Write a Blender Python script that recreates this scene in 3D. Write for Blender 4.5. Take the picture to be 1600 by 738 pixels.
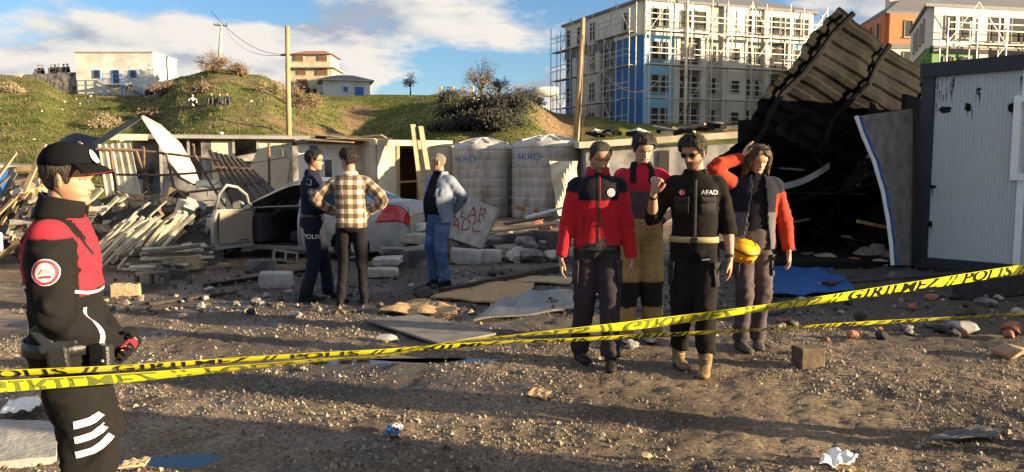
import bpy, bmesh, math, random
import numpy as np
from mathutils import Vector, Matrix, noise, Euler
from mathutils.bvhtree import BVHTree
R = math.radians
rnd = random.Random(7)
scene = bpy.context.scene
C = scene.collection
for o in list(bpy.data.objects): bpy.data.objects.remove(o)

# ------------------------------------------------------------------ camera
CAM_H, PITCH, FPX = 1.53, R(5.0), 1200.0
cam_d = bpy.data.cameras.new('camera'); cam = bpy.data.objects.new('camera', cam_d); C.objects.link(cam)
cam_d.sensor_fit = 'HORIZONTAL'; cam_d.sensor_width = 36.0; cam_d.lens = 36.0*FPX/1600.0
cam_d.clip_start = 0.05; cam_d.clip_end = 3000
cam.location = (0, 0, CAM_H); cam.rotation_euler = (math.pi/2-PITCH, 0, 0)
scene.camera = cam

# ------------------------------------------------------------------ light
SUN_AZ, SUN_EL = R(105.0), R(9.8)          # azimuth clockwise from +Y (the view direction)
to_sun = Vector((math.sin(SUN_AZ)*math.cos(SUN_EL), math.cos(SUN_AZ)*math.cos(SUN_EL), math.sin(SUN_EL)))
sd = bpy.data.lights.new('sun', 'SUN'); sun = bpy.data.objects.new('sun', sd); C.objects.link(sun)
sd.energy = 5.0; sd.angle = R(0.5); sd.color = (1.0, 0.77, 0.47)
sun.rotation_euler = to_sun.to_track_quat('Z', 'Y').to_euler(); sun.location = (30, -8, 20)

world = bpy.data.worlds.new('World'); scene.world = world; world.use_nodes = True
nt = world.node_tree; nt.nodes.clear()
def wn(t, **k):
    n = nt.nodes.new(t)
    for a, b in k.items(): setattr(n, a, b)
    return n
w_out = wn('ShaderNodeOutputWorld'); w_bg = wn('ShaderNodeBackground')
sky = wn('ShaderNodeTexSky', sky_type='NISHITA', sun_disc=False, sun_elevation=SUN_EL, sun_rotation=SUN_AZ,
         altitude=100, air_density=1.0, dust_density=0.15, ozone_density=2.5)
tc = wn('ShaderNodeTexCoord'); sep = wn('ShaderNodeSeparateXYZ'); nt.links.new(tc.outputs['Generated'], sep.inputs[0])
def wmath(op, a, b=None, clamp=False):
    n = wn('ShaderNodeMath', operation=op, use_clamp=clamp)
    for i, v in enumerate((a, b)):
        if v is None: continue
        if isinstance(v, (int, float)): n.inputs[i].default_value = v
        else: nt.links.new(v, n.inputs[i])
    return n.outputs[0]
# clouds: noise over the direction, flattened towards the horizon
zc = wmath('ADD', wmath('ABSOLUTE', sep.outputs[2]), 0.22)
comb = wn('ShaderNodeCombineXYZ')
nt.links.new(wmath('DIVIDE', sep.outputs[0], zc), comb.inputs[0]); nt.links.new(wmath('DIVIDE', sep.outputs[1], zc), comb.inputs[1])
nt.links.new(wmath('MULTIPLY', sep.outputs[2], 3.2), comb.inputs[2])
def wnoise(scale, detail, off, rough=0.55):
    mp = wn('ShaderNodeMapping'); mp.inputs['Location'].default_value = off
    nt.links.new(comb.outputs[0], mp.inputs[0])
    n = wn('ShaderNodeTexNoise'); n.inputs['Scale'].default_value = scale; n.inputs['Detail'].default_value = detail
    n.inputs['Roughness'].default_value = rough
    nt.links.new(mp.outputs[0], n.inputs['Vector']); return n.outputs[0]
def wramp(v, *stops):
    n = wn('ShaderNodeValToRGB'); e = n.color_ramp.elements
    while len(e) < len(stops): e.new(0.5)
    for el, (p, c) in zip(e, stops):
        el.position = p; el.color = (*c, 1) if len(c) == 3 else c
    nt.links.new(v, n.inputs[0]); return n.outputs[0]
CL_OFF = (5.1, -2.2, 0.9)
dens = wnoise(1.2, 10, CL_OFF, 0.52)
bank = wmath('MULTIPLY', wmath('SUBTRACT', 0.22, sep.outputs[2], True), 0.55)
mask = wramp(wmath('ADD', dens, bank), (0.495, (0, 0, 0)), (0.555, (1, 1, 1)))
lit = wnoise(1.2, 10, (CL_OFF[0]+0.07, CL_OFF[1]-0.01, CL_OFF[2]+0.09), 0.52)
shade = wmath('ADD', wmath('MULTIPLY', wmath('SUBTRACT', dens, lit), 5.5), 0.52, True)
ccol = wramp(shade, (0.15, (0.44, 0.50, 0.61)), (0.42, (0.78, 0.78, 0.78)), (0.68, (1.0, 0.95, 0.87)))
SKY_K = 0.05
skyc = wn('ShaderNodeMix', data_type='RGBA', blend_type='MULTIPLY'); skyc.inputs[0].default_value = 1.0
nt.links.new(sky.outputs[0], skyc.inputs[6]); skyc.inputs[7].default_value = (SKY_K*.88, SKY_K, SKY_K*1.14, 1)
CLOUD_K = 0.245
cs = wn('ShaderNodeMix', data_type='RGBA', blend_type='MULTIPLY'); cs.inputs[0].default_value = 1.0
nt.links.new(ccol, cs.inputs[6]); cs.inputs[7].default_value = (CLOUD_K, CLOUD_K, CLOUD_K, 1)
mx = wn('ShaderNodeMix', data_type='RGBA')
nt.links.new(mask, mx.inputs[0]); nt.links.new(skyc.outputs[2], mx.inputs[6]); nt.links.new(cs.outputs[2], mx.inputs[7])
nt.links.new(mx.outputs[2], w_bg.inputs[0]); w_bg.inputs[1].default_value = 1.0
nt.links.new(w_bg.outputs[0], w_out.inputs[0])

vs = scene.view_settings
vs.view_transform = 'Standard'; vs.look = 'None'; vs.gamma = 1.0; vs.use_curve_mapping = False
vs.exposure = 1.92

# ------------------------------------------------------------------ layout helpers (photograph pixels -> metres)
def ray(px, py):
    u, v = (px-800)/FPX, (369-py)/FPX
    return Vector((u, math.cos(PITCH)+v*math.sin(PITCH), -math.sin(PITCH)+v*math.cos(PITCH)))
def G(px, py, z=0.0):                     # point on the ground plane
    d = ray(px, py); t = (z-CAM_H)/d.z
    return Vector((d.x*t, d.y*t, z))
def D(px, py, Y):                         # point at depth Y
    d = ray(px, py); t = Y/d.y
    return Vector((d.x*t, Y, CAM_H+d.z*t))
# ------------------------------------------------------------------ materials
MATS = {}
def mat(name, col, rough=0.8, metal=0.0, var=0.0, vscale=6.0, col2=None, bump=0.0, bscale=40.0, attr=None, spec=None,
        stretch=(1,1,1), sheen=0.0, detail=5, alpha=None, trans=0.0, c2lo=0.42, c2hi=0.62):
    """procedural material: base colour, optional second colour spread by noise, value variation and fine bump"""
    if name in MATS: return MATS[name]
    m = bpy.data.materials.new(name); m.use_nodes = True; MATS[name] = m
    t = m.node_tree; b = t.nodes['Principled BSDF']; L = t.links.new
    b.inputs['Roughness'].default_value = rough; b.inputs['Metallic'].default_value = metal
    if spec is not None: b.inputs['Specular IOR Level'].default_value = spec
    if sheen: b.inputs['Sheen Weight'].default_value = sheen
    if trans: b.inputs['Transmission Weight'].default_value = trans
    if alpha is not None: b.inputs['Alpha'].default_value = alpha
    tcn = t.nodes.new('ShaderNodeTexCoord'); mp = t.nodes.new('ShaderNodeMapping'); mp.inputs['Scale'].default_value = stretch
    L(tcn.outputs['Object'], mp.inputs[0])
    src = None
    if attr:
        a = t.nodes.new('ShaderNodeAttribute'); a.attribute_name = attr; src = a.outputs['Color']
    else:
        r = t.nodes.new('ShaderNodeRGB'); r.outputs[0].default_value = (*col, 1); src = r.outputs[0]
    def nz(scale, d):
        n = t.nodes.new('ShaderNodeTexNoise'); n.inputs['Scale'].default_value = scale; n.inputs['Detail'].default_value = d
        L(mp.outputs[0], n.inputs['Vector']); return n.outputs[0]
    if col2 is not None:
        n = nz(vscale, detail); rp = t.nodes.new('ShaderNodeMapRange'); rp.inputs[1].default_value = c2lo; rp.inputs[2].default_value = c2hi
        L(n, rp.inputs[0]); mxx = t.nodes.new('ShaderNodeMix'); mxx.data_type = 'RGBA'
        L(rp.outputs[0], mxx.inputs[0]); L(src, mxx.inputs[6]); mxx.inputs[7].default_value = (*col2, 1); src = mxx.outputs[2]
    if var:
        n = nz(vscale*2.3, 6); rp = t.nodes.new('ShaderNodeMapRange'); rp.inputs[1].default_value = 0.3; rp.inputs[2].default_value = 0.7
        rp.inputs[3].default_value = 1-var; rp.inputs[4].default_value = 1+var
        L(n, rp.inputs[0]); h = t.nodes.new('ShaderNodeMix'); h.data_type = 'RGBA'; h.blend_type = 'MULTIPLY'; h.inputs[0].default_value = 1
        L(src, h.inputs[6]); L(rp.outputs[0], h.inputs[7]); src = h.outputs[2]
    L(src, b.inputs['Base Color'])
    if bump:
        n = nz(bscale, 6); bp = t.nodes.new('ShaderNodeBump'); bp.inputs['Strength'].default_value = bump; bp.inputs['Distance'].default_value = 0.02
        L(n, bp.inputs['Height']); L(bp.outputs[0], b.inputs['Normal'])
    return m
def M(n): return MATS[n]
mat('concrete', (0.33, 0.31, 0.28), 0.9, var=0.25, vscale=3, bump=0.4, bscale=30)
mat('concrete_sooty', (0.20, 0.19, 0.18), 0.9, var=0.3, vscale=3, col2=(0.05, 0.05, 0.05), bump=0.5, bscale=25)
mat('brick_red', (0.30, 0.12, 0.07), 0.9, var=0.3, vscale=6, bump=0.4)
mat('block_tan', (0.36, 0.26, 0.16), 0.9, var=0.25, vscale=6, bump=0.5, bscale=30)
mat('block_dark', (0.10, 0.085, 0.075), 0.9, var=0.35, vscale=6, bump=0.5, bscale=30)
mat('white_wall', (0.62, 0.63, 0.60), 0.8, var=0.08, vscale=0.6, col2=(0.50, 0.49, 0.43), bump=0.1)
mat('cream_wall', (0.58, 0.50, 0.36), 0.85, var=0.12, vscale=0.8, col2=(0.42, 0.35, 0.25), bump=0.1)
mat('panel_cream', (0.60, 0.54, 0.40), 0.6, var=0.12, vscale=1.5, col2=(0.42, 0.36, 0.25), bump=0.08)
mat('panel_white', (0.70, 0.69, 0.64), 0.6, var=0.06, vscale=1.0, col2=(0.55, 0.53, 0.46), bump=0.05)
mat('render_white', (0.62, 0.585, 0.52), 0.85, var=0.05, vscale=0.3)
mat('render_grey', (0.37, 0.345, 0.30), 0.85, var=0.08, vscale=0.3)
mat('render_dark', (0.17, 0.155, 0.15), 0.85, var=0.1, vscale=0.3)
mat('render_blue', (0.05, 0.17, 0.42), 0.85, var=0.08, vscale=0.3)
mat('render_lightblue', (0.24, 0.50, 0.70), 0.85, var=0.08, vscale=0.3)
mat('render_green', (0.10, 0.22, 0.06), 0.85, var=0.08, vscale=0.3)
mat('render_orange', (0.55, 0.17, 0.07), 0.85, var=0.08, vscale=0.3)
mat('glass_dark', (0.02, 0.025, 0.03), 0.08, spec=0.6)
mat('void_dark', (0.035, 0.032, 0.03), 0.9)
mat('roof_grey', (0.13, 0.13, 0.14), 0.7, var=0.15, vscale=1)
mat('roof_tile', (0.30, 0.13, 0.07), 0.85, var=0.2, vscale=2)
mat('steel', (0.42, 0.41, 0.39), 0.5, metal=0.6, var=0.2, vscale=1)
mat('scaffold', (0.46, 0.44, 0.40), 0.55, metal=0.3, var=0.25, vscale=0.8)
mat('plank', (0.34, 0.25, 0.15), 0.85, var=0.25, vscale=2)
mat('wood', (0.34, 0.23, 0.12), 0.85, var=0.3, vscale=5, stretch=(1, 1, 0.1), bump=0.3, bscale=25)
mat('wood_dark', (0.10, 0.07, 0.045), 0.9, var=0.4, vscale=5, bump=0.3, bscale=25)
mat('pole_concrete', (0.42, 0.40, 0.36), 0.9, var=0.1, vscale=1)
mat('blue_paint', (0.03, 0.12, 0.40), 0.6, var=0.15, vscale=2)
mat('rust', (0.16, 0.10, 0.07), 0.85, var=0.4, vscale=5, bump=0.3)
mat('burnt_metal', (0.007, 0.0065, 0.0065), 0.85, metal=0.0, spec=.1, var=0.6, vscale=1.6, col2=(0.0095, 0.0078, 0.0055), bump=0.4, bscale=12, c2lo=0.5, c2hi=0.72)
mat('soot', (0.012, 0.0115, 0.0115), 0.9, spec=.15, var=0.5, vscale=3, bump=0.5, bscale=15)
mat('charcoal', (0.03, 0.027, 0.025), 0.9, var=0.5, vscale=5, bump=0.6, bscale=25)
mat('black_frame', (0.012, 0.014, 0.02), 0.5, var=0.3, vscale=4)
mat('slat_cream', (0.46, 0.41, 0.31), 0.6, var=0.25, vscale=3, col2=(0.15, 0.12, 0.085), c2lo=0.5, c2hi=0.68)
mat('slat_dark', (0.10, 0.08, 0.06), 0.7, var=0.4, vscale=3)
mat('tarp_blue', (0.016, 0.085, 0.28), 0.45, var=0.3, vscale=4, bump=0.4, bscale=8)
mat('tarp_navy', (0.012, 0.016, 0.035), 0.6, var=0.3, vscale=3, bump=0.5, bscale=6)
mat('cloth_brown', (0.36, 0.23, 0.12), 0.95, var=0.25, vscale=6, bump=0.5, bscale=15)
mat('board_grey', (0.15, 0.14, 0.13), 0.8, var=0.35, vscale=3, bump=0.3)
mat('wet_board', (0.07, 0.065, 0.065), 0.3, var=0.4, vscale=3, bump=0.25, bscale=10)
mat('paper', (0.72, 0.70, 0.66), 0.8, var=0.1, vscale=8, bump=0.5, bscale=20)
mat('water', (0.02, 0.018, 0.015), 0.10, spec=0.5)
mat('tank', (0.42, 0.40, 0.37), 0.55, var=0.18, vscale=2.0, stretch=(1.6, 1.6, .5), col2=(0.20, 0.17, 0.14), bump=0.15, c2lo=0.48, c2hi=0.72)
mat('tank_logo', (0.03, 0.12, 0.36), 0.6)
mat('graffiti', (0.20, 0.025, 0.03), 0.8, col2=(.3, .27, .24), vscale=14, c2lo=.5, c2hi=.7)
mat('tape_yellow', (0.80, 0.74, 0.03), 0.35, var=0.06, vscale=10)
mat('tape_black', (0.012, 0.012, 0.012), 0.35)
mat('tape_olive', (0.20, 0.24, 0.035), 0.35)
mat('helmet_orange', (0.85, 0.36, 0.015), 0.35)
mat('white_plastic', (0.78, 0.78, 0.76), 0.45, var=0.05)
mat('black_rubber', (0.015, 0.015, 0.015), 0.75)
mat('bark', (0.10, 0.075, 0.05), 0.95, var=0.3, vscale=8, bump=0.5)
mat('leaf_dark', (0.014, 0.015, 0.010), 0.8, var=0.5, vscale=2)
mat('leaf_brown', (0.15, 0.10, 0.06), 0.85, var=0.4, vscale=2)
mat('leaf_dry', (0.22, 0.17, 0.10), 0.85, var=0.4, vscale=2)
mat('leaf_green', (0.07, 0.09, 0.025), 0.8, var=0.4, vscale=2)

# ------------------------------------------------------------------ mesh helpers
class MB:
    def __init__(s): s.v, s.f, s.m = [], [], []
    def add(s, vs, fs, mi=0):
        k = len(s.v); s.v += [tuple(p) for p in vs]; s.f += [tuple(i+k for i in f) for f in fs]; s.m += [mi]*len(fs); return s
    def box(s, c, size, rot=None, mi=0):
        hx, hy, hz = (q/2 for q in size); c = Vector(c)
        vs = [Vector((x, y, z)) for x in (-hx, hx) for y in (-hy, hy) for z in (-hz, hz)]
        if rot is not None:
            Rm = rot if isinstance(rot, Matrix) else Euler(rot).to_matrix()
            vs = [Rm @ v for v in vs]
        return s.add([c+v for v in vs], [(0,1,3,2), (4,6,7,5), (0,4,5,1), (2,3,7,6), (0,2,6,4), (1,5,7,3)], mi)
    def b2(s, lo, hi, mi=0):
        return s.box([(a+b)/2 for a, b in zip(lo, hi)], [abs(b-a) for a, b in zip(lo, hi)], None, mi)
    def beam(s, p0, p1, w, h, mi=0, up=(0, 0, 1)):
        p0, p1 = Vector(p0), Vector(p1); d = p1-p0; L = d.length
        if L < 1e-6: return s
        y = d/L; u = Vector(up)
        if abs(y.dot(u)) > 0.98: u = Vector((1, 0, 0))
        x = y.cross(u).normalized(); z = x.cross(y)
        Rm = Matrix((x, y, z)).transposed()
        return s.box((p0+p1)/2, (w, L, h), Rm, mi)
    def tube(s, pts, rad, n=8, mi=0, caps=True):
        pts = [Vector(p) for p in pts]; k = len(pts)
        if not hasattr(rad, '__len__'): rad = [rad]*k
        vs = []; ref = None
        for i, p in enumerate(pts):
            d = (pts[min(i+1, k-1)]-pts[max(i-1, 0)]).normalized()
            if ref is None:
                ref = Vector((1, 0, 0)) if abs(d.x) < 0.9 else Vector((0, 1, 0))
            x = (ref-d*ref.dot(d)).normalized(); ref = x; y = d.cross(x)
            r = rad[i]; rx, ry = (r if hasattr(r, '__len__') else (r, r))
            for j in range(n):
                a = 2*math.pi*j/n; vs.append(p+x*(rx*math.cos(a))+y*(ry*math.sin(a)))
        fs = [(i*n+j, i*n+(j+1) % n, (i+1)*n+(j+1) % n, (i+1)*n+j) for i in range(k-1) for j in range(n)]
        if caps: fs += [tuple(range(n-1, -1, -1)), tuple(range((k-1)*n, k*n))]
        return s.add(vs, fs, mi)
    def rings(s, rings, mi=0, caps=True):
        n = len(rings[0]); k = len(rings); vs = [p for r in rings for p in r]
        fs = [(i*n+j, i*n+(j+1) % n, (i+1)*n+(j+1) % n, (i+1)*n+j) for i in range(k-1) for j in range(n)]
        if caps: fs += [tuple(range(n-1, -1, -1)), tuple(range((k-1)*n, k*n))]
        return s.add(vs, fs, mi)
    def lathe(s, c, prof, n=24, mi=0):
        c = Vector(c)
        return s.rings([[c+Vector((r*math.cos(2*math.pi*j/n), r*math.sin(2*math.pi*j/n), z)) for j in range(n)] for r, z in prof], mi)
    def prism(s, poly, dirv, mi=0):
        dirv = Vector(dirv); a = [Vector(p) for p in poly]; n = len(a)
        return s.add(a+[p+dirv for p in a], [tuple(range(n-1, -1, -1)), tuple(range(n, 2*n))]+[(i, (i+1) % n, (i+1) % n+n, i+n) for i in range(n)], mi)
    def ell(s, c, r, nu=12, nv=8, mi=0, rot=None):
        c = Vector(c); rg = []
        for i in range(nv+1):
            th = math.pi*(0.02+0.96*i/nv); ring = []
            for j in range(nu):
                a = 2*math.pi*j/nu; p = Vector((r[0]*math.sin(th)*math.cos(a), r[1]*math.sin(th)*math.sin(a), -r[2]*math.cos(th)))
                if rot is not None: p = rot @ p
                ring.append(c+p)
            rg.append(ring)
        return s.rings(rg, mi)
    def grid(s, fn, nu, nv, mi=0):
        vs = [fn(i/nu, j/nv) for j in range(nv+1) for i in range(nu+1)]
        return s.add(vs, [(j*(nu+1)+i, j*(nu+1)+i+1, (j+1)*(nu+1)+i+1, (j+1)*(nu+1)+i) for j in range(nv) for i in range(nu)], mi)
    def mesh(s, name, mats, smooth=False):
        me = bpy.data.meshes.new(name); me.from_pydata(s.v, [], s.f)
        for m in (mats if isinstance(mats, (list, tuple)) else [mats]): me.materials.append(M(m) if isinstance(m, str) else m)
        if any(s.m): me.polygons.foreach_set('material_index', s.m)
        if smooth: me.polygons.foreach_set('use_smooth', [True]*len(me.polygons))
        me.update(); return me
    def build(s, name, mats, parent=None, smooth=False, loc=None, solid=0.0, bevel=0.0, weld=False):
        o = bpy.data.objects.new(name, s.mesh(name, mats, smooth)); C.objects.link(o)
        if parent is not None: o.parent = parent
        if loc is not None: o.location = loc
        if solid:
            q = o.modifiers.new('solid', 'SOLIDIFY'); q.thickness = solid; q.offset = 0
        if bevel:
            q = o.modifiers.new('bevel', 'BEVEL'); q.width = bevel; q.segments = 2; q.limit_method = 'ANGLE'
        return o
def tag(o, label=None, cat=None, group=None, kind=None):
    if label: o['label'] = label
    if cat: o['category'] = cat
    if group: o['group'] = group
    if kind: o['kind'] = kind
    return o
def empty(name, loc=(0, 0, 0), rz=0.0, label=None, cat=None, group=None):
    o = bpy.data.objects.new(name, None); C.objects.link(o); o.location = loc; o.rotation_euler = (0, 0, rz)
    o.empty_display_size = 0.2
    return tag(o, label, cat, group)
def inst(me, name, parent=None, loc=(0, 0, 0), rot=(0, 0, 0), scale=(1, 1, 1)):
    o = bpy.data.objects.new(name, me); C.objects.link(o); o.parent = parent
    o.location = loc; o.rotation_euler = rot; o.scale = scale; return o
def nz3(p, s=1.0, o=0.0): return noise.noise(Vector((p[0]*s+o, p[1]*s-o*0.7, p[2]*s+o*1.3)))
def text_mesh(s, size=1.0, bold=0.0):
    cu = bpy.data.curves.new('txt', 'FONT'); cu.body = s; cu.size = size; cu.resolution_u = 3; cu.offset = bold*size; cu.align_x = 'CENTER'; cu.align_y = 'CENTER'
    ob = bpy.data.objects.new('txt', cu); C.objects.link(ob)
    dg = bpy.context.evaluated_depsgraph_get(); me = bpy.data.meshes.new_from_object(ob.evaluated_get(dg))
    vs = [v.co.copy() for v in me.vertices]; fs = [tuple(p.vertices) for p in me.polygons]
    bpy.data.objects.remove(ob); bpy.data.curves.remove(cu); bpy.data.meshes.remove(me)
    return vs, fs
# ------------------------------------------------------------------ ground
def gz(x, y):
    return 0.022*nz3((x, y, 0), 0.9, 3.1)+0.012*nz3((x, y, 0), 3.7, 9.0)
def axis(segs):
    out = [segs[0][0]]
    for a, b, s in segs:
        n = max(1, int(round((b-a)/s))); out += [a+(b-a)*(i+1)/n for i in range(n)]
    return out
def sheet(name, xs, ys, zf, attrs=None):
    nx, ny = len(xs), len(ys)
    vs = [(x, y, zf(x, y)) for y in ys for x in xs]
    me = bpy.data.meshes.new(name)
    i = np.arange(nx-1); j = np.arange(ny-1); I, J = np.meshgrid(i, j)
    a = (J*nx+I).ravel(); fs = np.stack([a, a+1, a+nx+1, a+nx], 1)
    me.from_pydata(vs, [], fs.tolist()); me.polygons.foreach_set('use_smooth', [True]*len(me.polygons))
    for k, fn in (attrs or {}).items():
        at = me.attributes.new(k, 'FLOAT', 'POINT'); at.data.foreach_set('value', [fn(*v) for v in vs])
    o = bpy.data.objects.new(name, me); C.objects.link(o); return o
PUDDLES = [(G(280, 716), 0.20, 0.09), (G(590, 562), 0.55, 0.10), (G(700, 560), 0.40, 0.07), (G(25, 690), 0.45, 0.25)]
def near_z(x, y):
    z = gz(x, y)
    if abs(x) < 7 and 1.5 < y < 13:
        z += 0.016*nz3((x, y, 0), 6, 1.7)+0.014*max(0, nz3((x, y, 0.3), 17, 4.4))+0.009*nz3((x, y, 0.3), 33, 2.2)
        for c0 in (-1.0, 0.75): z -= 0.03*math.exp(-((y-4.6-.10*x+c0*.75+.15*math.sin(x*.9))/.16)**2)*(.5+.5*nz3((x, y, 0), .7, 6))
        for c, rx, ry in PUDDLES:
            q = ((x-c.x)/(rx*1.5))**2+((y-c.y)/(ry*1.5))**2
            if q < 1: z = z*(q)-0.028*(1-q)
    return z
def soot_mask(x, y, z):
    d = math.hypot((x-3.8)/4.4, (y-10.6)/4.0); e = math.hypot((x+0.6)/4.6, (y-9.6)/3.1)
    e2 = math.hypot((x+1.1)/1.7, (y-5.6)/0.75)
    v = max(1.25-d, 1.2-e, 0.95-e2)+0.35*nz3((x, y, 0), 1.3, 5)
    return max(0.0, min(1.0, v*1.6))
ground = sheet('ground', axis([(-300, -60, 30), (-60, -14, 2), (-14, -5, 0.3), (-5, 5.6, 0.033), (5.6, 16, 0.3), (16, 60, 2), (60, 300, 30)]),
               axis([(-60, -4, 4), (-4, 2.2, 0.4), (2.2, 8.2, 0.033), (8.2, 13, 0.07), (13, 36, 0.5)]), near_z, {'soot': soot_mask})
tag(ground, kind='structure')
def ground_material():
    m = bpy.data.materials.new('gravel_ground'); m.use_nodes = True; t = m.node_tree; L = t.links.new; b = t.nodes['Principled BSDF']
    tcn = t.nodes.new('ShaderNodeTexCoord')
    def nz(s, d=6, r=0.6):
        n = t.nodes.new('ShaderNodeTexNoise'); n.inputs['Scale'].default_value = s; n.inputs['Detail'].default_value = d; n.inputs['Roughness'].default_value = r
        L(tcn.outputs['Object'], n.inputs['Vector']); return n.outputs[0]
    def ramp(v, *st):
        n = t.nodes.new('ShaderNodeValToRGB'); e = n.color_ramp.elements
        while len(e) < len(st): e.new(0.5)
        for el, (p, c) in zip(e, st): el.position = p; el.color = (*c, 1)
        L(v, n.inputs[0]); return n.outputs[0]
    def mix(f, a, b_, bt='MIX'):
        n = t.nodes.new('ShaderNodeMix'); n.data_type = 'RGBA'; n.blend_type = bt
        if isinstance(f, float): n.inputs[0].default_value = f
        else: L(f, n.inputs[0])
        for s, i in ((a, 6), (b_, 7)):
            if isinstance(s, tuple): n.inputs[i].default_value = (*s, 1)
            else: L(s, n.inputs[i])
        return n.outputs[2]
    fine = ramp(nz(38, 8, 0.7), (0.30, (0.058, 0.046, 0.034)), (0.5, (0.185, 0.15, 0.108)), (0.72, (0.38, 0.32, 0.24)))
    big = ramp(nz(0.8, 4), (0.38, (0.36, 0.33, 0.31)), (0.60, (1.15, 1.06, 0.97)))
    base = mix(1.0, fine, big, 'MULTIPLY')
    vor = t.nodes.new('ShaderNodeTexVoronoi'); vor.inputs['Scale'].default_value = 55; L(tcn.outputs['Object'], vor.inputs['Vector'])
    peb = ramp(vor.outputs['Color'], (0.25, (0.5, 0.48, 0.46)), (0.8, (1.3, 1.2, 1.08)))
    base = mix(0.6, base, peb, 'MULTIPLY')
    at = t.nodes.new('ShaderNodeAttribute'); at.attribute_name = 'soot'
    base = mix(at.outputs['Fac'], base, mix(nz(14), (0.03, 0.026, 0.024), (0.085, 0.07, 0.058)))
    L(base, b.inputs['Base Color'])
    wet = ramp(nz(1.1, 5), (0.40, (0.28, 0.28, 0.28)), (0.52, (0.85, 0.85, 0.85)))
    L(wet, b.inputs['Roughness'])
    bp = t.nodes.new('ShaderNodeBump'); bp.inputs['Strength'].default_value = 0.9; bp.inputs['Distance'].default_value = 0.02
    L(nz(55, 8, 0.75), bp.inputs['Height']); L(bp.outputs[0], b.inputs['Normal'])
    return m
ground.data.materials.append(ground_material())
for c, rx, ry in PUDDLES:
    mb = MB(); n = 40
    mb.add([(c.x+rx*1.35*(1+0.25*math.sin(3*a+c.x))*math.cos(a), c.y+ry*1.35*(1+0.25*math.sin(2*a+1))*math.sin(a), -0.016) for a in [2*math.pi*i/n for i in range(n)]], [tuple(range(n))])
    tag(mb.build('puddle', 'water'), kind='structure')

# loose gravel: uncountable small stones
def stones(name, count, region, smin, smax, mats, seed, dens=None):
    r = random.Random(seed); mb = MB(); k = 0
    base = [Vector(v).normalized() for v in ((1,0,0),(-1,0,0),(0,1,0),(0,-1,0),(0,0,1),(0,0,-1))]
    F = [(0,2,4),(2,1,4),(1,3,4),(3,0,4),(2,0,5),(1,2,5),(3,1,5),(0,3,5)]
    while k < count:
        x, y = r.uniform(*region[0]), region[1][0]+(region[1][1]-region[1][0])*r.random()**1.5
        if dens and r.random() > dens(x, y): continue
        s = smin+(smax-smin)*r.random()**4
        e = Euler((r.uniform(0, 6), r.uniform(0, 6), r.uniform(0, 6))).to_matrix()
        vs = [e @ Vector((q.x*s*r.uniform(.7, 1.3), q.y*s*r.uniform(.6, 1.1), q.z*s*r.uniform(.5, .9))) for q in base]
        z = near_z(x, y)+s*0.25
        mb.add([(v.x+x, v.y+y, v.z+z) for v in vs], F, r.randrange(len(mats))); k += 1
    o = mb.build(name, mats); return tag(o, kind='stuff')
mat('stone_a', (0.21, 0.175, 0.13), 0.9, var=0.2); mat('stone_b', (0.115, 0.092, 0.068), 0.9, var=0.2); mat('stone_c', (0.28, 0.245, 0.19), 0.9, var=0.15); mat('stone_d', (0.06, 0.05, 0.045), 0.8)
def gdens(x, y): return max(0.08, min(1, 0.5+1.6*nz3((x, y, 0), 0.8, 11)))
def fine_gravel(count, seed):                        # half-buried chips, many and small, gathered in drifts
    r = random.Random(seed); V, F, MI = [], [], []; k = 0
    while k < count:
        x, y = r.uniform(-4.6, 5.2), 2.5+5.6*r.random()**1.6
        dn = nz3((x, y, 0), 0.8, 11)+.6*nz3((x, y, 0), 2.6, 3)
        if r.random() > max(.06, min(1, .45+1.5*dn)): continue
        q = r.random(); s_ = .0035+.0075*r.random()**2 if q < .93 else .010+.012*r.random()**2
        z = near_z(x, y)-s_*.2; a = r.uniform(0, 6.28); n = len(V); h = s_*r.uniform(.6, 1.5)
        for j in range(4):
            an = a+1.5708*j+r.uniform(-.4, .4); V.append((x+s_*r.uniform(.7, 1.4)*math.cos(an), y+s_*r.uniform(.7, 1.4)*math.sin(an), z))
        t = r.uniform(-.5, .5)*s_; V.append((x+t, y+r.uniform(-.5, .5)*s_, z+h)); V.append((x-t*.8, y+r.uniform(-.5, .5)*s_, z+h*r.uniform(.6, 1)))
        F += [(n, n+1, n+4), (n+1, n+2, n+4), (n+2, n+3, n+5), (n+3, n, n+5), (n, n+4, n+5), (n+2, n+5, n+4)]; m = r.choice((0, 1, 1, 0, 2, 3)) if q < .97 else 2; MI += [m]*6; k += 1
    me = bpy.data.meshes.new('gravel'); me.from_pydata(V, [], F); me.polygons.foreach_set('material_index', MI)
    for m in ('stone_a', 'stone_b', 'stone_c', 'stone_d'): me.materials.append(M(m))
    o = bpy.data.objects.new('gravel', me); C.objects.link(o); return tag(o, 'loose gravel stones strewn over the muddy yard', 'gravel', kind='stuff')
fine_gravel(85000, 3)
tag(stones('burnt_debris', 5000, ((-5.5, 8), (8.0, 14)), 0.006, 0.05, ['stone_d', 'stone_b', 'stone_d', 'stone_a'], 4), 'dark crumbs of burnt debris over the yard behind the group', 'debris')

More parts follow.
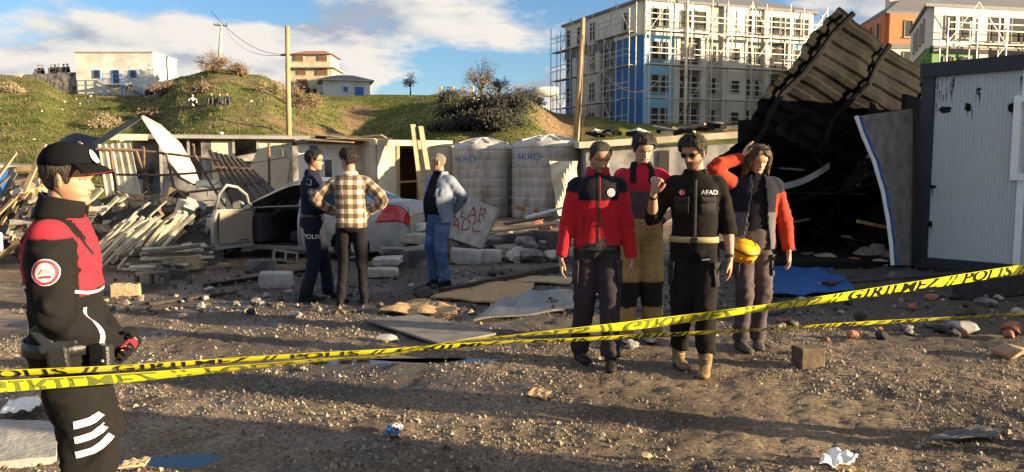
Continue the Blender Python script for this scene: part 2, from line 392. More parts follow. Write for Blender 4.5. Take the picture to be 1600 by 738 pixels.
# ------------------------------------------------------------------ hillside
SKY = [(-900, 112), (0, 118), (60, 122), (118, 148), (245, 151), (292, 121), (345, 109), (405, 119), (480, 146), (520, 151), (600, 149), (700, 150), (760, 160), (820, 165), (880, 178), (1000, 190), (1300, 195), (2600, 195)]
def lerp_tab(tab, x):
    for (a, va), (b, vb) in zip(tab, tab[1:]):
        if x <= b: 
            f = max(0.0, (x-a)/(b-a)); f = f*f*(3-2*f); return va+(vb-va)*f
    return tab[-1][1]
def hill_z(x, y):
    px = 800+1200*x/max(y, 1.0)
    zc = 1.53+(264-lerp_tab(SKY, px))/1200*75
    s = (y-33)/(75-33)
    if s <= 0: return -0.25
    if s < 1: z = zc*(s**0.85)
    else: z = 1.53+(zc-1.53)*min(y, 105)/75
    b = max(0.0, 1-((y-60)/17)**2)
    z += b*(-2.6*math.exp(-((px-585)/75)**2)+1.5*math.exp(-((px-815)/60)**2)-0.8*math.exp(-((px-890)/40)**2))
    z += max(0, min(1, s*3))*max(0.2, min(1, (78-y)/10))*(0.24*nz3((x, y, 0), 0.13, 2)+0.17*nz3((x, y, 0), 0.45, 5)+0.09*nz3((x, y, 0), 1.6, 8))
    return z-0.1
def dirt(x, y, z):
    px = 800+1200*x/y; v = 0.9*nz3((x, y, 0), 0.12, 31)+0.5*nz3((x, y, 0), 0.7, 12)-0.10
    v += 1.1*math.exp(-((px-535-(y-55)*1.5)/22)**2) if y < 74 else 0
    v += 0.9*math.exp(-((px-880)/45)**2)+0.7*math.exp(-((px-740)/35)**2)*(1 if y < 62 else 0)
    v += 0.8*math.exp(-((y-73.5)/0.9)**2)*(1 if px < 440 else 0)
    return max(0.0, min(1.0, v*1.5))
hill = sheet('hillside', axis([(-400, -100, 20), (-100, -62, 3), (-62, 14, 0.45), (14, 60, 2), (60, 400, 20)]),
             axis([(32, 80, 0.45), (80, 110, 2), (110, 500, 26)]), hill_z, {'dirt': dirt})
tag(hill, kind='structure')
def hill_material():
    m = bpy.data.materials.new('hill_grass'); m.use_nodes = True; t = m.node_tree; L = t.links.new; b = t.nodes['Principled BSDF']; b.inputs['Roughness'].default_value = 0.95
    b.inputs['Specular IOR Level'].default_value = 0.1
    tcn = t.nodes.new('ShaderNodeTexCoord')
    def nz(s, d=6):
        n = t.nodes.new('ShaderNodeTexNoise'); n.inputs['Scale'].default_value = s; n.inputs['Detail'].default_value = d; n.inputs['Roughness'].default_value = 0.65
        L(tcn.outputs['Object'], n.inputs['Vector']); return n.outputs[0]
    def ramp(v, *st):
        n = t.nodes.new('ShaderNodeValToRGB'); e = n.color_ramp.elements
        while len(e) < len(st): e.new(0.5)
        for el, (p, c) in zip(e, st): el.position = p; el.color = (*c, 1)
        L(v, n.inputs[0]); return n.outputs[0]
    g = ramp(nz(0.35, 8), (0.34, (0.055, 0.078, 0.017)), (0.5, (0.115, 0.125, 0.034)), (0.66, (0.20, 0.165, 0.072)))
    d = ramp(nz(1.2, 7), (0.3, (0.10, 0.065, 0.04)), (0.7, (0.27, 0.185, 0.11)))
    at = t.nodes.new('ShaderNodeAttribute'); at.attribute_name = 'dirt'
    mx_ = t.nodes.new('ShaderNodeMix'); mx_.data_type = 'RGBA'; L(at.outputs['Fac'], mx_.inputs[0]); L(g, mx_.inputs[6]); L(d, mx_.inputs[7])
    f = ramp(nz(5, 6), (0.3, (0.55, 0.55, 0.55)), (0.7, (1.35, 1.35, 1.35)))
    mm = t.nodes.new('ShaderNodeMix'); mm.data_type = 'RGBA'; mm.blend_type = 'MULTIPLY'; mm.inputs[0].default_value = 1
    L(mx_.outputs[2], mm.inputs[6]); L(f, mm.inputs[7]); L(mm.outputs[2], b.inputs['Base Color'])
    bp = t.nodes.new('ShaderNodeBump'); bp.inputs['Strength'].default_value = 0.8; bp.inputs['Distance'].default_value = 0.15
    L(nz(6, 6), bp.inputs['Height']); L(bp.outputs[0], b.inputs['Normal'])
    return m
hill.data.materials.append(hill_material())
# grass tufts and dry weeds as one uncountable mass
mat('grass_a', (0.05, 0.07, 0.014), 0.9, var=0.3, vscale=0.5); mat('grass_b', (0.085, 0.075, 0.025), 0.9, var=0.3, vscale=0.5); mat('grass_c', (0.14, 0.11, 0.055), 0.9, var=0.3, vscale=0.5)
def grass():
    r = random.Random(12); mb = MB()
    for _ in range(16000):
        y = 36+40*r.random(); px = r.uniform(-30, 900); x = (px-800)/1200*y
        if dirt(x, y, 0) > 0.6 and r.random() < 0.85: continue
        z = hill_z(x, y); h = r.uniform(0.05, 0.17)*(1.8 if r.random() < 0.06 else 1); mi = 2 if r.random() < 0.12 else (1 if r.random() < 0.4 else 0)
        for q in range(2):
            a = r.uniform(0, 6.28); w = r.uniform(0.03, 0.07); lx, ly = r.uniform(-.07, .07), r.uniform(-.07, .07)
            mb.add([(x-w*math.cos(a), y-w*math.sin(a), z-0.03), (x+w*math.cos(a), y+w*math.sin(a), z-0.03), (x+lx, y+ly, z+h)], [(0, 1, 2)], mi)
    return mb.build('hill_grass', ['grass_a', 'grass_b', 'grass_c'])
tag(grass(), 'rough green and yellow grass tufts over the hillside', 'grass', kind='stuff')
def litter():
    r = random.Random(5); mb = MB()
    for _ in range(40):
        y = r.uniform(42, 73); px = r.choice([r.uniform(0, 440), r.uniform(560, 880)]); x = (px-800)/1200*y; z = hill_z(x, y)+0.05; s = r.uniform(0.06, 0.28)
        mb.box((x, y, z), (s, s*.7, s*r.uniform(.2, .6)), (r.uniform(-.6, .6), r.uniform(-.6, .6), r.uniform(0, 3)), r.choice([0, 0, 0, 1]))
    return mb.build('litter', ['paper', 'tarp_blue'])
tag(litter(), 'scraps of pale litter scattered over the grassy hillside', 'litter', kind='stuff')

# ------------------------------------------------------------------ shrubs and trees
def shrub(name, loc, rx, rz, leafmat, n, seed, label, cat='shrub', group=None, trunk=0.0, leaf=0.13, fill=0.5):
    r = random.Random(seed); loc = Vector(loc); root = empty(name, loc, 0, label, cat, group)
    st = MB(); cr = MB(); base = Vector((0, 0, trunk))
    if trunk: st.tube([(0, 0, -0.1), (0.03*rx, 0, trunk*.5), (0, 0, trunk)], [0.09*rx, 0.07*rx, 0.05*rx], 7)
    lobes = []
    for i in range(11):
        a = r.uniform(0, 6.28); q = r.uniform(0.15, 0.85); e = Vector((rx*q*math.cos(a), rx*q*math.sin(a), trunk+rz*r.uniform(0.25, 1.0)*(1.15-0.5*q)))
        mid = base+(e-base)*0.5+Vector((r.uniform(-.1, .1)*rx, r.uniform(-.1, .1)*rx, 0.05))
        st.tube([base+Vector((0, 0, -0.1)), mid, e], [0.035*rx, 0.022*rx, 0.008*rx], 5)
        for _ in range(4):
            t = e+Vector((r.gauss(0, .3)*rx, r.gauss(0, .3)*rx, r.uniform(0, .3)*rz)); st.tube([mid, (mid+t)/2+Vector((0, 0, .06*rz)), t], [0.012*rx, 0.009*rx, 0.004*rx], 4)
        lobes.append((e, r.uniform(.22, .42)))
    for _ in range(n):
        e, w = r.choice(lobes); p = e+Vector((r.gauss(0, 1)*w*rx*fill, r.gauss(0, 1)*w*rx*fill, r.gauss(0, 1)*w*rz*fill))
        if p.z < 0.02: p.z = 0.02+r.random()*0.2
        d = Vector((r.gauss(0, 1), r.gauss(0, 1), r.gauss(0, 1))).normalized(); u = d.orthogonal().normalized(); s = leaf*r.uniform(.5, 1.2)
        cr.add([p-u*s*.4, p+u*s*.4, p+d*s], [(0, 1, 2)])
    st.build('trunk', 'bark', root); cr.build('crown', leafmat, root)
    return root
def hp(px, Y): x = (px-800)/1200*Y; return Vector((x, Y, hill_z(x, Y)))
SH = [('leaf_brown', 'brown leafless shrub'), ('leaf_dry', 'dry straw-coloured shrub'), ('leaf_dark', 'dark evergreen bush')]
for i, (px, Y, rx, rz, k, n, lab) in enumerate([
    (345, 73, 1.9, 1.5, 0, 2600, 'wide brown leafless shrub on top of the mound below the concrete pole'),
    (385, 72, 1.5, 1.1, 0, 1800, 'brown shrub on the mound slope beside the wide one'),
    (262, 69, 1.5, 1.3, 0, 1700, 'grey-brown shrub at the corner of the pale pump house'),
    (318, 60, 1.3, 0.8, 0, 1300, 'low round brown shrub alone in the grass under the mound'),
    (470, 62, 1.9, 1.5, 0, 2400, 'bushy brown shrub behind the tall wooden pole'),
    (432, 64, 1.5, 0.9, 1, 1300, 'dry low shrub left of the tall wooden pole'),
    (170, 52, 1.2, 0.8, 1, 1100, 'dry shrub in the grass above the twisted roof sheet'),
    (240, 55, 1.0, 0.8, 0, 900, 'small brown shrub above the twisted roof sheet peak'),
    (728, 56, 1.9, 1.2, 2, 3600, 'dark bush at the left end of the dark thicket'),
    (760, 55, 2.2, 1.5, 2, 4600, 'largest dark bush of the thicket on the bank'),
    (792, 54, 1.8, 1.2, 2, 3400, 'dark bush at the low end of the thicket'),
    (745, 51, 1.7, 1.0, 2, 2800, 'dark bush on the bank below the largest one'),
    (776, 49.5, 1.7, 1.0, 2, 2800, 'dark bush on the bank low above the water tanks'),
    (708, 52, 1.4, .8, 2, 1900, 'low dark bush on the shaded bank'),
    (700, 70, 1.2, 0.9, 2, 1200, 'small dark bush under the far grey roof'),
    (815, 72, 1.4, 1.2, 1, 1300, 'straw-coloured shrub right of the dark thicket'),
    (838, 74, 1.0, 0.9, 0, 900, 'small brown shrub near the far white tank'),
    (610, 58, 1.0, 0.6, 1, 800, 'low dry weeds on the green bank above the cabins'),
    (20, 62, 1.3, 0.8, 1, 1100, 'dry shrub at the foot of the retaining wall slope')]):
    shrub('shrub', hp(px, Y)-Vector((0, 0, .1)), rx, rz, SH[k][0], n, 100+i, lab, 'shrub', 'shrubs on the hillside', leaf=.2 if k == 2 else .13, fill=.75 if k == 2 else .5)
for i, (px, Y, rx, rz, tr, k, n, lab) in enumerate([
    (643, 84, 1.1, 1.1, 1.0, 0, 500, 'small bare round-topped tree alone on the skyline'),
    (752, 76, 2.0, 2.3, 1.2, 0, 1500, 'brown bare tree rising out of the dark thicket'),
    (780, 78, 1.4, 1.5, 1.2, 2, 900, 'dark small tree behind the thicket'),
    (488, 104, 1.6, 1.4, 1.4, 0, 700, 'bare tree top behind the small white and blue house')]):
    shrub('tree', hp(px, Y)-Vector((0, 0, .1)), rx, rz, SH[k][0], n, 300+i, lab, 'tree', 'trees on the skyline', trunk=tr, leaf=0.14)
# ------------------------------------------------------------------ pump house, retaining wall, hill houses
def quadbox(mb, p, ux, uy, lo, hi, mi=0):      # box in a local frame: p origin, ux/uy horizontal unit axes, lo/hi (x,y,z)
    vs = []
    for x in (lo[0], hi[0]):
        for y in (lo[1], hi[1]):
            for z in (lo[2], hi[2]): vs.append(p+ux*x+uy*y+Vector((0, 0, z)))
    return mb.add(vs, [(0,1,3,2), (4,6,7,5), (0,4,5,1), (2,3,7,6), (0,2,6,4), (1,5,7,3)], mi)
X, Yv = Vector((1, 0, 0)), Vector((0, 1, 0))
p0 = D(121, 150, 75); zb = p0.z
ph = empty('pump_house', (0, 0, 0), 0, 'pale windowed pump house block on the hill with outside stairs', 'building')
W = 7.55; Hh = 4.1
mb = MB(); mb.prism([p0+Vector((0, 0, -1.2)), p0+Vector((W, 0, -1.2)), p0+Vector((W-.15, 0, Hh)), p0+Vector((-.05, 0, Hh))], (0.3, 4.5, -.15)); mb.build('wall', 'white_wall', ph)
mb = MB(); mb.prism([p0+Vector((-.12, -.1, Hh)), p0+Vector((W-.05, -.1, Hh)), p0+Vector((W+.25, 4.6, Hh-.15)), p0+Vector((.18, 4.6, Hh-.15))], (0, 0, .12)); mb.build('roof', 'pole_concrete', ph)
def wall_px(px, py, Y): return D(px, py, Y)
def winpart(parent, a, b, Y, matn='blue_paint', pane='glass_dark', name='window', d=0.08):
    A, B = D(*a, Y), D(*b, Y)
    f = MB().b2((A.x-.08, Y-d, B.z-.08), (B.x+.08, Y+.05, A.z+.08)).build(name, matn, parent)
    MB().b2((A.x, Y-d-.02, B.z), (B.x, Y+.05, A.z)).build('pane', pane, f); return f
winpart(ph, (148.5, 111), (156, 121), 75); winpart(ph, (205, 111), (213, 120), 75)
dd = winpart(ph, (178, 111), (186, 130), 75, name='door')
st = empty('stairs', (0, 0, 0)); st.parent = ph
a, b = D(161, 131.5, 74.2), D(190, 131.5, 74.2); e = D(222, 150, 74.2)
mb = MB().b2((a.x, 74.1, a.z-.08), (b.x, 75, a.z)); mb.build('landing', 'steel', st)
for i in range(9):
    q = b+(e-b)*(i+.5)/9; MB().box(q+Vector((0, .4, 0)), (.32, .8, .05)).build('step', 'steel', st)
for yy in (74.1,):
    mb = MB(); mb.beam(b, e, .06, .14)
    for k in (0.5, 0.95):
        mb.beam(a+Vector((0, 0, k)), b+Vector((0, 0, k)), .05, .05); mb.beam(b+Vector((0, 0, k)), e+Vector((0, 0, k)), .05, .05)
    for q in (a, (a+b)/2, b, (b+e)/2, e): mb.beam(q-Vector((0, 0, .3 if q.z > zb+.5 else 0)), q+Vector((0, 0, .97)), .05, .05)
    mb.beam(a, a-Vector((0, 0, 1.2)), .07, .07); mb.beam(b, b-Vector((0, 0, 1.2)), .07, .07)
    mb.build('railing', 'blue_paint', st)
rw = MB(); wa, wb = D(36, 117, 75.2), D(119, 113, 75.2); wl, wr = D(36, 149, 75.2), D(122, 152, 75.2)
rw.prism([wl-Vector((0, 0, 1)), wr-Vector((0, 0, 1)), wb, wa], (0, 4.5, 0)); rwo = rw.build('retaining_wall', 'concrete_sooty')
tag(rwo, 'dark stained concrete retaining wall beside the pump house', 'wall')
MB().b2((wl.x-.6, 75.0, wl.z-1.2), (wl.x, 79, wa.z+.05)).build('wall_end', 'cream_wall', rwo)

def house(name, label, px0, px1, Y, ytop, ybase, wallm, rot, depth, roofm, roofh, over=0.35):
    A, B = D(px0, ybase, Y), D(px1, ybase, Y); w = (B.x-A.x); h = D(px0, ytop, Y).z-A.z
    root = empty(name, ((A.x+B.x)/2, Y, A.z), rot, label, 'house')
    MB().b2((-w/2, 0, -1.2), (w/2, depth, h)).build('wall', wallm, root)
    r = MB(); o = over; rh = roofh
    r.add([(-w/2-o, -o, h), (w/2+o, -o, h), (w/2+o, depth+o, h), (-w/2-o, depth+o, h), (-w/2+w*.32, depth*.5, h+rh), (w/2-w*.32, depth*.5, h+rh)],
          [(0, 1, 5, 4), (1, 2, 5), (2, 3, 4, 5), (3, 0, 4), (3, 2, 1, 0)])
    r.build('roof', roofm, root)
    MB().b2((-w/2-o, -o, h-.12), (w/2+o, depth+o, h-.004)).build('eave', 'pole_concrete', root)
    return root, w, h
def hwin(root, x0, x1, z0, z1, frame, pane, name='window', side=None, dep=0):
    if side is None:
        f = MB().b2((x0-.06, -.06, z0-.06), (x1+.06, .02, z1+.06)).build(name, frame, root); MB().b2((x0, -.085, z0), (x1, .02, z1)).build('pane', pane, f)
    else:
        f = MB().b2((side-.06, x0-.06, z0-.06), (side+.02, x1+.06, z1+.06)).build(name, frame, root); MB().b2((side-.085, x0, z0), (side+.02, x1, z1)).build('pane', pane, f)
th, w, h = house('transformer_house', 'two-tiered cream house with brown shutters and tiled roof on the hill', 453, 519, 95, 105, 150, 'cream_wall', 0, 5.0, 'roof_grey', 0.05, 0.5)
mat('shutter_brown', (0.20, 0.09, 0.045), 0.8, var=0.2)
uw = w*0.93
MB().b2((-uw/2, .3, h+.06), (uw/2, 4.7, h+1.55)).build('upper_wall', 'cream_wall', th)
r = MB(); hh = h+1.55
r.add([(-uw/2-.35, -.05, hh), (uw/2+.35, -.05, hh), (uw/2+.35, 5.05, hh), (-uw/2-.35, 5.05, hh), (-uw/2+1.2, 2.5, hh+.75), (uw/2-1.2, 2.5, hh+.75)], [(0, 1, 5, 4), (1, 2, 5), (2, 3, 4, 5), (3, 0, 4), (3, 2, 1, 0)])
r.build('tile_roof', 'roof_tile', th)
for x0, x1, z0, z1 in ((-1.55, -.55, 2.55, 3.15), (.75, 2.1, 2.5, 3.15), (-1.45, -.4, 0.1, 2.0)): hwin(th, x0, x1, z0, z1, 'cream_wall', 'shutter_brown')
for x0, x1 in ((-1.9, -.9), (1.0, 2.0)):
    f = MB().b2((x0-.06, .22, h+.75), (x1+.06, .32, h+1.4)).build('window', 'cream_wall', th); MB().b2((x0, .19, h+.8), (x1, .32, h+1.35)).build('pane', 'shutter_brown', f)
bh, w, h = house('small_house', 'small white house with blue shutters and grey hip roof on the hill', 506, 578, 86, 125, 162, 'white_wall', R(16), 4.2, 'roof_grey', 0.75, 0.45)
hwin(bh, .9, 1.85, .75, 1.85, 'white_wall', 'blue_paint'); hwin(bh, -.35, .1, 1.3, 1.85, 'white_wall', 'blue_paint')
hwin(bh, .7, 1.5, .8, 1.9, 'white_wall', 'blue_paint', side=-w/2); hwin(bh, 2.6, 3.4, -.4, 1.5, 'white_wall', 'blue_paint', name='door', side=-w/2)
# far roofs behind the thicket
fr, w, h = house('far_house', 'far grey-roofed house with chimneys behind the dark thicket', 672, 742, 112, 150, 172, 'white_wall', R(-8), 6, 'roof_grey', 1.1, 0.5)
for x in (-2.4, -.6, 1.0, 2.3): MB().b2((x-.25, 2.6, h+.6), (x+.25, 3.2, h+1.6)).build('chimney', 'cream_wall', fr)
A = D(838, 151, 120); ft = empty('storage_tank', A, R(90), 'long white cylindrical tank lying on the far ridge', 'tank')
mb = MB(); mb.tube([(0, -3.4, .7), (0, -3.1, .7), (0, .2, .7), (0, .5, .7)], [.55, .8, .8, .55], 20); mb.build('shell', 'panel_white', ft, smooth=True)
for yy in (-2.6, -.4): MB().b2((-.6, yy-.15, -2), (.6, yy+.15, .1)).build('saddle', 'concrete', ft)

# ------------------------------------------------------------------ poles
def pole(name, label, pts, rad, m): 
    mb = MB(); mb.tube(pts, rad, 10); o = mb.build(name, m, smooth=True); return tag(o, label, 'pole')
b = hp(349, 76); t = D(346, 40, 76)
cp = pole('utility_pole', 'slim concrete utility pole with cross arm on the mound', [b, (b+t)/2, t], [.19, .16, .12], 'pole_concrete')
mb = MB(); mb.beam(t+Vector((-.75, 0, .05)), t+Vector((.55, 0, -.05)), .1, .12)
for dx in (-.7, -.35, .5): mb.tube([t+Vector((dx, 0, .05)), t+Vector((dx, 0, .3))], [.06, .04], 6)
mb.build('cross_arm', 'wood_dark', cp)
b = G(451, 330); b = Vector((D(451, 222, 33).x, 33, 0)); t = D(448.5, 41, 33)
wp = pole('utility_pole', 'tall straight wooden pole behind the wrecked cabins', [b-Vector((0, 0, .2)), (b+t)/2, t], [.13, .115, .09], 'wood')
MB().beam(t+Vector((-.3, 0, -1.2)), t+Vector((.1, 0, -1.2)), .06, .08).build('bracket', 'wood_dark', wp)
b = D(894, 218, 42); b.z = 0; t = D(911, 28, 42)
lp = pole('utility_pole', 'leaning weathered wooden pole wound with cables before the apartment block', [b, (b*.5+t*.5)+Vector((.05, 0, 0)), t], [.19, .17, .12], 'wood')
for k in range(3):
    mb = MB(); mb.tube([t+Vector((.1+.05*k, -.15, -.9-.2*k)), t+Vector((.28+.06*k, -.15, -2.2)), t+Vector((-.1+.12*k, -.2, -4.8)), b+Vector((.3-.1*k, -.25, .2))], .018, 4); mb.build('cable', 'black_rubber', lp)
def wire(name, label, a, b, sag, r=.011):
    mb = MB(); a, b = Vector(a), Vector(b)
    mb.tube([a+(b-a)*i/14-Vector((0, 0, sag*4*(i/14)*(1-i/14))) for i in range(15)], r, 4); return tag(mb.build(name, 'black_rubber'), label, 'cable')
wire('cable', 'black cable sagging from the leaning pole across the scaffolding', t+Vector((0, 0, -1.5)), D(1036, 118, 60), 1.8, .03)
wire('cable', 'thin overhead wire running from the tall wooden pole', D(449, 84, 33), D(330, 18, 30), .5)
wire('cable', 'thin overhead wire running to the concrete pole cross arm', D(352, 45, 76), D(446, 86, 33.2), .8, .012)

# ------------------------------------------------------------------ apartment blocks
def window_mesh(w, h, frame, pane, bars=1):
    mb = MB(); t = 0.06
    mb.b2((-w/2, -.07, 0), (-w/2+t, .0, h), 0); mb.b2((w/2-t, -.10, 0), (w/2, 0, h), 0); mb.b2((-w/2+t, -.10, h-t), (w/2-t, 0, h), 0); mb.b2((-w/2-.05, -.14, -.06), (w/2+.05, 0, t), 0)
    if 0: mb.b2((-.03, -.09, t), (.03, 0, h-t), 0)
    f = mb.mesh('window', frame); p = MB().b2((-w/2+t, -.05, t), (w/2-t, .0, h-t)).mesh('pane', pane)
    return f, p
WM = {}
def put_window(root, p, ang, w, h, frame='render_grey', pane='void_dark'):
    k = (round(w, 2), round(h, 2), frame, pane)
    if k not in WM: WM[k] = window_mesh(w, h, frame, pane)
    f = inst(WM[k][0], 'window', root, p, (0, 0, ang)); inst(WM[k][1], 'pane', f); return f
def facade(root, o, u, L_, z0, floors, fh, panels, wins, nrm):
    """panels: (s0, s1, f0, f1, material, proud); wins: (s, width, height, sill, floors)"""
    ang = math.atan2(u.y, u.x)
    if nrm.dot(Vector((u.y, -u.x, 0))) < 0: ang += math.pi
    for s0, s1, f0, f1, m, pr in panels:
        mb = MB(); a = o+u*s0; lo = z0+f0*fh; hi = z0+f1*fh
        quadbox(mb, Vector((a.x, a.y, 0)), u, nrm, (0, -0.2, lo), (s1-s0, pr, hi)); mb.build('wall_panel', m, root)
    for s, w, h, sill, fl, pr in wins:
        for f in fl:
            q = o+u*s+nrm*(pr+.003); put_window(root, (q.x, q.y, z0+f*fh+sill), ang, w, h)
def hip(root, pts, z, over, rise, m):
    c = sum(pts, Vector())/4; e = [Vector((p.x+(p-c).x*over, p.y+(p-c).y*over, z)) for p in pts]; r_ = [c+(p-c)*.35+Vector((0, 0, 0)) for p in pts]
    mb = MB(); mb.add(e+[Vector((q.x, q.y, z+rise)) for q in r_]+[Vector((p.x, p.y, z-.25)) for p in e], [(0,1,5,4), (1,2,6,5), (2,3,7,6), (3,0,4,7), (4,5,6,7), (8,9,1,0), (9,10,2,1), (10,11,3,2), (11,8,0,3), (11,10,9,8)])
    return mb.build('roof', m, root)
cor = D(1006, 2, 73); EZ = cor.z                       # eave corner
cor2 = Vector((cor.x, cor.y, 0)); uR = Vector((math.cos(R(19)), math.sin(R(19)), 0)); uL = Vector((-math.sin(R(25)), math.cos(R(25)), 0))
nR = Vector((uR.y, -uR.x, 0)); nL = Vector((-uL.y, uL.x, 0)); 
if nL.x > 0: nL = -nL
ap = empty('apartment_block', (0, 0, 0), 0, 'unfinished apartment block with blue corner wrapped in scaffolding', 'building')
LR, LL, FH = 19.0, 14.5, 3.05; Z0 = EZ-5*FH
mb = MB(); ins = 0.02
pts = [cor2, cor2+uR*LR, cor2+uR*LR+uL*LL, cor2+uL*LL]
mb.prism([Vector((p.x, p.y, -1)) for p in pts], (0, 0, EZ+1-.02)); mb.build('core_wall', 'render_grey', ap)
hip(ap, pts, EZ+.25, .06, 2.2, 'roof_grey')
for q in (.3, .62, .8):
    c = cor2+uR*LR*q+uL*LL*.5; MB().box((c.x, c.y, EZ+2.3), (.9, .9, 1.4)).build('chimney', 'render_grey', ap)
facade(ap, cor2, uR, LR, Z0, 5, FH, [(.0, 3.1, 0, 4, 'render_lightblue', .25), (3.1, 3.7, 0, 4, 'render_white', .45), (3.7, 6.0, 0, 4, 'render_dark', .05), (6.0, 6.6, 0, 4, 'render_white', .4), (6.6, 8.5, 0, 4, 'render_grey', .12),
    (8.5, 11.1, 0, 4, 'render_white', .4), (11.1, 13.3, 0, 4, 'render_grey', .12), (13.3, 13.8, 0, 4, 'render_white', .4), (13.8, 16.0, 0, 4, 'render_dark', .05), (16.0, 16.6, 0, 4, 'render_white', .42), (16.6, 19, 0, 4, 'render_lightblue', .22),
    (0, 7.0, 4, 5, 'render_white', .3), (7.0, 8.5, 4, 5, 'render_grey', .1), (8.5, 11.1, 4, 5, 'render_white', .42), (11.1, 13.2, 4, 5, 'render_white', .12), (13.2, 19, 4, 5, 'render_white', .32)],
    [(1.1, .8, 1.7, .75, range(0, 5), .3), (2.1, .8, 1.7, .75, range(0, 5), .3), (4.4, 1.1, 2.2, .3, range(0, 4), .06), (5.4, .9, 2.2, .3, range(0, 4), .06), (4.3, 1.2, 1.7, .75, (4,), .3), (5.9, 1.2, 1.7, .75, (4,), .3), (7.5, .7, 1.6, .8, range(0, 4), .12),
     (9.8, 1.1, 1.2, 1.0, range(0, 4), .4), (11.6, .6, 1.7, .75, range(0, 5), .13), (12.6, .6, 1.7, .75, range(0, 5), .13), (14.4, 1.0, 2.2, .3, range(0, 4), .06), (15.4, 1.0, 2.2, .3, range(0, 4), .06), (14.4, 1.1, 1.7, .75, (4,), .32), (15.7, 1.1, 1.7, .75, (4,), .32), (17.1, .7, 1.7, .75, range(0, 5), .32), (18.1, .8, 1.7, .75, range(0, 5), .32)], nR)
for s0, s1 in ((3.75, 5.95), (13.85, 15.95)):                       # balcony slabs and rails
    for f in range(0, 4):
        mb = MB(); quadbox(mb, cor2+uR*s0, uR, nR, (0, .05, Z0+f*FH-.1), (s1-s0, .95, Z0+f*FH+.08)); bo = mb.build('balcony', 'render_white', ap)
        mb = MB()
        for z in (.35, .65, .95): quadbox(mb, cor2+uR*s0, uR, nR, (0, .88, Z0+f*FH+z), (s1-s0, .93, Z0+f*FH+z+.05))
        mb.build('railing', 'steel', bo)
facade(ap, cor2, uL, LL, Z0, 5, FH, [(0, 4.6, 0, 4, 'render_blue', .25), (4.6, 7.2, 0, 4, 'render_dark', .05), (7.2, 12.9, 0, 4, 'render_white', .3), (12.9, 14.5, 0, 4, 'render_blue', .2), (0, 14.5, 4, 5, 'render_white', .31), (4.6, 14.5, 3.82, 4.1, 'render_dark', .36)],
    [(5.3, .8, 1.8, .7, range(0, 5), .06), (6.5, .8, 1.8, .7, range(0, 4), .06), (8.6, 1.0, 1.8, .7, range(0, 5), .32), (11.2, 1.0, 1.8, .7, range(0, 5), .32), (13.6, .8, 1.8, .7, range(0, 5), .32), (2.6, .9, 1.7, .7, (4,), .32)], nL)
# scaffolding round both faces
sc = empty('scaffolding', (0, 0, 0), 0, 'pale tubular scaffolding wrapped round the apartment block', 'scaffolding')
def seg_mesh(L_, r=.05): return MB().tube([(0, 0, 0), (0, 0, L_)], r, 5).mesh('tube', 'scaffold')
def place_tube(name, a, b, r=.04):
    d = b-a; me = seg_mesh(d.length, r); o = inst(me, name, sc, a, d.to_track_quat('Z', 'Y').to_euler()); return o
def scaffold(o, u, n, L_, step, ztop):
    k = int(L_/step); zs = [Z0+FH*f+.15 for f in range(0, 6)]
    for row, off in enumerate((1.0, 1.75)):
        for i in range(k+1):
            q = o+u*(i*step)+n*off; place_tube('standard', Vector((q.x, q.y, 1.0)), Vector((q.x, q.y, ztop-.5 if (i+row) % 2 else ztop+.1)), .055)
        for z in zs[:5]:
            for dz in ((0, 1.0, 1.5) if row else (0,)):
                a_ = o+n*off; b_ = o+u*(k*step)+n*off; place_tube('ledger', Vector((a_.x, a_.y, z+dz)), Vector((b_.x, b_.y, z+dz)), .048)
    for i in range(k):
        for f in range(5):
            if (i*3+f) % 4 == 0 or i % 4 == 1:
                a_ = o+u*(i*step)+n*1.75; b_ = o+u*((i+1)*step)+n*1.75; fl = (i+f) % 2
                place_tube('brace', Vector((a_.x, a_.y, zs[f]+(FH if fl else 0))), Vector((b_.x, b_.y, zs[f]+(0 if fl else FH))), .034)
    for z in zs[:5]:
        for i in range(k):
            if (i*7+int(z)) % 5 == 0: continue
            mb = MB(); quadbox(mb, o+u*(i*step+.03), u, n, (0, 1.05, z-.02), (step-.06, 1.7, z+.05)); mb.build('plank', 'plank', sc)
scaffold(cor2-uR*.3, uR, nR, 20, 2.2, EZ+.3); scaffold(cor2-uL*.3, uL, nL, 15.5, 2.2, EZ-.3)
q = cor2+uR*3.4+nR*2.0; 
mb = MB(); mb.tube([(q.x, q.y, 1), (q.x, q.y, EZ-.2)], .16, 8); tag(mb.build('debris_chute', 'panel_cream', smooth=True), 'pale vertical pipe standing against the lit face of the scaffolding', 'pipe')

